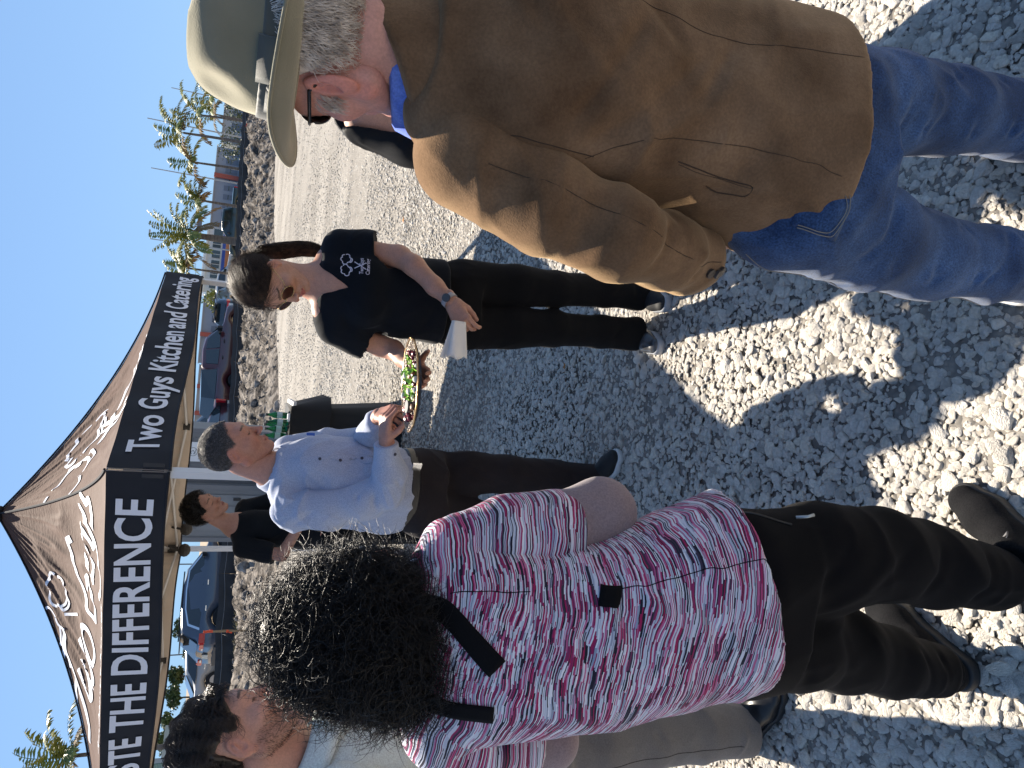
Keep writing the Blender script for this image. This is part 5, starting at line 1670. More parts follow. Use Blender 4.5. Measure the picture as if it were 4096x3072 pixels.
b.cone((0.34, 1.0, 1.40), (0.245, 0.94, 1.19), 0.045, 0.038, k=0.02); b.cone((0.245, 0.94, 1.19), (0.270, 1.04, 0.97), 0.036, 0.028, k=0.02)
b.cone((0.66, 1.05, 1.41), (0.74, 1.03, 1.17), 0.045, 0.038, k=0.02); b.cone((0.74, 1.03, 1.17), (0.68, 1.15, 0.97), 0.036, 0.028, k=0.02)
bv, bf = b.mesh(); bv = smooth(bv, bf, 2)
g = SDF(0.0035)
hand_sdf(g, hand_frame((0.275, 1.05, 0.955), (0.30, 0.20, -0.92), (-0.9, 0.1, -0.1)), -1, [(0.2, 0.3, 0.3)] * 4, sc=1.0)
gv, gf = g.mesh()
neckcol = np.tile(V(0.54, 0.27, 0.21), (len(bv), 1))
finish_body('body', [(bv, bf), (hv, hf), (gv, gf)], [neckcol, hc, np.tile(V(0.52, 0.27, 0.2), (len(gv), 1))], M_skin_a, pH)

# grey hair below the hat
M_greyhair = mat('grey_hair', (0.42, 0.36, 0.31), 0.45, spec=0.5, col2=(0.78, 0.70, 0.62), nscale=60, stretch=(1, 1, 1))
hzH = ([-0.13, -0.06, -0.03, -0.01, 0.012, 0.03, 0.05, 0.1], [-0.020, -0.012, 0.012, 0.045, 0.045, 0.045, 0.05, 0.075])
v, f = cap_hair(hzH, 0.002)
hs, r_ = hairs_on(5200, hzH, 0.044, lambda p: np.stack([p[:, 0] * 1.5, -0.10 + 0.5 * np.sin(p[:, 0] * 60), -1.0 + 0 * p[:, 2]], 1), lift=0.22, infl=0.004, r=0.0005, rnd=0.22, M_=8, curl=0.004, keep=lambda p: (p[:, 2] < 0.075) & (p[:, 1] < -0.046))
sv, sf = strands(hs, r_)
v2, f2 = merge([(v, f), (sv, sf)])
make('hair', xf(v2, cH, FH, sH), f2, M_greyhair, pH)
# sideburn
sb = []
for i in range(110):
    sx = -1; q = np.array([sx * (0.068 + 0.006 * random.random()), 0.022 + random.uniform(-0.012, 0.014), random.uniform(-0.01, 0.02)])
    d = np.array([sx * 0.25, 0.25 + random.uniform(-0.3, 0.3), -1.0]); sb.append([q + np.array([0, 0.002, -0.004]) + np.array([sx * 0.002, 0, 0]) + unit(d) * 0.02 * t + np.array([sx, 0, 0]) * 0.004 * math.sin(3 * t) for t in np.linspace(0, 1, 5)])
v, f = strands(np.array(sb), 0.0004)
make('sideburn', xf(v, cH, FH, sH), f, M_greyhair, pH)
glasses(pH, cH + FH @ V(0, 0.004, 0.016), FH, 1.02, mat('dark_lens', (0.008, 0.01, 0.01), 0.08, spec=0.8), mat('black_frame', (0.01, 0.01, 0.012), 0.25), wrap=True, lw=0.026, lh=0.019)

# jacket
M_suede = mat('brown_suede', (0.100, 0.055, 0.029), 0.95, spec=0.10, grain=0.12, gscale=230, col2=(0.215, 0.130, 0.074), nscale=6.5, ndetail=10, lo=0.38, hi=0.66, sheen=0.35, sheen_rough=0.45, sheen_tint=(1.0, 0.72, 0.42), bump=0.5, bscale=420, bdist=0.0012)
M_seam = mat('suede_seam', (0.055, 0.032, 0.018), 0.95)
YH = 0.22
j = SDF(0.006)
j.loft([(0.808, 0.478, 1.00, 0.214, 0.178), (0.95, 0.482, 1.0, 0.200, 0.158), (1.10, 0.49, 0.995, 0.184, 0.132), (1.25, 0.497, 0.99, 0.192, 0.135), (1.36, 0.503, 1.0, 0.196, 0.13), (1.43, 0.50, 1.015, 0.165, 0.105), (1.485, 0.485, 1.02, 0.11, 0.088)], yaw=YH, k=0.03)
j.cone((0.46, 1.03, 1.475), (0.338, 1.0, 1.420), 0.064, 0.058, k=0.035)
j.cone((0.50, 1.03, 1.475), (0.665, 1.06, 1.420), 0.064, 0.058, k=0.035)
j.fn(lambda g_: 0.081 - np.sqrt((g_[..., 0] - 0.455) ** 2 + (g_[..., 1] - 1.035) ** 2) * 1.0 - 0.5 * np.clip(1.46 - g_[..., 2], 0, 1) * 4 - 0.012, op='i')
cr = [((0.335, 0.88, 1.27), (0.50, 0.86, 1.10), 0.013, -0.017), ((0.33, 0.87, 1.22), (0.46, 0.86, 1.06), 0.012, 0.008), ((0.36, 0.87, 1.30), (0.54, 0.855, 1.20), 0.012, -0.013), ((0.62, 0.92, 1.28), (0.50, 0.86, 1.14), 0.014, -0.014), ((0.40, 0.86, 1.12), (0.55, 0.855, 1.05), 0.013, -0.009),
      ((0.31, 0.90, 1.06), (0.42, 0.85, 0.96), 0.022, -0.009), ((0.38, 0.855, 0.92), (0.46, 0.85, 1.05), 0.025, 0.007), ((0.46, 0.86, 1.42), (0.52, 0.87, 1.25), 0.03, -0.006), ((0.56, 0.86, 1.0), (0.60, 0.88, 0.82), 0.02, 0.006)]
jo, jv, jf = garment('jacket', j, M_suede, pH, creases=cr, amp=0.009, sc=(5, 5, 3.5), seed=2, big=0.005, bsc=4, sm=2)
jb = bvh_of(jv, jf)
def sleeve(s_pts, rs, creases, nm='sleeve', seed=0, amp=0.006, cut=None, mt=None, par=None, vox=0.0055, flat=None, k=0.03):
    q = SDF(vox)
    q.chain(s_pts, rs, k=k)
    if cut is not None: q.half(cut[0], cut[1], near=(cut[0], 0.09))
    return garment(nm, q, mt, par, creases=[(a, b, w_ * 0.8, m_ * 1.2) for a, b, w_, m_ in creases], amp=amp, sc=(7, 7, 7), seed=seed, sm=2)
pts_ = [(0.328, 1.0, 1.405), (0.275, 0.965, 1.30), (0.236, 0.935, 1.18), (0.238, 0.985, 1.06), (0.246, 1.03, 0.985), (0.262, 1.07, 0.925)]
crs = [((0.19, 0.90, 1.14), (0.27, 0.90, 1.10), 0.016, -0.012), ((0.20, 0.93, 1.07), (0.29, 0.93, 1.09), 0.015, -0.012), ((0.19, 0.95, 1.02), (0.30, 0.96, 1.04), 0.013, -0.012), ((0.20, 0.98, 0.98), (0.30, 0.99, 1.0), 0.011, -0.010),
       ((0.20, 0.91, 1.22), (0.28, 0.89, 1.17), 0.018, 0.006), ((0.22, 0.92, 1.05), (0.25, 0.93, 0.98), 0.012, 0.008), ((0.27, 0.91, 1.30), (0.21, 0.91, 1.24), 0.02, -0.006), ((0.29, 0.92, 1.14), (0.26, 0.90, 1.24), 0.018, -0.008)]
so, sv_, sf_ = sleeve(pts_, [0.080, 0.070, 0.064, 0.060, 0.055, 0.050], crs, seed=4, cut=((0.258, 1.06, 0.935), (0.15, 0.4, -0.9)), mt=M_suede, par=jo)
sbv = bvh_of(sv_, sf_)
sleeve([(0.675, 1.06, 1.405), (0.74, 1.03, 1.20), (0.73, 1.09, 1.03), (0.69, 1.15, 0.94)], [0.078, 0.064, 0.056, 0.05], [((0.70, 0.97, 1.1), (0.78, 0.98, 1.12), 0.015, -0.01)], seed=6, mt=M_suede, par=jo)
# stand up collar
c_ = SDF(0.0045)
c_.loft([(1.455, 0.468, 1.030, 0.108, 0.104), (1.50, 0.460, 1.035, 0.096, 0.092), (1.575, 0.450, 1.045, 0.083, 0.082)], yaw=0.3, k=0.01)
c_.fn(lambda g_: 0.074 - np.sqrt((g_[..., 0] - 0.452) ** 2 + (g_[..., 1] - 1.045) ** 2) + (1.53 - g_[..., 2]) * -0.25, op='i')
c_.half((0.50, 0.95, 1.578), (-0.52, 0.10, 0.85))
co, cv_, cf_ = garment('collar', c_, M_suede, jo, sm=2)
cb_ = bvh_of(cv_, cf_)
seams = []
for bv_, pl in ((jb, [(0.369, 0.87, 1.179), (0.378, 0.86, 1.09), (0.387, 0.86, 1.011), (0.385, 0.86, 0.886), (0.372, 0.86, 0.80)]),
                (jb, [(0.545, 0.86, 1.44), (0.552, 0.86, 1.206), (0.541, 0.84, 1.063), (0.552, 0.84, 0.95), (0.561, 0.84, 0.81)]),
                (jb, [(0.369, 0.87, 1.179), (0.34, 0.88, 1.23), (0.318, 0.9, 1.26)]),
                (sbv, [(0.30, 0.93, 1.40), (0.275, 0.90, 1.30), (0.24, 0.87, 1.18), (0.225, 0.91, 1.10), (0.225, 0.95, 1.03), (0.236, 0.98, 0.96)])):
    seams.append(snap_tube(bv_, pl, 0.0006, lift=0.0002))
arm_s = [(0.292, 0.95, 1.470), (0.300, 0.90, 1.44), (0.308, 0.885, 1.38), (0.314, 0.885, 1.32), (0.318, 0.89, 1.25)]
seams.append(snap_tube(jb, arm_s, 0.0010, lift=0.0))
seams.append(snap_tube(jb, [(0.40, 0.98, 1.515), (0.42, 0.945, 1.53), (0.47, 0.93, 1.535), (0.53, 0.94, 1.53)], 0.0014))
v, f = merge(seams); make('seam', v, f, M_seam, jo)
# pocket flap standing proud under the arm
v, f = merge([snap_tube(jb, [(0.338, 0.87, 1.120), (0.338, 0.87, 1.06), (0.335, 0.87, 0.985), (0.305, 0.88, 0.992), (0.300, 0.89, 1.05)], 0.0012), snap_tube(jb, [(0.334, 0.87, 1.118), (0.334, 0.87, 1.06), (0.331, 0.87, 0.990)], 0.0006)])
make('pocket_flap', v, f, M_seam, jo)
M_horn = mat('horn_button', (0.03, 0.024, 0.02), 0.4, col2=(0.08, 0.06, 0.05), nscale=200)
for p in ((0.222, 1.0, 0.972), (0.226, 1.005, 0.955), (0.231, 1.01, 0.938)):
    h_ = sbv.find_nearest(Vector(p) - Vector((0.02, 0.05, 0)))
    o_ = MB().disc(h_[0] + h_[1] * 0.003, 0.0085, h_[1], 0.005, 14).build('cuff_button', M_horn, jo)

# jeans
M_denim = mat('denim', (0.014, 0.036, 0.095), 0.85, spec=0.15, grain=0.35, gscale=300, col2=(0.060, 0.115, 0.240), nscale=8, ndetail=8, lo=0.40, hi=0.72, bump=0.6, bscale=1100, bdist=0.0008, sheen=0.15)
M_stitch = mat('denim_stitch', (0.25, 0.22, 0.18), 0.8)
d_ = SDF(0.006)
d_.loft([(0.70, 0.44, 0.965, 0.160, 0.110), (0.78, 0.443, 0.975, 0.180, 0.122), (0.85, 0.45, 0.99, 0.182, 0.118), (0.95, 0.46, 1.0, 0.165, 0.110)], yaw=0.12, k=0.03)
d_.chain([(0.348, 0.96, 0.83), (0.335, 0.98, 0.64), (0.326, 1.0, 0.46), (0.34, 1.0, 0.25), (0.355, 0.995, 0.07)], [0.106, 0.092, 0.080, 0.072, 0.070], k=0.03)
d_.chain([(0.528, 0.955, 0.83), (0.57, 0.965, 0.64), (0.605, 0.975, 0.46), (0.64, 0.98, 0.25), (0.66, 0.98, 0.07)], [0.104, 0.091, 0.080, 0.073, 0.071], k=0.03)
d_.half((0.5, 1, 0.045), (0, 0, -1))
crs = []
for (cx_, cy_, z_, w2, s_) in ((0.335, 0.90, 0.66, 0.07, 1), (0.33, 0.91, 0.59, 0.07, -1), (0.325, 0.92, 0.52, 0.065, 1), (0.325, 0.925, 0.46, 0.065, -1), (0.33, 0.93, 0.39, 0.06, 1), (0.335, 0.93, 0.31, 0.06, -1), (0.34, 0.93, 0.22, 0.06, 1),
                               (0.55, 0.88, 0.69, 0.07, -1), (0.56, 0.885, 0.62, 0.07, 1), (0.58, 0.89, 0.55, 0.065, -1), (0.595, 0.90, 0.48, 0.065, 1), (0.605, 0.905, 0.42, 0.06, -1), (0.615, 0.91, 0.35, 0.06, 1), (0.63, 0.91, 0.27, 0.06, -1)):
    crs.append(((cx_ - w2, cy_ + 0.01, z_ - 0.03 * s_), (cx_ + w2, cy_ + 0.01, z_ + 0.03 * s_), 0.0085, -0.014))
    crs.append(((cx_ - w2, cy_ + 0.01, z_ + 0.02 - 0.03 * s_), (cx_ + w2, cy_ + 0.01, z_ + 0.02 + 0.03 * s_), 0.009, 0.006))
crs += [((0.25, 0.90, 0.72), (0.40, 0.87, 0.64), 0.012, -0.009), ((0.28, 0.87, 0.80), (0.42, 0.86, 0.72), 0.02, 0.007), ((0.50, 0.86, 0.72), (0.60, 0.89, 0.80), 0.02, 0.007), ((0.44, 0.85, 0.86), (0.44, 0.87, 0.74), 0.012, -0.012)]
do, dv, df = garment('jeans', d_, M_denim, pH, creases=crs, amp=0.008, sc=(7, 7, 6), seed=9, sm=2)
db = bvh_of(dv, df)
pv = [(0.268, 0.88, 0.90), (0.275, 0.865, 0.845), (0.318, 0.85, 0.795), (0.365, 0.84, 0.83), (0.372, 0.84, 0.90)]
pk_ = strip_on(db, [(0.322, 0.85, 0.91), (0.322, 0.85, 0.812)], 0.098, 0.0015, name='back_pocket', m=M_denim, parent=do, across=8)
pk2 = strip_on(db, [(0.555, 0.85, 0.91), (0.555, 0.85, 0.812)], 0.098, 0.0015, name='back_pocket', m=M_denim, parent=do, across=8)
st_ = []
for dx in (0.0, 0.007):
    st_.append(snap_tube(db, [(0.273 + dx, 0.86, 0.90), (0.276 + dx, 0.86, 0.828 + dx), (0.322, 0.85, 0.812 + dx), (0.369 - dx, 0.84, 0.828 + dx), (0.372 - dx, 0.84, 0.90)], 0.0008, lift=0.004))
    st_.append(snap_tube(db, [(0.507 + dx, 0.86, 0.90), (0.510 + dx, 0.86, 0.828 + dx), (0.555, 0.85, 0.812 + dx), (0.60 - dx, 0.84, 0.828 + dx), (0.603 - dx, 0.84, 0.90)], 0.0008, lift=0.004))
st_.append(snap_tube(db, [(0.258, 0.98, 0.90), (0.243, 1.0, 0.76), (0.243, 1.01, 0.60), (0.247, 1.02, 0.42), (0.265, 1.02, 0.2)], 0.0009, lift=0.0006))
st_.append(snap_tube(db, [(0.427, 0.93, 0.66), (0.408, 0.98, 0.5), (0.41, 1.0, 0.3), (0.425, 1.0, 0.1)], 0.0009, lift=0.0006))
v, f = merge(st_); make('stitching', v, f, M_stitch, do)
M_knit = mat('grey_knit', (0.42, 0.43, 0.45), 0.8, col2=(0.33, 0.34, 0.36), nscale=260, bump=0.8, bscale=500, bdist=0.002)
M_whitesole = mat('white_sole', (0.62, 0.61, 0.58), 0.6)
shoe(pH, (0.35, 0.87), (0.343, 1.165), 0.050, M_knit, M_whitesole, M_knit)
shoe(pH, (0.655, 0.89), (0.70, 1.19), 0.050, M_knit, M_whitesole, M_knit)

# hat
hat = empty('felt_hat', (0.42, 1.05, 1.655), 'olive grey felt fedora with ribbon band on the man in the brown jacket', 'hat')
M_felt = mat('olive_felt', (0.165, 0.155, 0.110), 0.95, spec=0.15, col2=(0.21, 0.195, 0.14), nscale=9, sheen=0.6, sheen_rough=0.5, sheen_tint=(1, 0.95, 0.78), bump=0.5, bscale=500, bdist=0.0012)
M_ribbon = mat('hat_ribbon', (0.060, 0.064, 0.056), 0.6, sheen=0.25, bump=0.4, bscale=600, bdist=0.0006, stretch=(1, 1, 12))
HO = V(0.440, 1.050, 1.655); HF = frame((-0.60, 0.80, -0.02))
cr_ = SDF(0.0042)
cr_.loft([(-0.004, 0, 0, 0.089, 0.107), (0.03, 0, 0, 0.088, 0.106), (0.07, 0, 0, 0.084, 0.101), (0.10, 0, -0.002, 0.078, 0.094), (0.122, 0, -0.004, 0.068, 0.084), (0.137, 0, -0.004, 0.045, 0.062)], k=0, pw=2.0)
cr_.ell((0, -0.030, 0.152), (0.030, 0.120, 0.042), k=0.020, op='s')
for sx in (-1, 1): cr_.ell((sx * 0.088, 0.066, 0.112), (0.035, 0.042, 0.040), k=0.03, op='s')
v, f = cr_.mesh(); v = smooth(v, f, 4)
hat_c = make('crown', xf(v, HO, HF, 1), f, M_felt, hat)
bnd = SDF(0.0035); bnd.loft([(0.003, 0, 0, 0.0915, 0.1095), (0.024, 0, 0, 0.0905, 0.1085), (0.046, 0, 0, 0.0895, 0.1070)], k=0, pw=2.0)
v, f = bnd.mesh(); v = smooth(v, f, 1)
bo_ = make('ribbon_band', xf(v, HO, HF, 1), f, M_ribbon, hat)
def brim_h(a, q):
    side = abs(math.cos(a)); front = max(0, math.sin(a)); back = max(0, -math.sin(a))
    return q * q * (0.030 * side ** 2 - 0.020 * front ** 2 + 0.016 * back ** 2) - 0.004 * math.sin(q * 3)
Vv, Ff = [], []
NA, NQ = 72, 9
for lay in (0, 1):
    for i in range(NA):
        a = 2 * math.pi * i / NA
        for j_ in range(NQ):
            q = j_ / (NQ - 1)
            ri = 0.084 * abs(math.cos(a)) ** 2 + 0.102 * math.sin(a) ** 2
            ro = 0.138 * math.cos(a) ** 2 + (0.168 if math.sin(a) > 0 else 0.155) * math.sin(a) ** 2
            r = ri + (ro - ri) * q
            Vv.append((r * math.cos(a), r * math.sin(a), brim_h(a, q) + (0.0035 if lay == 0 else 0)))
for lay in (0, 1):
    for i in range(NA):
        for j_ in range(NQ - 1):
            a0 = lay * NA * NQ + i * NQ + j_; a1_ = lay * NA * NQ + ((i + 1) % NA) * NQ + j_
            q = (a0, a0 + 1, a1_ + 1, a1_)
            Ff.append(q if lay == 0 else tuple(reversed(q)))
for i in range(NA):
    a0 = i * NQ + NQ - 1; a1_ = ((i + 1) % NA) * NQ + NQ - 1
    Ff.append((a0, a0 + NA * NQ, a1_ + NA * NQ, a1_))
make('brim', xf(Vv, HO, HF, 1), Ff, M_felt, hat)
rim = [((0.138 * math.cos(a) ** 2 + (0.168 if math.sin(a) > 0 else 0.155) * math.sin(a) ** 2) * math.cos(a), (0.138 * math.cos(a) ** 2 + (0.168 if math.sin(a) > 0 else 0.155) * math.sin(a) ** 2) * math.sin(a), brim_h(a, 1) + 0.0018) for a in np.linspace(0, 2 * math.pi, 73)]
MB().tube([tuple(p) for p in xf(rim, HO, HF, 1)], 0.0026, 6).build('brim_edge', M_felt, hat, smooth=True)
# ribbon bow on the left side
lv, lf = [], []
bow = MB()
def bw(x, y, z): return tuple(xf([[x, y, z]], HO, HF, 1)[0])
for (y0, y1, z0, z1, o_) in ((-0.055, 0.004, 0.006, 0.050, 0.0035), (0.010, 0.055, 0.004, 0.036, 0.004)):
    vs = []
    for k in range(7):
        y = y0 + (y1 - y0) * k / 6
        xx = -0.0915 * math.sqrt(max(0, 1 - (y / 0.1095) ** 2)) - o_ - 0.003 * math.sin(math.pi * k / 6)
        vs += [bw(xx, y, z0), bw(xx + 0.001, y, z1)]
    vs2 = []
    for k in range(7):
        y = y0 + (y1 - y0) * k / 6
        xx = -0.0915 * math.sqrt(max(0, 1 - (y / 0.1095) ** 2)) + 0.001
        vs2 += [bw(xx, y, z0), bw(xx, y, z1)]
    fs = [(2 * k, 2 * k + 2, 2 * k + 3, 2 * k + 1) for k in range(6)] + [(14 + 2 * k + 1, 14 + 2 * k + 3, 14 + 2 * k + 2, 14 + 2 * k) for k in range(6)]
    fs += [(0, 1, 15, 14), (12, 26, 27, 13)] + [(2 * k + 1, 2 * k + 3, 17 + 2 * k, 15 + 2 * k) for k in range(6)] + [(2 * k, 14 + 2 * k, 16 + 2 * k, 2 * k + 2) for k in range(6)]
    bow.add(vs + vs2, fs)
bow.ball(bw(-0.097, 0.007, 0.020), (0.008, 0.008, 0.016), 6)
bow.build('ribbon_bow', M_ribbon, hat, smooth=True)

# ================================================================== SERVER IN BLACK
M_black = cloth('black_jersey', (0.006, 0.008, 0.011), (0.009, 0.011, 0.015), sheen=0.10, sheen_rough=0.4)
M_blackp = cloth('black_twill', (0.005, 0.005, 0.0055), (0.007, 0.007, 0.0075), sheen=0.04)
M_hairdk = mat('dark_brown_hair', (0.022, 0.013, 0.009), 0.5, spec=0.3, col2=(0.075, 0.045, 0.028), nscale=70)
pS = person('woman in black scrub shirt and sunglasses serving food from a tray', (0.31, 2.6, 0))
cS = V(0.268, 2.56, 1.572); FS = frame((-0.66, -0.50, -0.62)); sS = 0.94
hv, hf = head_sdf(False, 0.96, 0.9, smile=0.01).mesh()
hc = head_colors(hv, (0.50, 0.27, 0.185), (0.42, 0.12, 0.11), male=False, blush=0.35, brow=(0.06, 0.035, 0.02))
hzS = ([-0.13, -0.07, -0.03, 0.0, 0.02, 0.045, 0.065, 0.1], [-0.058, -0.05, -0.018, 0.018, 0.02, 0.045, 0.068, 0.079])
hc = scalp(hv, hc, hzS, (0.02, 0.012, 0.008))
hv = xf(hv, cS, FS, sS)
b = SDF(0.0065)
b.cone(cS + FS @ V(0, -0.028, -0.05), (0.295, 2.60, 1.44), 0.046, 0.050, k=0.02)
b.cone((0.295, 2.60, 1.44), (0.285, 2.60, 1.34), 0.055, 0.075, k=0.03)
b.cone((0.20, 2.575, 1.385), (0.38, 2.60, 1.385), 0.045, 0.045, k=0.04)
b.ell((0.278, 2.562, 1.345), (0.075, 0.050, 0.06), k=0.04)
b.cone((0.285, 2.60, 1.30), (0.29, 2.62, 0.92), 0.10, 0.11, k=0.03)
b.cone((0.365, 2.62, 0.90), (0.395, 2.60, 0.50), 0.06, 0.045, k=0.02); b.cone((0.395, 2.60, 0.50), (0.437, 2.63, 0.09), 0.045, 0.036, k=0.02)
b.cone((0.205, 2.62, 0.90), (0.24, 2.60, 0.48), 0.06, 0.045, k=0.02); b.cone((0.24, 2.60, 0.48), (0.262, 2.64, 0.09), 0.045, 0.036, k=0.02)
# left arm with napkins
b.chain([(0.430, 2.60, 1.34), (0.418, 2.52, 1.15), (0.385, 2.47, 1.105)], [0.044, 0.038, 0.036], k=0.02)
b.chain([(0.385, 2.47, 1.105), (0.315, 2.41, 1.04), (0.262, 2.36, 0.988)], [0.036, 0.031, 0.0235], k=0.02)
# right arm under the tray
b.chain([(0.140, 2.57, 1.34), (0.095, 2.60, 1.17), (0.085, 2.585, 1.125)], [0.043, 0.037, 0.035], k=0.02)
b.chain([(0.085, 2.585, 1.125), (0.055, 2.50, 1.105), (0.022, 2.405, 1.078)], [0.035, 0.031, 0.024], k=0.02)
bv, bf = b.mesh(); bv = smooth(bv, bf, 2)
g1 = SDF(0.0026)
hand_sdf(g1, hand_frame((0.262, 2.36, 0.988), (-0.80, -0.35, -0.42), (0.35, -0.45, 0.75)), -1, [(0.55, 0.75, 0.4), (0.75, 0.9, 0.45), (0.9, 0.95, 0.5), (1.0, 1.0, 0.5)], thumb=(0.30, 0.80, -0.45), sc=0.90)
g1v, g1f = g1.mesh(); g1v = smooth(g1v, g1f, 1)
g2 = SDF(0.0026)
hand_sdf(g2, hand_frame((0.022, 2.405, 1.075), (-0.35, -0.90, -0.10), (-0.15, 0.10, -1.0)), 1, [(0.25, 0.30, 0.2), (0.22, 0.34, 0.2), (0.25, 0.38, 0.2), (0.35, 0.45, 0.25)], thumb=(0.85, 0.35, -0.1), sc=0.90, spread=0.03)
g2v, g2f = g2.mesh(); g2v = smooth(g2v, g2f, 1)
sk = V(0.48, 0.255, 0.175)
finish_body('body', [(bv, bf), (hv, hf), (g1v, g1f), (g2v, g2f)], [np.tile(sk, (len(bv), 1)), hc, np.tile(sk, (len(g1v), 1)), np.tile(sk, (len(g2v), 1))], M_skin_a, pS)
# hair drawn back into a ponytail
hzS = ([-0.13, -0.07, -0.03, 0.0, 0.02, 0.045, 0.065, 0.1], [-0.058, -0.05, -0.018, 0.018, 0.02, 0.045, 0.068, 0.079])
v, f = cap_hair(([-0.13, -0.07, -0.03, 0.0, 0.02, 0.045, 0.065, 0.1], [-0.045, -0.035, 0.0, 0.035, 0.04, 0.062, 0.085, 0.1]), 0.002)
hs, r_ = hairs_on(9500, hzS, 0.10, lambda p: np.stack([-p[:, 0] * 2.5, -0.95 - p[:, 1] * 2, -0.40 - (p[:, 2] - 0.0) * 3.0], 1), lift=0.015, infl=0.0035, r=0.0005, rnd=0.10, M_=9)
sv, sf = strands(hs, r_)
v2, f2 = merge([(v, f), (sv, sf)])
make('hair', xf(v2, cS, FS, sS), f2, M_hairdk, pS)
knot = cS + FS @ V(0, -0.105, -0.005) * sS
ctrl = [knot, knot + V(0.05, 0.03, 0.002), V(0.392, 2.665, 1.550), V(0.415, 2.67, 1.49), V(0.420, 2.665, 1.43), V(0.410, 2.655, 1.375)]
ctrl = np.array(ctrl)
tt = np.linspace(0, len(ctrl) - 1, 14)
spine = np.stack([np.interp(tt, range(len(ctrl)), ctrl[:, k]) for k in range(3)], 1)
for _ in range(2): spine[1:-1] = 0.5 * spine[1:-1] + 0.25 * (spine[2:] + spine[:-2])
g_ = RNG.normal(size=(1500, 3)); g_ /= np.linalg.norm(g_, axis=1, keepdims=True)
rad = np.interp(np.linspace(0, 1, 14), [0, 0.12, 0.4, 0.8, 1], [0.008, 0.015, 0.031, 0.028, 0.010])
q_ = RNG.uniform(0.3, 1, (1500, 1, 1)) ** 0.5
P = spine[None] + g_[:, None] * rad[None, :, None] * q_ * np.array([1, 0.8, 0.7]) + RNG.normal(0, 0.0012, (1500, 14, 3))
v, f = strands(P, 0.0006)
cvv, cff = strands(spine[None], rad[None] * 0.8, sides=8, taper=False)
s_ = SDF(0.004); s_.chain(list(spine), list(rad * 0.6), k=0.01); v3, f3 = s_.mesh()
v, f = merge([(v, f), (v3, f3)])
make('ponytail', v, f, M_hairdk, pS)
glasses(pS, cS, FS, sS, mat('brown_lens', (0.05, 0.018, 0.012), 0.15, spec=0.4), M_gold, lw=0.026, lh=0.025)
MB().ball(tuple(xf([[0.081, -0.006, -0.043]], cS, FS, sS)[0]), 0.0035, 5).build('earring', M_gold, pS, smooth=True)
# shirt
j = SDF(0.0055)
j.loft([(0.955, 0.285, 2.615, 0.165, 0.125), (1.05, 0.285, 2.61, 0.155, 0.115), (1.15, 0.283, 2.60, 0.150, 0.108), (1.27, 0.282, 2.59, 0.158, 0.115), (1.36, 0.283, 2.592, 0.150, 0.095), (1.405, 0.288, 2.598, 0.11, 0.075)], yaw=0.08, k=0.03)
j.ell((0.225, 2.50, 1.255), (0.062, 0.052, 0.058), k=0.04); j.ell((0.335, 2.51, 1.255), (0.062, 0.052, 0.058), k=0.04)
j.cone((0.285, 2.60, 1.385), (0.425, 2.60, 1.345), 0.062, 0.056, k=0.03)
j.cone((0.285, 2.60, 1.385), (0.145, 2.575, 1.345), 0.062, 0.056, k=0.03)
j.chain([(0.428, 2.598, 1.345), (0.432, 2.575, 1.275), (0.440, 2.548, 1.225)], [0.062, 0.060, 0.064], k=0.03)
j.chain([(0.142, 2.573, 1.345), (0.118, 2.58, 1.275), (0.100, 2.585, 1.235)], [0.060, 0.058, 0.062], k=0.03)
j.half((0.436, 2.555, 1.232), (0.10, -0.25, -0.95), near=((0.44, 2.54, 1.20), 0.072))
j.half((0.105, 2.58, 1.245), (-0.25, 0.05, -0.96), near=((0.095, 2.585, 1.20), 0.066))
vb = V(0.262, 2.49, 1.318)
def vneck(g):
    x = g[..., 0] - 0.280; z = g[..., 2]
    wv = (z - 1.318) * 0.52
    inside = np.minimum(wv - np.abs(x - (z - 1.31) * 0.12), 2.62 - g[..., 1] + (z - 1.40) * 0)
    return inside
j.fn(vneck, op='i')
cr = [((0.20, 2.49, 1.22), (0.14, 2.53, 1.10), 0.014, -0.006), ((0.36, 2.49, 1.22), (0.42, 2.53, 1.10), 0.014, -0.006), ((0.15, 2.52, 1.05), (0.26, 2.49, 1.0), 0.014, -0.005), ((0.33, 2.49, 1.08), (0.42, 2.53, 1.02), 0.014, 0.005), ((0.18, 2.50, 1.33), (0.12, 2.53, 1.28), 0.010, -0.005), ((0.38, 2.52, 1.34), (0.43, 2.53, 1.28), 0.010, -0.005)]
so_, sv_, sf_ = garment('shirt', j, M_black, pS, creases=cr, amp=0.005, sc=(8, 8, 5), seed=21, sm=2)
sbv = bvh_of(sv_, sf_)
M_logo = mat('logo_print', (0.55, 0.52, 0.58), 0.7)
def on_shirt(ox, oz, ux):
    def f(a, b):
        p = Vector((ox + a * ux[0], 2.40 + a * ux[1], oz + b))
        h_ = sbv.ray_cast(p, Vector((0.05, 1, 0)))
        if h_[0] is None:
            h_ = sbv.find_nearest(p)
        return tuple(h_[0] + h_[1] * 0.0022)
    return f
fS_ = on_shirt(0.318, 1.268, (0.95, 0.12))
ls = [[(a * 0.075 + 0.018, b * 0.075 + 0.066) for a, b in l] for l in chef(0, 0, 0.62, 0.25)] + [[(a * 0.075 + 0.058, b * 0.075 + 0.066) for a, b in l] for l in chef(0, 0, 0.62, -0.3)]
ls += [[(0.026, 0.042), (0.05, 0.006)], [(0.05, 0.042), (0.026, 0.006)], [(0.026, 0.004), (0.024, -0.002)]]
Va, Fa = [], []
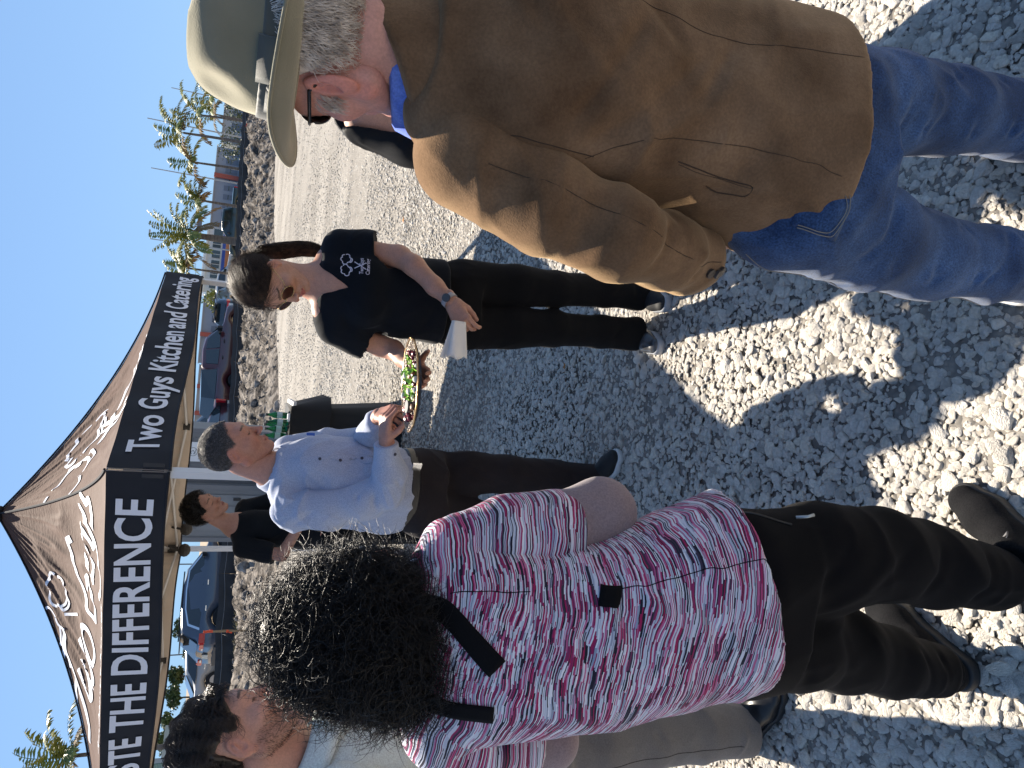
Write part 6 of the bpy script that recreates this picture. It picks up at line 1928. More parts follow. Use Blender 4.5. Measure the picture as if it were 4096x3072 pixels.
for ln in ls:
    v, f = [], []
    P_ = []
    for a, b in zip(ln[:-1], ln[1:]):
        P_ += [np.array(a) + (np.array(b) - np.array(a)) * t for t in (0, 0.5)]
    P_.append(np.array(ln[-1])); P_ = np.array(P_)
    T = np.gradient(P_, axis=0); T /= np.linalg.norm(T, axis=1, keepdims=True) + 1e-9
    for i in range(len(P_)):
        nn = np.array([-T[i, 1], T[i, 0]]) * 0.0016
        v += [fS_(*(P_[i] + nn)), fS_(*(P_[i] - nn))]
    b0 = len(Va); Va += v; Fa += [(b0 + 2 * i, b0 + 2 * i + 1, b0 + 2 * i + 3, b0 + 2 * i + 2) for i in range(len(P_) - 1)]
make('shirt_logo', Va, Fa, M_logo, so_, smooth=False)
for txt, w_, dz, dx in (('Two Guys', 0.058, 0.022, 0.008), ('Catering', 0.058, 0.002, 0.008)):
    v, f = text_mesh(txt, 0.0125, w_, None, None, None, None, off=0.015)
    make('shirt_lettering', [fS_(dx + a, dz - 0.008 + b) for a, b, _ in v], f, M_logo, so_, smooth=False)
# trousers
d_ = SDF(0.006)
d_.loft([(0.82, 0.287, 2.62, 0.150, 0.105), (0.90, 0.287, 2.62, 0.160, 0.118), (0.98, 0.287, 2.62, 0.145, 0.108), (1.0, 0.287, 2.62, 0.14, 0.10)], yaw=0.08, k=0.03)
d_.chain([(0.370, 2.62, 0.86), (0.390, 2.605, 0.66), (0.400, 2.60, 0.48), (0.425, 2.615, 0.25), (0.440, 2.62, 0.05)], [0.090, 0.080, 0.070, 0.066, 0.074], k=0.025)
d_.chain([(0.205, 2.62, 0.86), (0.222, 2.605, 0.66), (0.238, 2.60, 0.48), (0.252, 2.62, 0.25), (0.263, 2.63, 0.05)], [0.090, 0.080, 0.070, 0.066, 0.074], k=0.025)
d_.half((0.3, 2.6, 0.055), (0, 0, -1))
cr = [((0.34, 2.52, 0.80), (0.30, 2.53, 0.72), 0.012, -0.006), ((0.38, 2.53, 0.52), (0.44, 2.55, 0.44), 0.012, -0.006), ((0.22, 2.53, 0.50), (0.27, 2.55, 0.42), 0.012, -0.006), ((0.39, 2.54, 0.24), (0.47, 2.56, 0.18), 0.012, -0.007), ((0.22, 2.55, 0.22), (0.30, 2.56, 0.16), 0.012, -0.007), ((0.38, 2.54, 0.12), (0.48, 2.56, 0.14), 0.010, -0.007)]
garment('trousers', d_, M_blackp, pS, creases=cr, amp=0.005, sc=(8, 8, 4), seed=23)
M_shoegrey = mat('grey_patent', (0.05, 0.05, 0.052), 0.25, spec=0.6, coat=0.4)
M_softsole = mat('clear_sole', (0.32, 0.33, 0.35), 0.5)
shoe(pS, (0.450, 2.70), (0.385, 2.475), 0.043, mat('black_mesh', (0.012, 0.012, 0.013), 0.7), M_softsole, M_shoegrey)
shoe(pS, (0.285, 2.72), (0.205, 2.50), 0.043, M_shoegrey, M_softsole, M_shoegrey)
# watch
wc = V(0.270, 2.367, 0.996); ax = unit(V(0.262, 2.36, 0.988) - V(0.315, 2.41, 1.04)); e1 = unit(np.cross(ax, (0, 0, 1))); e2 = np.cross(ax, e1)
wt = empty('watch', tuple(wc), 'smart watch with pale band on the wrist holding the napkins', 'watch')
Vv, Ff = [], []
for i in range(28):
    a = 2 * math.pi * i / 28
    for (dr, da) in ((0.0275, -0.010), (0.0295, -0.009), (0.0295, 0.009), (0.0275, 0.010)):
        Vv.append(wc + ax * da + (e1 * math.cos(a) + e2 * math.sin(a)) * dr)
for i in range(28):
    for k in range(4):
        Ff.append((i * 4 + k, i * 4 + (k + 1) % 4, ((i + 1) % 28) * 4 + (k + 1) % 4, ((i + 1) % 28) * 4 + k))
make('band', Vv, Ff, mat('watch_band', (0.36, 0.35, 0.36), 0.5), wt)
fc = wc + unit(V(0.4, -0.35, 0.8) - ax * (V(0.4, -0.35, 0.8) @ ax)) * 0.031
MB().disc(tuple(fc), 0.015, tuple(fc - wc), 0.006, 16).build('face', M_shoegrey, wt, smooth=False)
# napkins
M_nap = mat('white_napkin', (0.80, 0.79, 0.75), 0.85, col2=(0.74, 0.73, 0.69), nscale=8, bump=0.5, bscale=90, bdist=0.002)
nk = empty('paper_napkins', (0.14, 2.29, 0.98), 'folded white paper napkins held out in the server\'s left hand', 'napkin')
for k in range(4):
    Vv, Ff = [], []
    NX_, NY_ = 14, 6
    for i in range(NX_ + 1):
        for j_ in range(NY_ + 1):
            u, v_ = i / NX_, j_ / NY_
            px = 0.195 - 0.125 * u + 0.006 * math.sin(9 * v_ + k) * u
            pz = 0.955 + 0.062 * v_ * (0.75 + 0.35 * u) + (0.002 + 0.010 * u) * (k - 1.5) * 0.6 + 0.004 * u * u * math.sin(14 * v_ + 2 * k)
            py = 2.292 - 0.015 * u + (k - 1.5) * (0.003 + 0.006 * u) + 0.006 * math.sin(7 * v_ + k * 1.3) * u - 0.012 * (v_ - 0.5)
            Vv.append((px, py, pz))
    for i in range(NX_):
        for j_ in range(NY_):
            a = i * (NY_ + 1) + j_; Ff.append((a, a + NY_ + 1, a + NY_ + 2, a + 1))
    o_ = make('napkin_layer', Vv, Ff, M_nap, nk)
    md = o_.modifiers.new('thick', 'SOLIDIFY'); md.thickness = 0.0012

# tray with salad bites
tr = empty('serving_tray', (-0.033, 2.30, 1.117), 'round hammered metal tray of salad bites between the server and the man in blue', 'tray')
M_tray = mat('hammered_metal', (0.10, 0.085, 0.07), 0.20, metal=0.9, bump=1.0, bscale=260, bdist=0.004, col2=(0.03, 0.022, 0.02), nscale=30)
Vv, Ff = [], []
NA = 64
prof = [(0.0, 0.0), (0.08, 0.0), (0.118, 0.002), (0.132, 0.009), (0.148, 0.014), (0.155, 0.013), (0.156, 0.009), (0.140, 0.004), (0.120, -0.006), (0.0, -0.007)]
TIL = V(0.06, 0.26)
for i in range(NA):
    a = 2 * math.pi * i / NA
    for (r, z) in prof:
        x = r * math.cos(a); y = r * math.sin(a)
        rr = 1 + 0.012 * math.sin(12 * a) * (r > 0.13)
        Vv.append((-0.033 + x * rr, 2.30 + y * rr, 1.113 + z + x * TIL[0] + y * -TIL[1] * 0.35))
NP = len(prof)
for i in range(NA):
    for k in range(NP - 1):
        Ff.append((i * NP + k, ((i + 1) % NA) * NP + k, ((i + 1) % NA) * NP + k + 1, i * NP + k + 1))
make('tray_dish', Vv, Ff, M_tray, tr)
MB().tube([tuple(Vv[(i % NA) * NP + 5]) for i in range(NA + 1)], 0.0028, 6).build('tray_rim', mat('gilt_rim', (0.55, 0.36, 0.18), 0.25, metal=1.0), tr, smooth=True)
M_lettuce = mat('lettuce', (0.16, 0.34, 0.03), 0.5, col2=(0.30, 0.50, 0.06), nscale=60, trans=0.0, sss=0.1)
M_beet = mat('beet', (0.11, 0.012, 0.02), 0.35, col2=(0.22, 0.02, 0.03), nscale=80)
M_cheese = mat('cream_cheese', (0.72, 0.68, 0.55), 0.5)
M_nut = mat('nut_brown', (0.22, 0.11, 0.05), 0.5)
rg = np.random.default_rng(5)
def leafm(c, r, seed):
    g = np.random.default_rng(seed)
    V_, F_ = [], []
    n1, n2 = 14, 4
    ph = g.uniform(0, 6)
    for i in range(n1):
        a = 2 * math.pi * i / n1
        for k in range(n2 + 1):
            q = k / n2
            V_.append((c[0] + r * q * math.cos(a) * (1 + 0.25 * math.sin(3 * a + ph)), c[1] + r * q * math.sin(a), c[2] + r * (0.55 * q * q + 0.30 * q * math.sin(5 * a + ph) + 0.12 * math.sin(11 * a))))
    for i in range(n1):
        for k in range(n2):
            F_.append((i * (n2 + 1) + k, ((i + 1) % n1) * (n2 + 1) + k, ((i + 1) % n1) * (n2 + 1) + k + 1, i * (n2 + 1) + k + 1))
    return V_, F_
tz = lambda x, y: 1.116 + (x + 0.033) * TIL[0] + (y - 2.30) * -TIL[1] * 0.35
k = 0
lab_piece = ('curly lettuce sprig', )
for i in range(13):
    a = i * 2.4; r = 0.105 * math.sqrt((i + 0.5) / 13)
    x, y = -0.033 + r * math.cos(a), 2.30 + r * math.sin(a)
    if x < -0.115: continue
    v, f = leafm((x, y, tz(x, y) + 0.004), rg.uniform(0.014, 0.026), i)
    o_ = make('lettuce', v, f, M_lettuce, tr)
    v, f = leafm((x + 0.012, y + 0.006, tz(x, y) + 0.010), 0.013, i + 40)
    make('lettuce', v, f, M_lettuce, tr)
for i in range(44):
    a = i * 2.4 + 1.1; r = 0.125 * math.sqrt((i + 0.5) / 44)
    x, y = -0.033 + r * math.cos(a), 2.30 + r * math.sin(a)
    m_ = (M_beet, M_cheese, M_nut, M_beet)[i % 4]; nm = ('beet_cube', 'cheese_crumb', 'nut', 'beet_cube')[i % 4]
    s_ = rg.uniform(0.006, 0.014)
    MB().ball((x, y, tz(x, y) + s_ * 0.8), (s_, s_ * rg.uniform(0.7, 1.1), s_ * 0.8), 4).build(nm, m_, tr, smooth=bool(i % 2))
# small dark ramekin lid
MB().tube([(-0.105, 2.27, tz(-0.105, 2.27) + 0.002), (-0.105, 2.27, tz(-0.105, 2.27) + 0.024)], [0.017, 0.022], 18).build('dip_cup', mat('dark_plastic', (0.06, 0.065, 0.065), 0.5), tr, smooth=False)

# ================================================================== MAN IN THE BLUE SHIRT
pM = person('man with short grey hair in pale blue shirt and charcoal trousers taking food', (-0.47, 2.92, 0))
cM = V(-0.345, 2.95, 1.625); FM = frame((0.86, -0.16, -0.48)); sM = 1.02
hv, hf = head_sdf(True, 1.12, 1.0, smile=-0.01).mesh()
hc = head_colors(hv, (0.42, 0.20, 0.14), (0.30, 0.11, 0.09), blush=0.35, stubble=0.15, brow=(0.06, 0.045, 0.035))
hzM = ([-0.13, -0.07, -0.03, -0.005, 0.012, 0.03, 0.045, 0.06, 0.1], [-0.050, -0.040, -0.010, 0.026, 0.014, 0.012, 0.062, 0.088, 0.11])
hc = scalp(hv, hc, hzM, (0.05, 0.042, 0.040), soft=0.012)
hv = xf(hv, cM, FM, sM)
b = SDF(0.008)
b.cone(cM + FM @ V(0, -0.03, -0.045), (-0.43, 2.96, 1.47), 0.060, 0.066, k=0.03)
b.cone((-0.43, 2.96, 1.47), (-0.47, 2.95, 1.0), 0.07, 0.11, k=0.03)
b.cone((-0.57, 2.88, 0.90), (-0.62, 2.92, 0.50), 0.07, 0.05, k=0.02); b.cone((-0.62, 2.92, 0.5), (-0.68, 2.98, 0.09), 0.05, 0.04, k=0.02)
b.cone((-0.42, 3.0, 0.90), (-0.40, 2.90, 0.50), 0.07, 0.05, k=0.02); b.cone((-0.40, 2.90, 0.5), (-0.405, 2.86, 0.09), 0.05, 0.04, k=0.02)
b.chain([(-0.575, 2.81, 1.40), (-0.455, 2.70, 1.06), (-0.30, 2.625, 1.10), (-0.245, 2.60, 1.118)], [0.05, 0.042, 0.034, 0.029], k=0.02)
b.chain([(-0.37, 3.09, 1.40), (-0.295, 2.94, 1.12), (-0.20, 2.77, 1.125), (-0.165, 2.70, 1.13)], [0.05, 0.042, 0.034, 0.029], k=0.02)
bv, bf = b.mesh(); bv = smooth(bv, bf, 2)
g1 = SDF(0.0028)
hand_sdf(g1, hand_frame((-0.248, 2.598, 1.122), (0.88, -0.15, 0.10), (-0.10, -0.25, 0.96)), 1, [(0.75, 0.9, 0.5), (0.80, 1.0, 0.5), (0.9, 1.1, 0.5), (1.0, 1.1, 0.5)], thumb=(0.35, 0.65, -0.70), sc=1.02)
g1v, g1f = g1.mesh(); g1v = smooth(g1v, g1f, 1)
g2 = SDF(0.003)
hand_sdf(g2, hand_frame((-0.165, 2.70, 1.13), (0.15, -0.95, -0.15), (0.5, 0.1, 0.85)), -1, [(0.7, 0.9, 0.5)] * 4, thumb=(0.4, 0.7, -0.6), sc=1.0)
g2v, g2f = g2.mesh(); g2v = smooth(g2v, g2f, 1)
sk = V(0.42, 0.21, 0.15)
finish_body('body', [(bv, bf), (hv, hf), (g1v, g1f), (g2v, g2f)], [np.tile(sk, (len(bv), 1)), hc, np.tile(sk * 1.05, (len(g1v), 1)), np.tile(sk, (len(g2v), 1))], M_skin_a, pM)
M_hairgr = mat('salt_pepper_hair', (0.045, 0.040, 0.038), 0.45, spec=0.5, col2=(0.20, 0.185, 0.175), nscale=130, lo=0.45, hi=0.6)
hzM = ([-0.13, -0.07, -0.03, -0.005, 0.012, 0.03, 0.045, 0.06, 0.1], [-0.050, -0.040, -0.010, 0.026, 0.014, 0.012, 0.062, 0.088, 0.11])
hs, r_ = hairs_on(9000, hzM, 0.009, lambda p: np.stack([0 * p[:, 0], 0.5 + 0 * p[:, 1], -0.4 + p[:, 2] * 6], 1), lift=0.7, infl=-0.0045, r=0.00045, rnd=0.4, M_=3)
sv, sf = strands(hs, r_)
v2, f2 = sv, sf
make('hair', xf(v2, cM, FM, sM), f2, M_hairgr, pM)
M_blue = cloth('blue_oxford', (0.30, 0.34, 0.45), (0.37, 0.41, 0.52), nscale=260, sheen=0.15, bscale=1200)
YM = -0.68
j = SDF(0.0065)
j.loft([(0.955, -0.480, 2.915, 0.165, 0.150), (1.02, -0.475, 2.915, 0.185, 0.172), (1.12, -0.470, 2.925, 0.190, 0.165), (1.25, -0.468, 2.945, 0.196, 0.150), (1.36, -0.465, 2.955, 0.190, 0.128), (1.43, -0.455, 2.96, 0.14, 0.095), (1.465, -0.445, 2.96, 0.095, 0.08)], yaw=YM, k=0.03)
j.cone((-0.45, 2.96, 1.445), (-0.560, 2.825, 1.405), 0.066, 0.066, k=0.035)
j.cone((-0.45, 2.96, 1.445), (-0.365, 3.085, 1.405), 0.066, 0.066, k=0.035)
j.fn(lambda g_: 0.062 - np.sqrt((g_[..., 0] + 0.415) ** 2 + (g_[..., 1] - 2.945) ** 2) + np.clip(1.47 - g_[..., 2], 0, 1) * -3.0 - 0.0, op='i')
cr = [((-0.30, 2.80, 1.36), (-0.33, 2.77, 1.00), 0.006, 0.003), ((-0.36, 2.79, 1.30), (-0.52, 2.80, 1.18), 0.014, -0.009), ((-0.34, 2.78, 1.22), (-0.50, 2.80, 1.08), 0.014, -0.009), ((-0.30, 2.78, 1.14), (-0.44, 2.76, 1.02), 0.012, -0.007), ((-0.26, 2.85, 1.34), (-0.26, 2.83, 1.12), 0.014, -0.007),
      ((-0.60, 2.90, 1.36), (-0.70, 3.0, 1.18), 0.018, -0.010), ((-0.58, 2.86, 1.10), (-0.66, 2.92, 0.98), 0.018, -0.010), ((-0.66, 2.93, 1.08), (-0.70, 2.99, 0.98), 0.016, 0.009), ((-0.40, 2.80, 1.38), (-0.47, 2.79, 1.28), 0.012, 0.007)]
jo, jv, jf = garment('shirt', j, M_blue, pM, creases=cr, amp=0.017, sc=(9, 9, 4.5), seed=31, big=0.004, )
jb = bvh_of(jv, jf)
crs = [((-0.60, 2.76, 1.40), (-0.53, 2.72, 1.32), 0.012, -0.010), ((-0.62, 2.80, 1.36), (-0.56, 2.70, 1.28), 0.012, 0.009), ((-0.60, 2.76, 1.30), (-0.50, 2.70, 1.24), 0.012, -0.010), ((-0.52, 2.66, 1.12), (-0.44, 2.62, 1.15), 0.013, -0.011), ((-0.50, 2.64, 1.05), (-0.41, 2.62, 1.10), 0.013, 0.010), ((-0.45, 2.62, 1.02), (-0.38, 2.60, 1.08), 0.011, -0.009), ((-0.55, 2.70, 1.18), (-0.45, 2.66, 1.2), 0.013, -0.009), ((-0.42, 2.68, 1.14), (-0.36, 2.66, 1.15), 0.01, -0.009)]
s1, s1v, s1f = sleeve([(-0.565, 2.825, 1.40), (-0.545, 2.78, 1.28), (-0.500, 2.725, 1.15), (-0.450, 2.690, 1.072), (-0.375, 2.655, 1.082), (-0.290, 2.620, 1.110)], [0.076, 0.074, 0.068, 0.064, 0.056, 0.046], crs, seed=33, amp=0.014, cut=((-0.283, 2.616, 1.112), (0.88, -0.2, 0.2)), mt=M_blue, par=jo)
sleeve([(-0.375, 3.08, 1.40), (-0.335, 3.02, 1.26), (-0.300, 2.945, 1.12), (-0.245, 2.84, 1.12), (-0.195, 2.76, 1.13)], [0.076, 0.070, 0.064, 0.056, 0.046], [((-0.30, 2.90, 1.2), (-0.2, 2.9, 1.14), 0.013, -0.011), ((-0.26, 2.86, 1.12), (-0.16, 2.88, 1.16), 0.012, -0.010)], seed=35, amp=0.009, mt=M_blue, par=jo)
# cuff
q = SDF(0.0045); q.chain([(-0.345, 2.640, 1.094), (-0.268, 2.610, 1.114)], [0.050, 0.046], k=0.0)
q.half((-0.262, 2.607, 1.116), (0.88, -0.25, 0.2)); q.half((-0.338, 2.637, 1.096), (-0.88, 0.25, -0.2))
co, cv_, cf_ = garment('cuff', q, M_blue, jo, sm=2)
M_btn = mat('dark_button', (0.03, 0.035, 0.06), 0.35)
button(jo, bvh_of(cv_, cf_), (-0.30, 2.57, 1.08), 0.006, M_btn)
# placket, buttons, collar
strip_on(jb, [(-0.345, 2.77, 1.425), (-0.325, 2.76, 1.30), (-0.330, 2.75, 1.15), (-0.350, 2.75, 1.00)], 0.032, 0.001, name='placket', m=M_blue, parent=jo)
for p in ((-0.327, 2.74, 1.335), (-0.325, 2.74, 1.25), (-0.332, 2.74, 1.165), (-0.340, 2.74, 1.03)):
    button(jo, jb, p, 0.0062, M_btn)
MB().box((-0.262, 2.80, 1.365), (0.012, 0.004, 0.030), rz=0.9).build('brand_patch', mat('patch_blue', (0.03, 0.10, 0.40), 0.7), jo)
M_tee = cloth('white_tee', (0.75, 0.73, 0.76))
MB().tube([(-0.352, 2.892, 1.460), (-0.362, 2.882, 1.455), (-0.375, 2.876, 1.452)], 0.006, 8).build('undershirt', M_tee, jo, smooth=True)
def collar(parent, c, rx, ry, z0, z1, gap_dir, m, flare=0.018, tip=0.05, yaw=0.0, n=40, tilt=(0, 0), name='collar'):
    """turned down shirt collar: stand plus fall, open towards gap_dir"""
    Vv, Ff = [], []
    g0 = math.atan2(gap_dir[1], gap_dir[0])
    for i in range(n + 1):
        t = i / n; a = g0 + 0.28 + (2 * math.pi - 0.56) * t
        e = min(t, 1 - t)
        tp = tip * max(0, 1 - e / 0.13) ** 1.3
        for (dr, z) in ((0.0, z0), (0.001, z1 - 0.006), (0.004, z1), (0.010, z1 - 0.004), (flare, z0 + (z1 - z0) * 0.25 - tp * 0.4), (flare + 0.004 + tp * 0.15, z0 - 0.008 - tp)):
            x = (rx + dr) * math.cos(a); y = (ry + dr) * math.sin(a)
            Vv.append((c[0] + x, c[1] + y, z + x * tilt[0] + y * tilt[1]))
    for i in range(n):
        for k in range(5):
            Ff.append((i * 6 + k, (i + 1) * 6 + k, (i + 1) * 6 + k + 1, i * 6 + k + 1))
    o = make(name, Vv, Ff, m, parent)
    md = o.modifiers.new('thick', 'SOLIDIFY'); md.thickness = 0.002
    return o
collar(jo, (-0.412, 2.945), 0.076, 0.076, 1.448, 1.492, (0.75, -0.66), M_blue, flare=0.024, tip=0.045, tilt=(-0.42, 0.28))
# belt and trousers
M_belt = mat('black_leather', (0.012, 0.012, 0.013), 0.35, spec=0.6)
q = SDF(0.005); q.loft([(0.925, -0.480, 2.915, 0.170, 0.155), (0.965, -0.480, 2.915, 0.171, 0.156)], yaw=YM, k=0)
garment('belt', q, M_belt, pM, sm=1)
MB().box((-0.372, 2.770, 0.945), (0.046, 0.010, 0.036), rz=YM + 0.05).build('buckle', M_chrome, pM)
M_char = cloth('charcoal_wool', (0.016, 0.013, 0.014), (0.022, 0.018, 0.019), sheen=0.05)
d_ = SDF(0.0065)
d_.loft([(0.80, -0.485, 2.93, 0.160, 0.140), (0.88, -0.482, 2.925, 0.172, 0.158), (0.945, -0.480, 2.915, 0.166, 0.151)], yaw=YM, k=0.03)
d_.chain([(-0.57, 2.885, 0.86), (-0.60, 2.90, 0.68), (-0.625, 2.92, 0.50), (-0.66, 2.96, 0.28), (-0.68, 2.98, 0.06)], [0.108, 0.096, 0.084, 0.076, 0.078], k=0.03)
d_.chain([(-0.43, 2.97, 0.86), (-0.405, 2.92, 0.68), (-0.398, 2.885, 0.50), (-0.402, 2.87, 0.28), (-0.408, 2.865, 0.07)], [0.104, 0.092, 0.082, 0.072, 0.074], k=0.03)
d_.half((-0.5, 2.9, 0.05), (0, 0, -1))
cr = [((-0.42, 2.78, 0.88), (-0.50, 2.80, 0.72), 0.016, -0.010), ((-0.38, 2.80, 0.84), (-0.45, 2.82, 0.66), 0.014, 0.008), ((-0.35, 2.82, 0.74), (-0.44, 2.82, 0.56), 0.014, -0.009), ((-0.55, 2.79, 0.80), (-0.66, 2.84, 0.70), 0.016, -0.009), ((-0.36, 2.80, 0.52), (-0.44, 2.82, 0.44), 0.013, -0.009), ((-0.36, 2.79, 0.24), (-0.46, 2.82, 0.18), 0.012, -0.009), ((-0.36, 2.79, 0.15), (-0.46, 2.82, 0.12), 0.010, 0.008)]
garment('trousers', d_, M_char, pM, creases=cr, amp=0.007, sc=(7, 7, 4), seed=37)
M_bshoe = mat('black_canvas', (0.010, 0.010, 0.011), 0.75)
M_wsole = mat('thin_white_sole', (0.55, 0.55, 0.54), 0.6)
shoe(pM, (-0.45, 2.90), (-0.265, 2.755), 0.046, M_bshoe, M_wsole, M_bshoe, style='slip')
shoe(pM, (-0.74, 3.02), (-0.58, 2.85), 0.046, M_bshoe, M_wsole, M_bshoe, style='slip')

# ================================================================== WOMAN WITH CURLY HAIR (from behind, left)
def stripe_mat():
    m = bpy.data.materials.new('space_dyed_knit'); m.use_nodes = True
    nt = m.node_tree; N = nt.nodes; L = nt.links; b = N['Principled BSDF']
    b.inputs['Roughness'].default_value = 0.8; b.inputs['Specular IOR Level'].default_value = 0.2
    b.inputs['Sheen Weight'].default_value = 0.12
    def math_(op, a=None, b_=None, c=None):
        n = N.new('ShaderNodeMath'); n.operation = op
        for i, q in enumerate((a, b_, c)):
            if q is None: continue
            if isinstance(q, (int, float)): n.inputs[i].default_value = q
            else: L.new(q, n.inputs[i])
        return n.outputs[0]
    tc = N.new('ShaderNodeTexCoord')
    sp = N.new('ShaderNodeSeparateXYZ'); L.new(tc.outputs['Object'], sp.inputs[0])
    nz = N.new('ShaderNodeTexNoise'); nz.inputs['Scale'].default_value = 7; nz.inputs['Detail'].default_value = 2
    L.new(tc.outputs['Object'], nz.inputs[0])
    nz2 = N.new('ShaderNodeTexNoise'); nz2.inputs['Scale'].default_value = 45; nz2.inputs['Detail'].default_value = 2
    L.new(tc.outputs['Object'], nz2.inputs[0])
    zz = math_('ADD', sp.outputs[2], math_('MULTIPLY', nz.outputs[0], 0.045))
    zz = math_('ADD', zz, math_('MULTIPLY', nz2.outputs[0], 0.0035))
    zz = math_('ADD', zz, math_('MULTIPLY', sp.outputs[0], 0.10))
    ang = math_('ARCTAN2', sp.outputs[1], sp.outputs[0])
    def layer(freq, seg, seed):
        row = math_('FLOOR', math_('MULTIPLY', zz, freq))
        wn_ = N.new('ShaderNodeTexWhiteNoise'); wn_.noise_dimensions = '1D'
        L.new(math_('ADD', row, seed), wn_.inputs['W'])
        u = math_('FLOOR', math_('ADD', math_('MULTIPLY', ang, seg), math_('MULTIPLY', wn_.outputs[0], 37.0)))
        cv = N.new('ShaderNodeCombineXYZ'); L.new(row, cv.inputs[0]); L.new(u, cv.inputs[1]); cv.inputs[2].default_value = seed
        w2 = N.new('ShaderNodeTexWhiteNoise'); w2.noise_dimensions = '3D'; L.new(cv.outputs[0], w2.inputs['Vector'])
        return w2.outputs[0]
    f = layer(720, 4.0, 3.0)
    cr = N.new('ShaderNodeValToRGB'); cr.color_ramp.interpolation = 'CONSTANT'
    cols = [(0.0, (0.62, 0.62, 0.68)), (0.17, (0.012, 0.012, 0.025)), (0.32, (0.34, 0.015, 0.085)), (0.44, (0.50, 0.52, 0.60)), (0.56, (0.20, 0.025, 0.10)), (0.65, (0.30, 0.33, 0.42)), (0.75, (0.48, 0.11, 0.24)), (0.84, (0.05, 0.035, 0.06)), (0.91, (0.78, 0.76, 0.78)), (0.96, (0.55, 0.18, 0.32))]
    e = cr.color_ramp.elements
    e[0].position = 0; e[0].color = (*cols[0][1], 1); e[1].position = cols[1][0]; e[1].color = (*cols[1][1], 1)
    for p, c in cols[2:]:
        q = e.new(p); q.color = (*c, 1)
    L.new(f, cr.inputs[0]); L.new(cr.outputs[0], b.inputs['Base Color'])
    wv = math_('SINE', math_('MULTIPLY', zz, 720 * 6.2832))
    bp = N.new('ShaderNodeBump'); bp.inputs['Strength'].default_value = 0.35; bp.inputs['Distance'].default_value = 0.0006
    L.new(wv, bp.inputs['Height']); L.new(bp.outputs[0], b.inputs['Normal'])
    return m
M_knitp = stripe_mat()
M_blk = cloth('black_cotton', (0.003, 0.0027, 0.003), (0.005, 0.0044, 0.005), sheen=0.02)
M_rib = cloth('black_ribbing', (0.004, 0.004, 0.005), (0.006, 0.006, 0.007), bscale=400, sheen=0.02)
M_mauve = cloth('mauve_undersleeve', (0.22, 0.165, 0.17), (0.26, 0.20, 0.205), sheen=0.2)
M_hairbk = mat('black_curly_hair', (0.003, 0.003, 0.0035), 0.42, spec=0.45, col2=(0.006, 0.005, 0.005), nscale=60)
pC = person('woman with big black curly hair in pink black and white streaked top', (-0.40, 1.05, 0))
cC_ = V(-0.395, 1.185, 1.480); FC = frame((0.78, 0.55, -0.28)); sC = 0.95
hv, hf = head_sdf(False, 1.0, 0.95).mesh()
hc = head_colors(hv, (0.36, 0.17, 0.115), (0.28, 0.10, 0.09), male=False, blush=0.2, closed=True)
hv = xf(hv, cC_, FC, sC)
b = SDF(0.009)
b.cone(cC_ + FC @ V(0, -0.03, -0.045), (-0.43, 1.14, 1.36), 0.05, 0.055, k=0.02)
b.cone((-0.43, 1.13, 1.34), (-0.37, 1.04, 0.92), 0.09, 0.10, k=0.03)
b.cone((-0.30, 0.98, 0.85), (-0.27, 1.0, 0.50), 0.065, 0.045, k=0.02); b.cone((-0.27, 1.0, 0.5), (-0.325, 1.0, 0.12), 0.045, 0.036, k=0.02)
b.cone((-0.44, 1.0, 0.85), (-0.47, 1.07, 0.50), 0.065, 0.045, k=0.02); b.cone((-0.47, 1.07, 0.5), (-0.56, 1.15, 0.12), 0.045, 0.036, k=0.02)
b.chain([(-0.285, 1.13, 1.32), (-0.222, 1.12, 1.06), (-0.26, 1.30, 1.08)], [0.045, 0.038, 0.030], k=0.02)
b.chain([(-0.585, 1.13, 1.32), (-0.64, 1.15, 1.10), (-0.52, 1.32, 1.08)], [0.045, 0.038, 0.030], k=0.02)
bv, bf = b.mesh(); bv = smooth(bv, bf, 2)
g1 = SDF(0.0035); hand_sdf(g1, hand_frame((-0.26, 1.30, 1.08), (-0.5, 0.8, 0.1), (0.6, 0.5, 0.4)), 1, [(0.4, 0.5, 0.3)] * 4, sc=0.9); g1v, g1f = g1.mesh()
g2 = SDF(0.0035); hand_sdf(g2, hand_frame((-0.52, 1.32, 1.08), (0.6, 0.7, 0.1), (-0.4, 0.5, 0.6)), -1, [(0.4, 0.5, 0.3)] * 4, sc=0.9); g2v, g2f = g2.mesh()
sk = V(0.33, 0.16, 0.11)
finish_body('body', [(bv, bf), (hv, hf), (g1v, g1f), (g2v, g2f)], [np.tile(sk, (len(bv), 1)), hc, np.tile(sk, (len(g1v), 1)), np.tile(sk, (len(g2v), 1))], M_skin_a, pC)
M_clearl = mat('clear_lens', (0.8, 0.85, 0.9), 0.03, trans=0.95, ior=1.1)
glasses(pC, cC_, FC, sC, M_clearl, M_darkmetal, lw=0.021, lh=0.018, name='eyeglasses')
# hair: a dark mass under thousands of curls
hC = V(-0.415, 1.128, 1.503); RC = V(0.108, 0.110, 0.132)
q = SDF(0.007)
q.ell(hC, RC * 0.93, k=0)
q.cone(hC + V(0.012, 0.0, -0.03), hC + V(-0.040, -0.008, -0.082), 0.094, 0.086, k=0.05)
q.ell(cC_ + FC @ V(0, 0.11, -0.035), (0.085, 0.085, 0.085), k=0.02, op='s')
v, f = q.mesh(); n = normals(v, f)
v0, n0 = v.copy(), n.copy()
v = v - n * 0.006 + n * ((vnoise(v * 38, 5) - 0.5) * 0.014 + (vnoise(v * 14, 2) - 0.5) * 0.022)[:, None]
g = np.random.default_rng(77)
NC = 13000
pick = g.integers(0, len(v0), NC)
d = n0[pick]; root = v0[pick] + g.normal(0, 0.003, (NC, 3)) + d * g.uniform(-0.006, 0.004, (NC, 1))
root0 = root.copy()
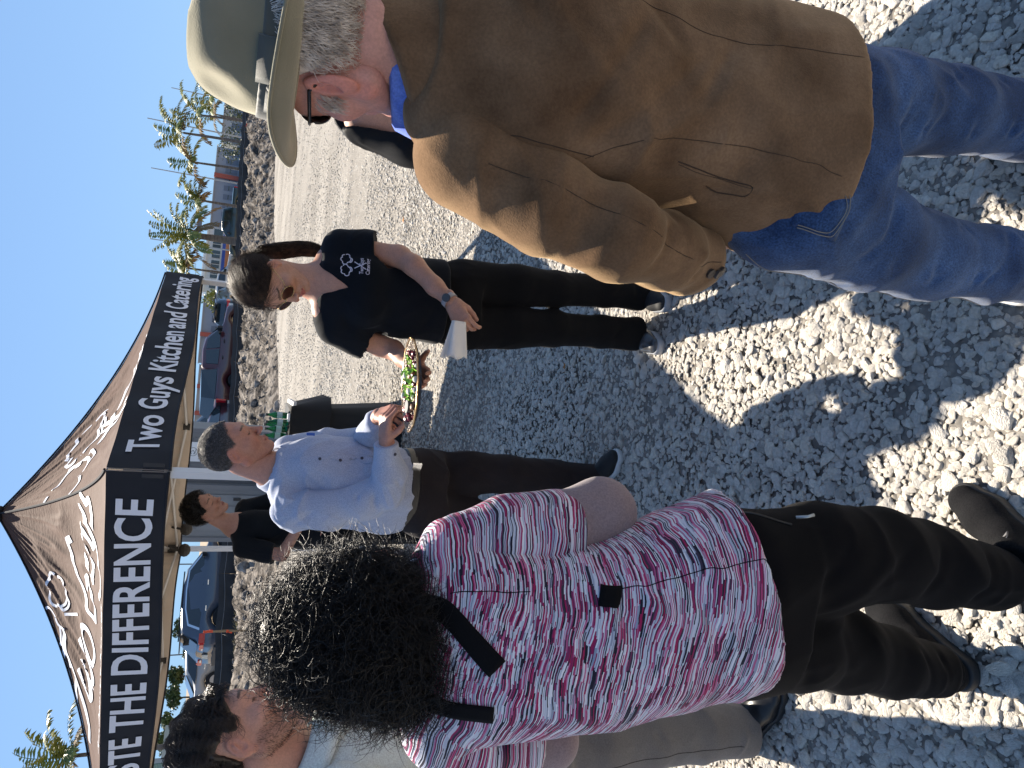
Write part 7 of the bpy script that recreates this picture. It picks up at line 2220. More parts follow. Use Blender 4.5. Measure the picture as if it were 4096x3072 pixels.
fd = unit(FC @ V(0, 0.9, -0.42))
fr_ = (root - cC_) @ fd
lat = np.linalg.norm((root - cC_) - fr_[:, None] * fd, axis=1)
ok = ~((fr_ > 0.02) & (lat < 0.088))
root = root[ok]; d = d[ok]; NC = len(root); hC0 = root.copy()
M_ = 15
tt = np.linspace(0, 1, M_)
L_ = g.uniform(0.045, 0.12, (NC, 1))
tan = np.cross(d, g.normal(size=(NC, 3))); tan /= np.linalg.norm(tan, axis=1, keepdims=True)
main = tan * 0.8 + d * g.uniform(0.02, 0.30, (NC, 1)) + np.array([0, 0, -0.45]); main /= np.linalg.norm(main, axis=1, keepdims=True)
e1 = np.cross(main, d + 0.01); e1 /= np.linalg.norm(e1, axis=1, keepdims=True); e2 = np.cross(main, e1)
cr_r = g.uniform(0.003, 0.011, (NC, 1)); tw = g.uniform(0.6, 2.2, (NC, 1)) * 6.28; ph = g.uniform(0, 6.28, (NC, 1))
P = []
for t in tt:
    p = root + main * L_ * t + e1 * cr_r * np.cos(ph + tw * t) * min(1, t * 3) + e2 * cr_r * np.sin(ph + tw * t) * min(1, t * 3)
    off = ((p - root) * d).sum(1, keepdims=True)
    lim = 0.006 + 0.028 * (vnoise(hC0 * 16, 4)[:, None]) + 0.022 * np.sin(np.arange(NC) * 1.7)[:, None] ** 10
    p = p - d * np.clip(off - lim, 0, None)
    P.append(p)
P = np.stack(P, 1)
def clear_face(P):
    q_ = P - cC_
    fr2 = q_ @ fd
    lt2 = np.linalg.norm(q_ - fr2[..., None] * fd, axis=-1)
    return ~((fr2 > 0.035) & (lt2 < 0.072)).any(1)
P = P[clear_face(P)]
sv, sf = strands(P, 0.00065)
# free curls breaking the outline
NW = 1100
d = g.normal(size=(NW, 3)); d /= np.linalg.norm(d, axis=1, keepdims=True)
root = hC + d * RC * 0.95
ok = ~(((root - cC_) @ fd > 0.01) & (np.linalg.norm((root - cC_) - ((root - cC_) @ fd)[:, None] * fd, axis=1) < 0.085)); root = root[ok]; d = d[ok]; NW = len(root)
tan = np.cross(d, g.normal(size=(NW, 3))); tan /= np.linalg.norm(tan, axis=1, keepdims=True)
L_ = g.uniform(0.025, 0.085, (NW, 1)); ph = g.uniform(0, 6.28, (NW, 1))
W_ = np.stack([root + (d * 0.55 + tan * 0.5) * L_ * t + np.cross(d, tan) * 0.006 * np.sin(ph + t * 7) + np.array([0, 0, -0.02]) * t * t for t in np.linspace(0, 1, 12)], 1)
W_ = W_[clear_face(W_)]
wv, wf = strands(W_, 0.00042)
v2, f2 = merge([(v, f), (sv, sf), (wv, wf)])
make('hair', v2, f2, M_hairbk, pC)
# top
j = SDF(0.0058)
j.loft([(0.825, -0.322, 1.000, 0.180, 0.148), (0.86, -0.330, 1.003, 0.178, 0.146), (0.97, -0.364, 1.020, 0.164, 0.138), (1.09, -0.408, 1.045, 0.155, 0.125), (1.20, -0.428, 1.075, 0.158, 0.120), (1.31, -0.436, 1.105, 0.170, 0.108), (1.365, -0.436, 1.12, 0.14, 0.085), (1.395, -0.435, 1.13, 0.09, 0.068)], yaw=-0.05, k=0.03)
j.cone((-0.42, 1.13, 1.36), (-0.290, 1.125, 1.325), 0.060, 0.060, k=0.035)
j.cone((-0.45, 1.13, 1.36), (-0.590, 1.125, 1.325), 0.060, 0.060, k=0.035)
j.half((-0.3, 0.9, 0.862), (0.25, -0.26, -0.92))
cr = [((-0.28, 0.93, 1.14), (-0.46, 0.93, 1.05), 0.010, -0.006), ((-0.26, 0.93, 1.10), (-0.44, 0.91, 0.99), 0.010, 0.005), ((-0.30, 0.94, 1.18), (-0.50, 0.95, 1.14), 0.010, -0.006), ((-0.24, 0.90, 1.05), (-0.38, 0.885, 0.95), 0.010, -0.005), ((-0.36, 0.92, 1.02), (-0.52, 0.95, 1.0), 0.010, -0.005), ((-0.52, 0.98, 1.20), (-0.57, 1.03, 1.08), 0.012, -0.006), ((-0.33, 1.0, 1.33), (-0.30, 1.0, 1.24), 0.012, -0.006)]
to, tv, tf = garment('top', j, M_knitp, pC, creases=cr, amp=0.006, sc=(6, 6, 10), seed=41, big=0.003)
tb_ = bvh_of(tv, tf)
sleeve([(-0.292, 1.125, 1.325), (-0.262, 1.115, 1.23), (-0.250, 1.10, 1.155), (-0.248, 1.09, 1.10)], [0.064, 0.064, 0.064, 0.066], [((-0.25, 1.03, 1.26), (-0.31, 1.04, 1.20), 0.012, -0.007), ((-0.20, 1.05, 1.22), (-0.26, 1.02, 1.16), 0.012, 0.006)], seed=43, amp=0.005, cut=((-0.248, 1.09, 1.120), (0.10, -0.15, -0.98)), mt=M_knitp, par=to)
sleeve([(-0.588, 1.125, 1.325), (-0.612, 1.13, 1.24), (-0.625, 1.14, 1.17), (-0.630, 1.145, 1.12)], [0.064, 0.062, 0.062, 0.064], [((-0.62, 1.07, 1.26), (-0.56, 1.05, 1.20), 0.012, -0.006)], seed=44, amp=0.005, cut=((-0.63, 1.145, 1.140), (-0.1, -0.1, -0.98)), mt=M_knitp, par=to)
sleeve([(-0.262, 1.112, 1.23), (-0.236, 1.10, 1.13), (-0.215, 1.105, 1.065), (-0.232, 1.17, 1.060), (-0.250, 1.25, 1.075)], [0.050, 0.055, 0.058, 0.052, 0.042], [((-0.18, 1.06, 1.04), (-0.24, 1.04, 1.06), 0.010, -0.006), ((-0.17, 1.09, 1.02), (-0.23, 1.10, 1.0), 0.008, -0.005)], seed=45, amp=0.003, mt=M_mauve, par=to, nm='undersleeve')
sleeve([(-0.612, 1.13, 1.23), (-0.635, 1.145, 1.11), (-0.60, 1.21, 1.08), (-0.55, 1.29, 1.08)], [0.048, 0.052, 0.046, 0.040], [], seed=46, amp=0.003, mt=M_mauve, par=to, nm='undersleeve')
strip_on(tb_, [(-0.355, 1.06, 1.395), (-0.352, 1.03, 1.372), (-0.378, 1.00, 1.352), (-0.405, 0.99, 1.322), (-0.432, 0.98, 1.292)], 0.036, 0.004, name='neck_tie', m=M_rib, parent=to)
strip_on(tb_, [(-0.500, 1.06, 1.395), (-0.515, 1.02, 1.360), (-0.512, 1.0, 1.32), (-0.510, 0.99, 1.287)], 0.030, 0.004, name='neck_tie', m=M_rib, parent=to)
strip_on(tb_, [(-0.325, 0.93, 1.135), (-0.288, 0.94, 1.130)], 0.036, 0.003, name='side_panel', m=M_rib, parent=to)
sm_ = [snap_tube(tb_, [(-0.292, 0.93, 1.125), (-0.268, 0.90, 1.04), (-0.240, 0.87, 0.95), (-0.222, 0.85, 0.85)], 0.0009), snap_tube(tb_, [(-0.325, 1.03, 1.37), (-0.315, 1.0, 1.32), (-0.322, 1.0, 1.24)], 0.0009)]
v, f = merge(sm_); make('seam', v, f, M_rib, to)
# trousers
d_ = SDF(0.006)
d_.loft([(0.76, -0.352, 1.0, 0.145, 0.118), (0.85, -0.345, 1.0, 0.156, 0.128), (0.94, -0.355, 1.01, 0.148, 0.118)], yaw=0, k=0.03)
d_.chain([(-0.292, 0.99, 0.83), (-0.272, 0.99, 0.66), (-0.265, 0.995, 0.50), (-0.292, 1.0, 0.33), (-0.322, 1.005, 0.14)], [0.102, 0.096, 0.088, 0.080, 0.070], k=0.03)
d_.chain([(-0.418, 1.0, 0.83), (-0.440, 1.03, 0.66), (-0.472, 1.06, 0.50), (-0.525, 1.09, 0.33), (-0.568, 1.120, 0.14)], [0.096, 0.088, 0.079, 0.068, 0.060], k=0.03)
d_.half((-0.4, 1.05, 0.105), (0, 0, -1))
cr = [((-0.33, 0.90, 0.80), (-0.22, 0.90, 0.66), 0.014, -0.009), ((-0.36, 0.91, 0.74), (-0.24, 0.90, 0.56), 0.014, 0.008), ((-0.34, 0.92, 0.66), (-0.22, 0.91, 0.50), 0.014, -0.008), ((-0.34, 0.92, 0.46), (-0.22, 0.92, 0.40), 0.013, -0.007), ((-0.36, 0.93, 0.30), (-0.24, 0.94, 0.24), 0.013, -0.008), ((-0.37, 0.94, 0.22), (-0.26, 0.95, 0.19), 0.012, 0.007),
      ((-0.38, 0.92, 0.76), (-0.52, 0.95, 0.68), 0.014, -0.008), ((-0.40, 0.95, 0.62), (-0.54, 0.99, 0.56), 0.014, -0.008), ((-0.42, 0.98, 0.50), (-0.56, 1.02, 0.44), 0.013, 0.008), ((-0.46, 1.02, 0.30), (-0.60, 1.06, 0.24), 0.013, -0.009), ((-0.48, 1.05, 0.20), (-0.62, 1.08, 0.18), 0.012, -0.008)]
tr_, trv, trf = garment('trousers', d_, M_blk, pC, creases=cr, amp=0.007, sc=(7, 7, 5), seed=47)
trb = bvh_of(trv, trf)
v, f = snap_tube(trb, [(-0.178, 0.98, 0.885), (-0.176, 0.955, 0.84), (-0.185, 0.93, 0.785)], 0.0022, lift=0.001)
make('pocket_zip', v, f, M_darkmetal, tr_)
MB().tube([(-0.182, 0.925, 0.788), (-0.178, 0.912, 0.775), (-0.174, 0.908, 0.765)], 0.0028, 6).build('zip_pull', mat('pale_zip_pull', (0.45, 0.47, 0.45), 0.4, metal=0.5), tr_, smooth=True)
for c, rz in (((-0.325, 1.005, 0.115), 0), ((-0.568, 1.122, 0.115), 0)):
    q = SDF(0.005); q.cone((c[0], c[1], 0.135), (c[0] - 0.003, c[1], 0.085), 0.052, 0.047, k=0); q.half((c[0], c[1], 0.148), (0, 0, 1)); q.half((c[0], c[1], 0.085), (0, 0, -1))
    garment('ankle_rib', q, M_rib, pC, sm=1)
M_bmesh = mat('black_knit_mesh', (0.005, 0.005, 0.006), 0.9, spec=0.15, col2=(0.012, 0.012, 0.013), nscale=300, bump=0.8, bscale=420, bdist=0.003)
M_bsole = mat('black_rubber_sole', (0.02, 0.02, 0.021), 0.6)
shoe(pC, (-0.305, 0.915), (-0.160, 1.185), 0.048, M_bmesh, M_bsole, mat('grey_lace', (0.10, 0.10, 0.105), 0.7))
shoe(pC, (-0.600, 1.095), (-0.495, 1.395), 0.048, M_bmesh, M_bsole, MATS['grey_lace'])

# ================================================================== MAN IN THE PALE GREEN SHIRT (left edge)
M_green_s = cloth('pale_green_shirt', (0.52, 0.60, 0.56), (0.58, 0.65, 0.61), nscale=6, sheen=0.15, bscale=1100)
pG = person('bearded young man with wavy dark hair in pale green shirt at the left edge', (-0.95, 1.68, 0))
cG = V(-0.775, 1.545, 1.615); FG = frame((0.90, 0.30, -0.28)); sG = 0.93
hv, hf = head_sdf(True, 1.03, 1.12, smile=0.01).mesh()
hc = head_colors(hv, (0.50, 0.275, 0.20), (0.40, 0.15, 0.12), blush=0.35, stubble=0.45, brow=(0.03, 0.022, 0.018))
hv = xf(hv, cG, FG, sG)
b = SDF(0.008)
b.cone(cG + FG @ V(0, -0.03, -0.05), (-0.862, 1.60, 1.46), 0.058, 0.066, k=0.03)
b.cone((-0.862, 1.60, 1.45), (-0.93, 1.68, 0.98), 0.08, 0.10, k=0.03)
b.cone((-0.94, 1.64, 0.92), (-0.985, 1.71, 0.50), 0.07, 0.05, k=0.02); b.cone((-0.985, 1.71, 0.5), (-1.03, 1.77, 0.09), 0.05, 0.04, k=0.02)
b.cone((-0.95, 1.80, 0.92), (-1.03, 1.92, 0.50), 0.07, 0.05, k=0.02); b.cone((-1.03, 1.92, 0.5), (-1.14, 2.02, 0.09), 0.05, 0.04, k=0.02)
b.chain([(-0.875, 1.44, 1.40), (-0.955, 1.44, 1.13), (-0.885, 1.54, 0.97)], [0.05, 0.042, 0.03], k=0.02)
b.chain([(-0.875, 1.80, 1.40), (-0.93, 1.90, 1.13), (-0.82, 1.84, 0.97)], [0.05, 0.042, 0.03], k=0.02)
bv, bf = b.mesh(); bv = smooth(bv, bf, 2)
g1 = SDF(0.0035); hand_sdf(g1, hand_frame((-0.885, 1.54, 0.97), (0.35, 0.55, -0.75), (0.5, -0.8, 0.1)), -1, [(0.4, 0.5, 0.3)] * 4); g1v, g1f = g1.mesh()
g2 = SDF(0.0035); hand_sdf(g2, hand_frame((-0.82, 1.84, 0.97), (0.6, -0.4, -0.7), (0.6, 0.7, 0.1)), 1, [(0.4, 0.5, 0.3)] * 4); g2v, g2f = g2.mesh()
sk = V(0.48, 0.26, 0.19)
finish_body('body', [(bv, bf), (hv, hf), (g1v, g1f), (g2v, g2f)], [np.tile(sk, (len(bv), 1)), hc, np.tile(sk, (len(g1v), 1)), np.tile(sk, (len(g2v), 1))], M_skin_a, pG)
M_hairw = mat('wavy_dark_hair', (0.012, 0.009, 0.007), 0.32, spec=0.65, col2=(0.030, 0.020, 0.014), nscale=60)
hzG = ([-0.13, -0.07, -0.042, -0.030, 0.008, 0.020, 0.034, 0.05, 0.072, 0.1], [-0.050, -0.046, -0.028, 0.038, 0.038, -0.010, -0.005, 0.035, 0.065, 0.072])
v, f = cap_hair(hzG, 0.0, wav=0.004, seed=3)
def combG(p):
    a = np.arctan2(p[:, 0], p[:, 2] - 0.02)
    w_ = np.sin(p[:, 1] * 75 + p[:, 0] * 30 + 1.2 * np.sin(p[:, 2] * 50)) * 0.8
    return np.stack([np.sign(p[:, 0]) * 0.35 + w_ * 0.4, -0.85 + 0 * a, -0.30 + w_ * 0.5 - 0.0 * a], 1)
hs, r_ = hairs_on(7000, hzG, 0.050, combG, lift=0.22, infl=0.004, r=0.00055, rnd=0.22, M_=10, curl=0.006, keep=lambda p: ~((np.abs(p[:, 0]) > 0.05) & (p[:, 2] < 0.055) & (p[:, 1] > -0.04) & (p[:, 1] < 0.04)))
hs = hs + (np.sin(hs[..., 1:2] * 160 + hs[..., 2:3] * 60) * 0.0035) * (hs - np.array((0, -0.016, 0.038))) / 0.09
sv, sf = strands(hs, r_)
fq = []
for i in range(500):           # locks falling at the fringe and nape
    a0 = g.uniform(-0.06, 0.06); z0 = 0.075 + g.uniform(-0.008, 0.02); y0 = 0.075 - abs(a0) * 0.5
    p = np.array([a0, y0, z0]); q_ = []
    dirx = g.normal(0, 0.3)
    for t in np.linspace(0, 1, 8): q_.append(p + np.array([dirx * 0.02 * t + 0.003 * math.sin(8 * t + a0 * 90), 0.016 * math.sin(2.6 * t), -0.018 * t + 0.010 * math.sin(3 * t)]))
    fq.append(q_)
fv, ff = strands(np.array(fq), 0.0005)
nb = []
for i in range(900):
    a0 = g.uniform(-0.058, 0.058); p = np.array([a0, -0.088 + abs(a0) * 0.55 + g.uniform(-0.004, 0.004), g.uniform(-0.062, -0.01)])
    nb.append([p + np.array([a0 * 0.2 * t, -0.012 * math.sin(3 * t), -0.034 * t]) + np.array([0.002 * math.sin(9 * t + i), 0, 0]) for t in np.linspace(0, 1, 7)])
nv, nf = strands(np.array(nb), 0.0005)
v2, f2 = merge([(v, f), (sv, sf), (fv, ff), (nv, nf)])
make('hair', xf(v2, cG, FG, sG), f2, M_hairw, pG)
# short beard hairs
hv0, hf0 = head_sdf(True, 1.03, 1.12, smile=0.01, vox=0.006).mesh(); hn0 = normals(hv0, hf0)
bd = (hv0[:, 2] < -0.035) & (hv0[:, 1] > -0.02) & (hv0[:, 2] > -0.125) & ~((np.abs(hv0[:, 2] + 0.068) < 0.010) & (np.abs(hv0[:, 0]) < 0.024)) & ((np.abs(hv0[:, 0]) > 0.022) | (hv0[:, 2] < -0.082))
bi = g.choice(np.where(bd)[0], 2600)
rt = hv0[bi] + g.normal(0, 0.0022, (2600, 3)); dn = unit_rows = hn0[bi] * 0.6 + np.array([0, 0.1, -0.7]) + g.normal(0, 0.25, (2600, 3))
dn /= np.linalg.norm(dn, axis=1, keepdims=True)
bp_ = np.stack([rt + dn * 0.0065 * t for t in (0, 0.5, 1)], 1)
v, f = strands(bp_, 0.00028)
make('beard', xf(v, cG, FG, sG), f, mat('beard_hair', (0.05, 0.03, 0.02), 0.5), pG)
YG = -1.35
j = SDF(0.0065)
j.loft([(0.965, -0.935, 1.69, 0.165, 0.118), (1.08, -0.925, 1.675, 0.165, 0.115), (1.20, -0.905, 1.66, 0.175, 0.122), (1.32, -0.882, 1.635, 0.180, 0.118), (1.40, -0.872, 1.62, 0.160, 0.095), (1.45, -0.866, 1.61, 0.10, 0.08)], yaw=YG, k=0.03)
j.cone((-0.868, 1.60, 1.43), (-0.885, 1.465, 1.395), 0.062, 0.064, k=0.035)
j.cone((-0.868, 1.60, 1.43), (-0.870, 1.775, 1.395), 0.062, 0.064, k=0.035)
j.fn(lambda g_: 0.064 - np.sqrt((g_[..., 0] + 0.835) ** 2 + (g_[..., 1] - 1.585) ** 2) - 3 * np.clip(1.455 - g_[..., 2], 0, 1), op='i')
cr = [((-0.80, 1.55, 1.34), (-0.78, 1.58, 1.14), 0.016, -0.008), ((-0.82, 1.52, 1.22), (-0.80, 1.58, 1.04), 0.014, 0.006), ((-0.86, 1.50, 1.12), (-0.82, 1.57, 1.0), 0.014, -0.007), ((-0.78, 1.62, 1.40), (-0.76, 1.63, 1.05), 0.007, 0.003)]
go_, gv_, gf_ = garment('shirt', j, M_green_s, pG, creases=cr, amp=0.008, sc=(6, 6, 4), seed=51, big=0.004)
gb_ = bvh_of(gv_, gf_)
sleeve([(-0.885, 1.465, 1.395), (-0.925, 1.450, 1.27), (-0.955, 1.445, 1.15), (-0.925, 1.480, 1.055), (-0.893, 1.525, 1.005)], [0.072, 0.066, 0.060, 0.056, 0.054], [((-0.93, 1.39, 1.12), (-0.87, 1.42, 1.06), 0.013, -0.010), ((-0.98, 1.40, 1.15), (-0.90, 1.40, 1.18), 0.013, -0.009), ((-0.93, 1.40, 1.30), (-0.84, 1.42, 1.26), 0.014, -0.007), ((-0.90, 1.44, 1.03), (-0.84, 1.47, 1.0), 0.010, -0.008)], seed=53, amp=0.008, cut=((-0.890, 1.53, 0.998), (0.3, 0.5, -0.8)), mt=M_green_s, par=go_)
q = SDF(0.005); q.cone((-0.906, 1.505, 1.020), (-0.878, 1.545, 0.980), 0.060, 0.057, k=0); q.half((-0.876, 1.548, 0.978), (0.45, 0.6, -0.66)); q.half((-0.906, 1.505, 1.022), (-0.45, -0.6, 0.66))
garment('rolled_cuff', q, M_green_s, go_, amp=0.004, sc=(12, 12, 12), seed=5)
sleeve([(-0.870, 1.775, 1.395), (-0.905, 1.85, 1.26), (-0.92, 1.885, 1.14), (-0.85, 1.855, 1.02)], [0.070, 0.064, 0.058, 0.050], [], seed=54, amp=0.008, mt=M_green_s, par=go_)
collar(go_, (-0.835, 1.583), 0.076, 0.076, 1.452, 1.494, (0.97, 0.1), M_green_s, flare=0.026, tip=0.05, tilt=(-0.40, 0.05))
M_openc = M_green_s
for s_, yy in ((-1, 1.555), (1, 1.62)):     # open shirt front folding back
    Vv, Ff = [], []
    for i in range(9):
        t = i / 8
        z = 1.475 - 0.165 * t; x = -0.775 + 0.035 * t ** 0.7
        for k in range(5):
            q_ = k / 4
            Vv.append((x + 0.030 * q_ * (1 - t * 0.6) + 0.006 * math.sin(5 * q_ + 4 * t), yy + s_ * (0.045 * q_ * (1 - t * 0.75)) , z - 0.022 * q_ + 0.006 * math.sin(9 * t + q_ * 4)))
    for i in range(8):
        for k in range(4): Ff.append((i * 5 + k, i * 5 + k + 1, (i + 1) * 5 + k + 1, (i + 1) * 5 + k))
    o_ = make('open_placket', Vv, Ff, M_green_s, go_)
    md = o_.modifiers.new('thick', 'SOLIDIFY'); md.thickness = 0.002
for p in ((-0.775, 1.495, 1.478), (-0.745, 1.60, 1.25), (-0.750, 1.61, 1.16), (-0.765, 1.62, 1.06)):
    button(go_, gb_, p, 0.0065, mat('shirt_button', (0.12, 0.10, 0.09), 0.35))
q = SDF(0.005); q.loft([(0.935, -0.938, 1.695, 0.166, 0.121), (0.972, -0.938, 1.695, 0.167, 0.122)], yaw=YG, k=0)
garment('belt', q, M_belt, pG, sm=1)
M_greyt = cloth('grey_chino', (0.115, 0.108, 0.106), (0.135, 0.128, 0.125), sheen=0.12)
d_ = SDF(0.0062)
d_.loft([(0.82, -0.945, 1.71, 0.158, 0.118), (0.90, -0.942, 1.705, 0.168, 0.124), (0.952, -0.938, 1.695, 0.160, 0.116)], yaw=YG, k=0.03)
d_.chain([(-0.945, 1.645, 0.87), (-0.968, 1.675, 0.69), (-0.990, 1.71, 0.50), (-1.012, 1.745, 0.28), (-1.030, 1.77, 0.07)], [0.100, 0.090, 0.080, 0.076, 0.080], k=0.03)
d_.chain([(-0.955, 1.79, 0.87), (-0.99, 1.85, 0.69), (-1.03, 1.92, 0.50), (-1.08, 1.97, 0.28), (-1.125, 2.01, 0.07)], [0.100, 0.090, 0.080, 0.074, 0.078], k=0.03)
d_.half((-1, 1.8, 0.065), (0, 0, -1))
cr = [((-0.90, 1.66, 0.15), (-1.0, 1.70, 0.11), 0.012, -0.010), ((-0.92, 1.66, 0.11), (-1.06, 1.69, 0.16), 0.011, 0.008), ((-0.88, 1.60, 0.84), (-0.92, 1.57, 0.66), 0.013, -0.007), ((-0.93, 1.60, 0.80), (-0.97, 1.62, 0.20), 0.005, 0.003), ((-0.90, 1.62, 0.52), (-1.0, 1.65, 0.46), 0.014, -0.006)]
gt_, gtv, gtf = garment('trousers', d_, M_greyt, pG, creases=cr, amp=0.005, sc=(7, 7, 4), seed=55)
v, f = snap_tube(bvh_of(gtv, gtf), [(-0.955, 1.55, 0.86), (-0.985, 1.60, 0.62), (-1.005, 1.64, 0.40), (-1.03, 1.69, 0.15)], 0.0009, lift=0.0003); make('side_seam', v, f, M_char, gt_)
M_bleath = mat('black_shoe_leather', (0.010, 0.010, 0.011), 0.38, spec=0.55)
shoe(pG, (-1.065, 1.805), (-0.868, 1.690), 0.050, M_bleath, M_bsole, M_bleath, style='slip')
shoe(pG, (-1.175, 2.045), (-0.995, 1.960), 0.048, M_bleath, M_bsole, M_bleath, style='slip')

# ================================================================== PERSON IN BLACK JACKET (behind the hat man)
pP = person('person in black jacket and blue shirt mostly hidden behind the man in the hat', (0.82, 1.98, 0))
cP = V(0.86, 1.97, 1.63); FP = frame((-0.4, -0.9, -0.1))
hv, hf = head_sdf(True, 1.05, 1.0, vox=0.005).mesh()
hc = head_colors(hv, (0.46, 0.25, 0.18), (0.36, 0.14, 0.12), blush=0.3); hv = xf(hv, cP, FP, 0.98)
b = SDF(0.010)
b.cone(cP + FP @ V(0, -0.03, -0.05), (0.84, 1.98, 1.46), 0.055, 0.062, k=0.03)
b.cone((0.84, 1.98, 1.44), (0.83, 1.98, 0.95), 0.09, 0.10, k=0.03)
for sx in (-1, 1): b.chain([(0.83 + sx * 0.09, 1.98, 0.90), (0.83 + sx * 0.11, 1.98, 0.48), (0.83 + sx * 0.12, 2.0, 0.09)], [0.07, 0.05, 0.04], k=0.02)
b.chain([(0.67, 1.93, 1.42), (0.625, 1.90, 1.20), (0.68, 1.78, 1.02)], [0.048, 0.04, 0.03], k=0.02)
b.chain([(1.01, 2.03, 1.42), (1.07, 2.04, 1.17), (1.04, 1.96, 0.96)], [0.048, 0.04, 0.03], k=0.02)
bv, bf = b.mesh()
g1 = SDF(0.005); hand_sdf(g1, hand_frame((0.68, 1.78, 1.02), (0.5, -0.7, -0.3), (-0.6, -0.3, 0.6)), 1, [(0.4, 0.5, 0.3)] * 4); g1v, g1f = g1.mesh()
g2 = SDF(0.005); hand_sdf(g2, hand_frame((1.04, 1.96, 0.96), (-0.1, -0.3, -0.9), (0.9, 0, 0)), -1, [(0.3, 0.4, 0.3)] * 4); g2v, g2f = g2.mesh()
sk = V(0.44, 0.24, 0.17)
finish_body('body', [(bv, bf), (hv, hf), (g1v, g1f), (g2v, g2f)], [np.tile(sk, (len(bv), 1)), hc, np.tile(sk, (len(g1v), 1)), np.tile(sk, (len(g2v), 1))], M_skin_a, pP)
v, f = cap_hair(hzM, 0.006, wav=0.004); make('hair', xf(v, cP, FP, 0.98), f, M_hairw, pP)
M_jack = cloth('black_puffer', (0.005, 0.0055, 0.007), (0.008, 0.0085, 0.010), rough=0.6, sheen=0.03)
M_royal = cloth('royal_blue_shirt', (0.055, 0.10, 0.42), (0.07, 0.13, 0.50))
j = SDF(0.007)
j.loft([(0.90, 0.83, 1.98, 0.18, 0.12), (1.10, 0.83, 1.98, 0.175, 0.115), (1.30, 0.835, 1.98, 0.18, 0.115), (1.42, 0.84, 1.98, 0.15, 0.085)], yaw=0.35, k=0.03)
o_, v_, f_ = garment('shirt', j, M_royal, pP, amp=0.012, sc=(10, 10, 3), seed=61)
j = SDF(0.0065)
j.loft([(0.86, 0.83, 1.98, 0.200, 0.145), (1.10, 0.83, 1.98, 0.195, 0.140), (1.30, 0.835, 1.98, 0.200, 0.138), (1.40, 0.84, 1.98, 0.175, 0.110), (1.45, 0.845, 1.98, 0.10, 0.08)], yaw=0.35, k=0.03)
j.cone((0.84, 1.98, 1.44), (0.685, 1.935, 1.415), 0.062, 0.068, k=0.03); j.cone((0.84, 1.98, 1.44), (1.0, 2.03, 1.415), 0.062, 0.068, k=0.03)
j.chain([(0.678, 1.930, 1.41), (0.640, 1.905, 1.29), (0.622, 1.89, 1.19), (0.66, 1.80, 1.06)], [0.075, 0.070, 0.066, 0.055], k=0.025)
j.chain([(1.0, 2.03, 1.41), (1.06, 2.04, 1.18), (1.04, 1.97, 1.0)], [0.075, 0.066, 0.055], k=0.025)
j.fn(lambda g_: np.minimum(0.060 - np.abs((g_[..., 0] - 0.690) + (1.40 - g_[..., 2]) * 0.03) , 1.95 - g_[..., 1]), op='i')
cr = [((0.58, 1.84, 1.33), (0.70, 1.84, 1.30), 0.010, -0.008), ((0.57, 1.83, 1.27), (0.68, 1.82, 1.27), 0.010, -0.010), ((0.56, 1.83, 1.22), (0.68, 1.82, 1.23), 0.010, 0.008), ((0.56, 1.82, 1.17), (0.68, 1.82, 1.19), 0.010, -0.009)]
garment('jacket', j, M_jack, pP, creases=cr, amp=0.008, sc=(8, 8, 6), seed=63)
d_ = SDF(0.009); d_.loft([(0.80, 0.83, 1.98, 0.165, 0.12), (0.94, 0.83, 1.98, 0.165, 0.12)], yaw=0.35, k=0.03)
for sx in (-1, 1): d_.chain([(0.83 + sx * 0.085, 1.98, 0.86), (0.83 + sx * 0.10, 1.98, 0.48), (0.83 + sx * 0.12, 2.0, 0.07)], [0.10, 0.08, 0.075], k=0.03)
garment('trousers', d_, M_char, pP, amp=0.006, sc=(7, 7, 4), seed=64)
for sx in (-1, 1): shoe(pP, (0.83 + sx * 0.12, 2.07), (0.80 + sx * 0.14, 1.80), 0.046, M_bleath, M_bsole, style='slip')

# ================================================================== MAN UNDER THE CANOPY
pF = person('young man in black t-shirt working under the canopy', (-1.12, 5.05, 0))
cF = V(-0.99, 5.0, 1.705); FF = frame((0.80, -0.40, -0.45))
hv, hf = head_sdf(True, 0.98, 1.0, vox=0.005).mesh()
hc = head_colors(hv, (0.40, 0.21, 0.15), (0.30, 0.12, 0.10), blush=0.25, brow=(0.02, 0.015, 0.012)); hv = xf(hv, cF, FF, 0.98)
b = SDF(0.010)
b.cone(cF + FF @ V(0, -0.03, -0.05), (-1.11, 5.04, 1.53), 0.052, 0.058, k=0.03)
b.cone((-1.11, 5.04, 1.50), (-1.16, 5.08, 1.0), 0.09, 0.10, k=0.03)
b.chain([(-1.12, 4.98, 0.95), (-1.12, 4.98, 0.50), (-1.14, 5.0, 0.09)], [0.07, 0.05, 0.04], k=0.02)
b.chain([(-1.18, 5.15, 0.95), (-1.18, 5.15, 0.50), (-1.20, 5.2, 0.09)], [0.07, 0.05, 0.04], k=0.02)
b.chain([(-1.24, 4.92, 1.44), (-1.25, 4.82, 1.22), (-1.02, 4.72, 1.13)], [0.046, 0.040, 0.029], k=0.02)
b.chain([(-1.02, 5.16, 1.44), (-0.95, 5.14, 1.18), (-0.86, 4.95, 1.10)], [0.046, 0.040, 0.029], k=0.02)
bv, bf = b.mesh()
g1 = SDF(0.005); hand_sdf(g1, hand_frame((-1.02, 4.72, 1.13), (0.9, -0.3, -0.2), (0, -0.4, 0.9)), 1, [(0.4, 0.5, 0.3)] * 4); g1v, g1f = g1.mesh()
g2 = SDF(0.005); hand_sdf(g2, hand_frame((-0.86, 4.95, 1.10), (0.5, -0.8, -0.2), (0.3, 0.1, 0.9)), -1, [(0.4, 0.5, 0.3)] * 4); g2v, g2f = g2.mesh()
sk = V(0.38, 0.20, 0.145)
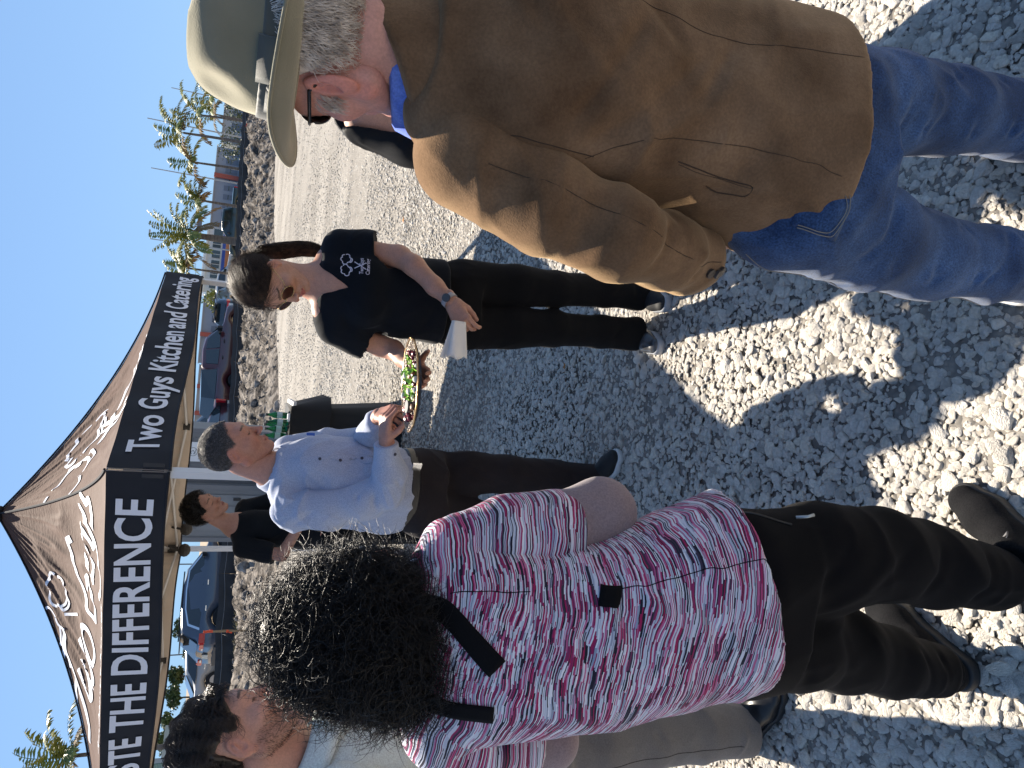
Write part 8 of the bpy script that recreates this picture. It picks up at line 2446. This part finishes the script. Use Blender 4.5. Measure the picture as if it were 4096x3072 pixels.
finish_body('body', [(bv, bf), (hv, hf), (g1v, g1f), (g2v, g2f)], [np.tile(sk, (len(bv), 1)), hc, np.tile(sk, (len(g1v), 1)), np.tile(sk, (len(g2v), 1))], M_skin_a, pF)
v, f = cap_hair(hzM, 0.010, wav=0.012, seed=9)
hs, r_ = hairs_on(2600, hzM, 0.035, lambda p: np.stack([0 * p[:, 0], 0.7 + 0 * p[:, 1], 0.2 + 0 * p[:, 2]], 1), lift=0.6, infl=0.010, r=0.0008, rnd=0.5, M_=5)
sv, sf = strands(hs, r_); v2, f2 = merge([(v, f), (sv, sf)])
make('hair', xf(v2, cF, FF, 0.98), f2, M_hairbk, pF)
j = SDF(0.007)
j.loft([(0.94, -1.155, 5.08, 0.165, 0.120), (1.10, -1.15, 5.075, 0.160, 0.115), (1.28, -1.14, 5.06, 0.172, 0.122), (1.42, -1.125, 5.05, 0.175, 0.105), (1.50, -1.115, 5.04, 0.10, 0.08)], yaw=-1.1, k=0.03)
j.cone((-1.115, 5.04, 1.49), (-1.22, 4.93, 1.455), 0.06, 0.062, k=0.03); j.cone((-1.115, 5.04, 1.49), (-1.02, 5.15, 1.455), 0.06, 0.062, k=0.03)
j.chain([(-1.225, 4.925, 1.45), (-1.245, 4.87, 1.33), (-1.25, 4.84, 1.26)], [0.066, 0.066, 0.070], k=0.02)
j.chain([(-1.02, 5.15, 1.45), (-0.97, 5.15, 1.28)], [0.066, 0.068], k=0.02)
j.half((-1.25, 4.84, 1.27), (0, -0.35, -0.93), near=((-1.25, 4.83, 1.23), 0.09))
garment('t_shirt', j, M_black, pF, amp=0.008, sc=(7, 7, 5), seed=71)
d_ = SDF(0.009); d_.loft([(0.84, -1.155, 5.08, 0.155, 0.12), (0.96, -1.155, 5.08, 0.155, 0.115)], yaw=-1.1, k=0.03)
d_.chain([(-1.12, 4.99, 0.90), (-1.12, 4.98, 0.50), (-1.14, 5.0, 0.07)], [0.098, 0.078, 0.072], k=0.03)
d_.chain([(-1.18, 5.15, 0.90), (-1.18, 5.15, 0.50), (-1.20, 5.2, 0.07)], [0.098, 0.078, 0.072], k=0.03)
garment('trousers', d_, M_blackp, pF, amp=0.006, sc=(7, 7, 4), seed=72)
shoe(pF, (-1.20, 5.03), (-0.94, 4.93), 0.046, M_bleath, M_bsole, style='slip'); shoe(pF, (-1.26, 5.23), (-1.0, 5.13), 0.046, M_bleath, M_bsole, style='slip')

# ------------------------------------------------------------------ small litter on the gravel
M_dry = mat('dry_leaf', (0.50, 0.22, 0.05), 0.8, col2=(0.30, 0.12, 0.04), nscale=60)
for i, (x_, y_, lb) in enumerate(((1.62, 7.4, 'orange dry leaf lying on the sunny gravel left of the black jacket'), (0.86, 6.2, 'small red brown leaf on the sunny gravel behind the server'), (0.12, 3.35, 'brown leaf on the shaded gravel beside the server\'s shoe'), (-2.6, 16.5, 'rusty scrap lying near the foot of the berm'))):
    r = (0.035, 0.025, 0.018, 0.10)[i]
    Vv = [(x_ + r * a, y_ + r * b * 0.6, 0.03 + r * c) for a, b, c in ((-1, 0, 0.1), (-0.4, 0.5, 0.5), (0.5, 0.45, 0.2), (1, 0.1, 0.6), (0.4, -0.5, 0.1), (-0.5, -0.45, 0.3), (0, 0, 0.25))]
    o_ = make('dry_leaf', Vv, [(6, 0, 5), (6, 5, 4), (6, 4, 3), (6, 3, 2), (6, 2, 1), (6, 1, 0)], M_dry, smooth=True)
    md = o_.modifiers.new('thick', 'SOLIDIFY'); md.thickness = 0.002
    tag(o_, lb, 'leaf', 'dry leaves and scraps on the gravel')

# ------------------------------------------------------------------ blue shirt collar of the man in the hat
M_hblue = cloth('striped_blue_shirt', (0.05, 0.10, 0.42), (0.16, 0.24, 0.58), nscale=30)
collar(pH, (0.452, 1.062), 0.074, 0.074, 1.470, 1.520, (-0.35, 0.9), M_hblue, flare=0.020, tip=0.055, tilt=(0.15, -0.25), name='shirt_collar')
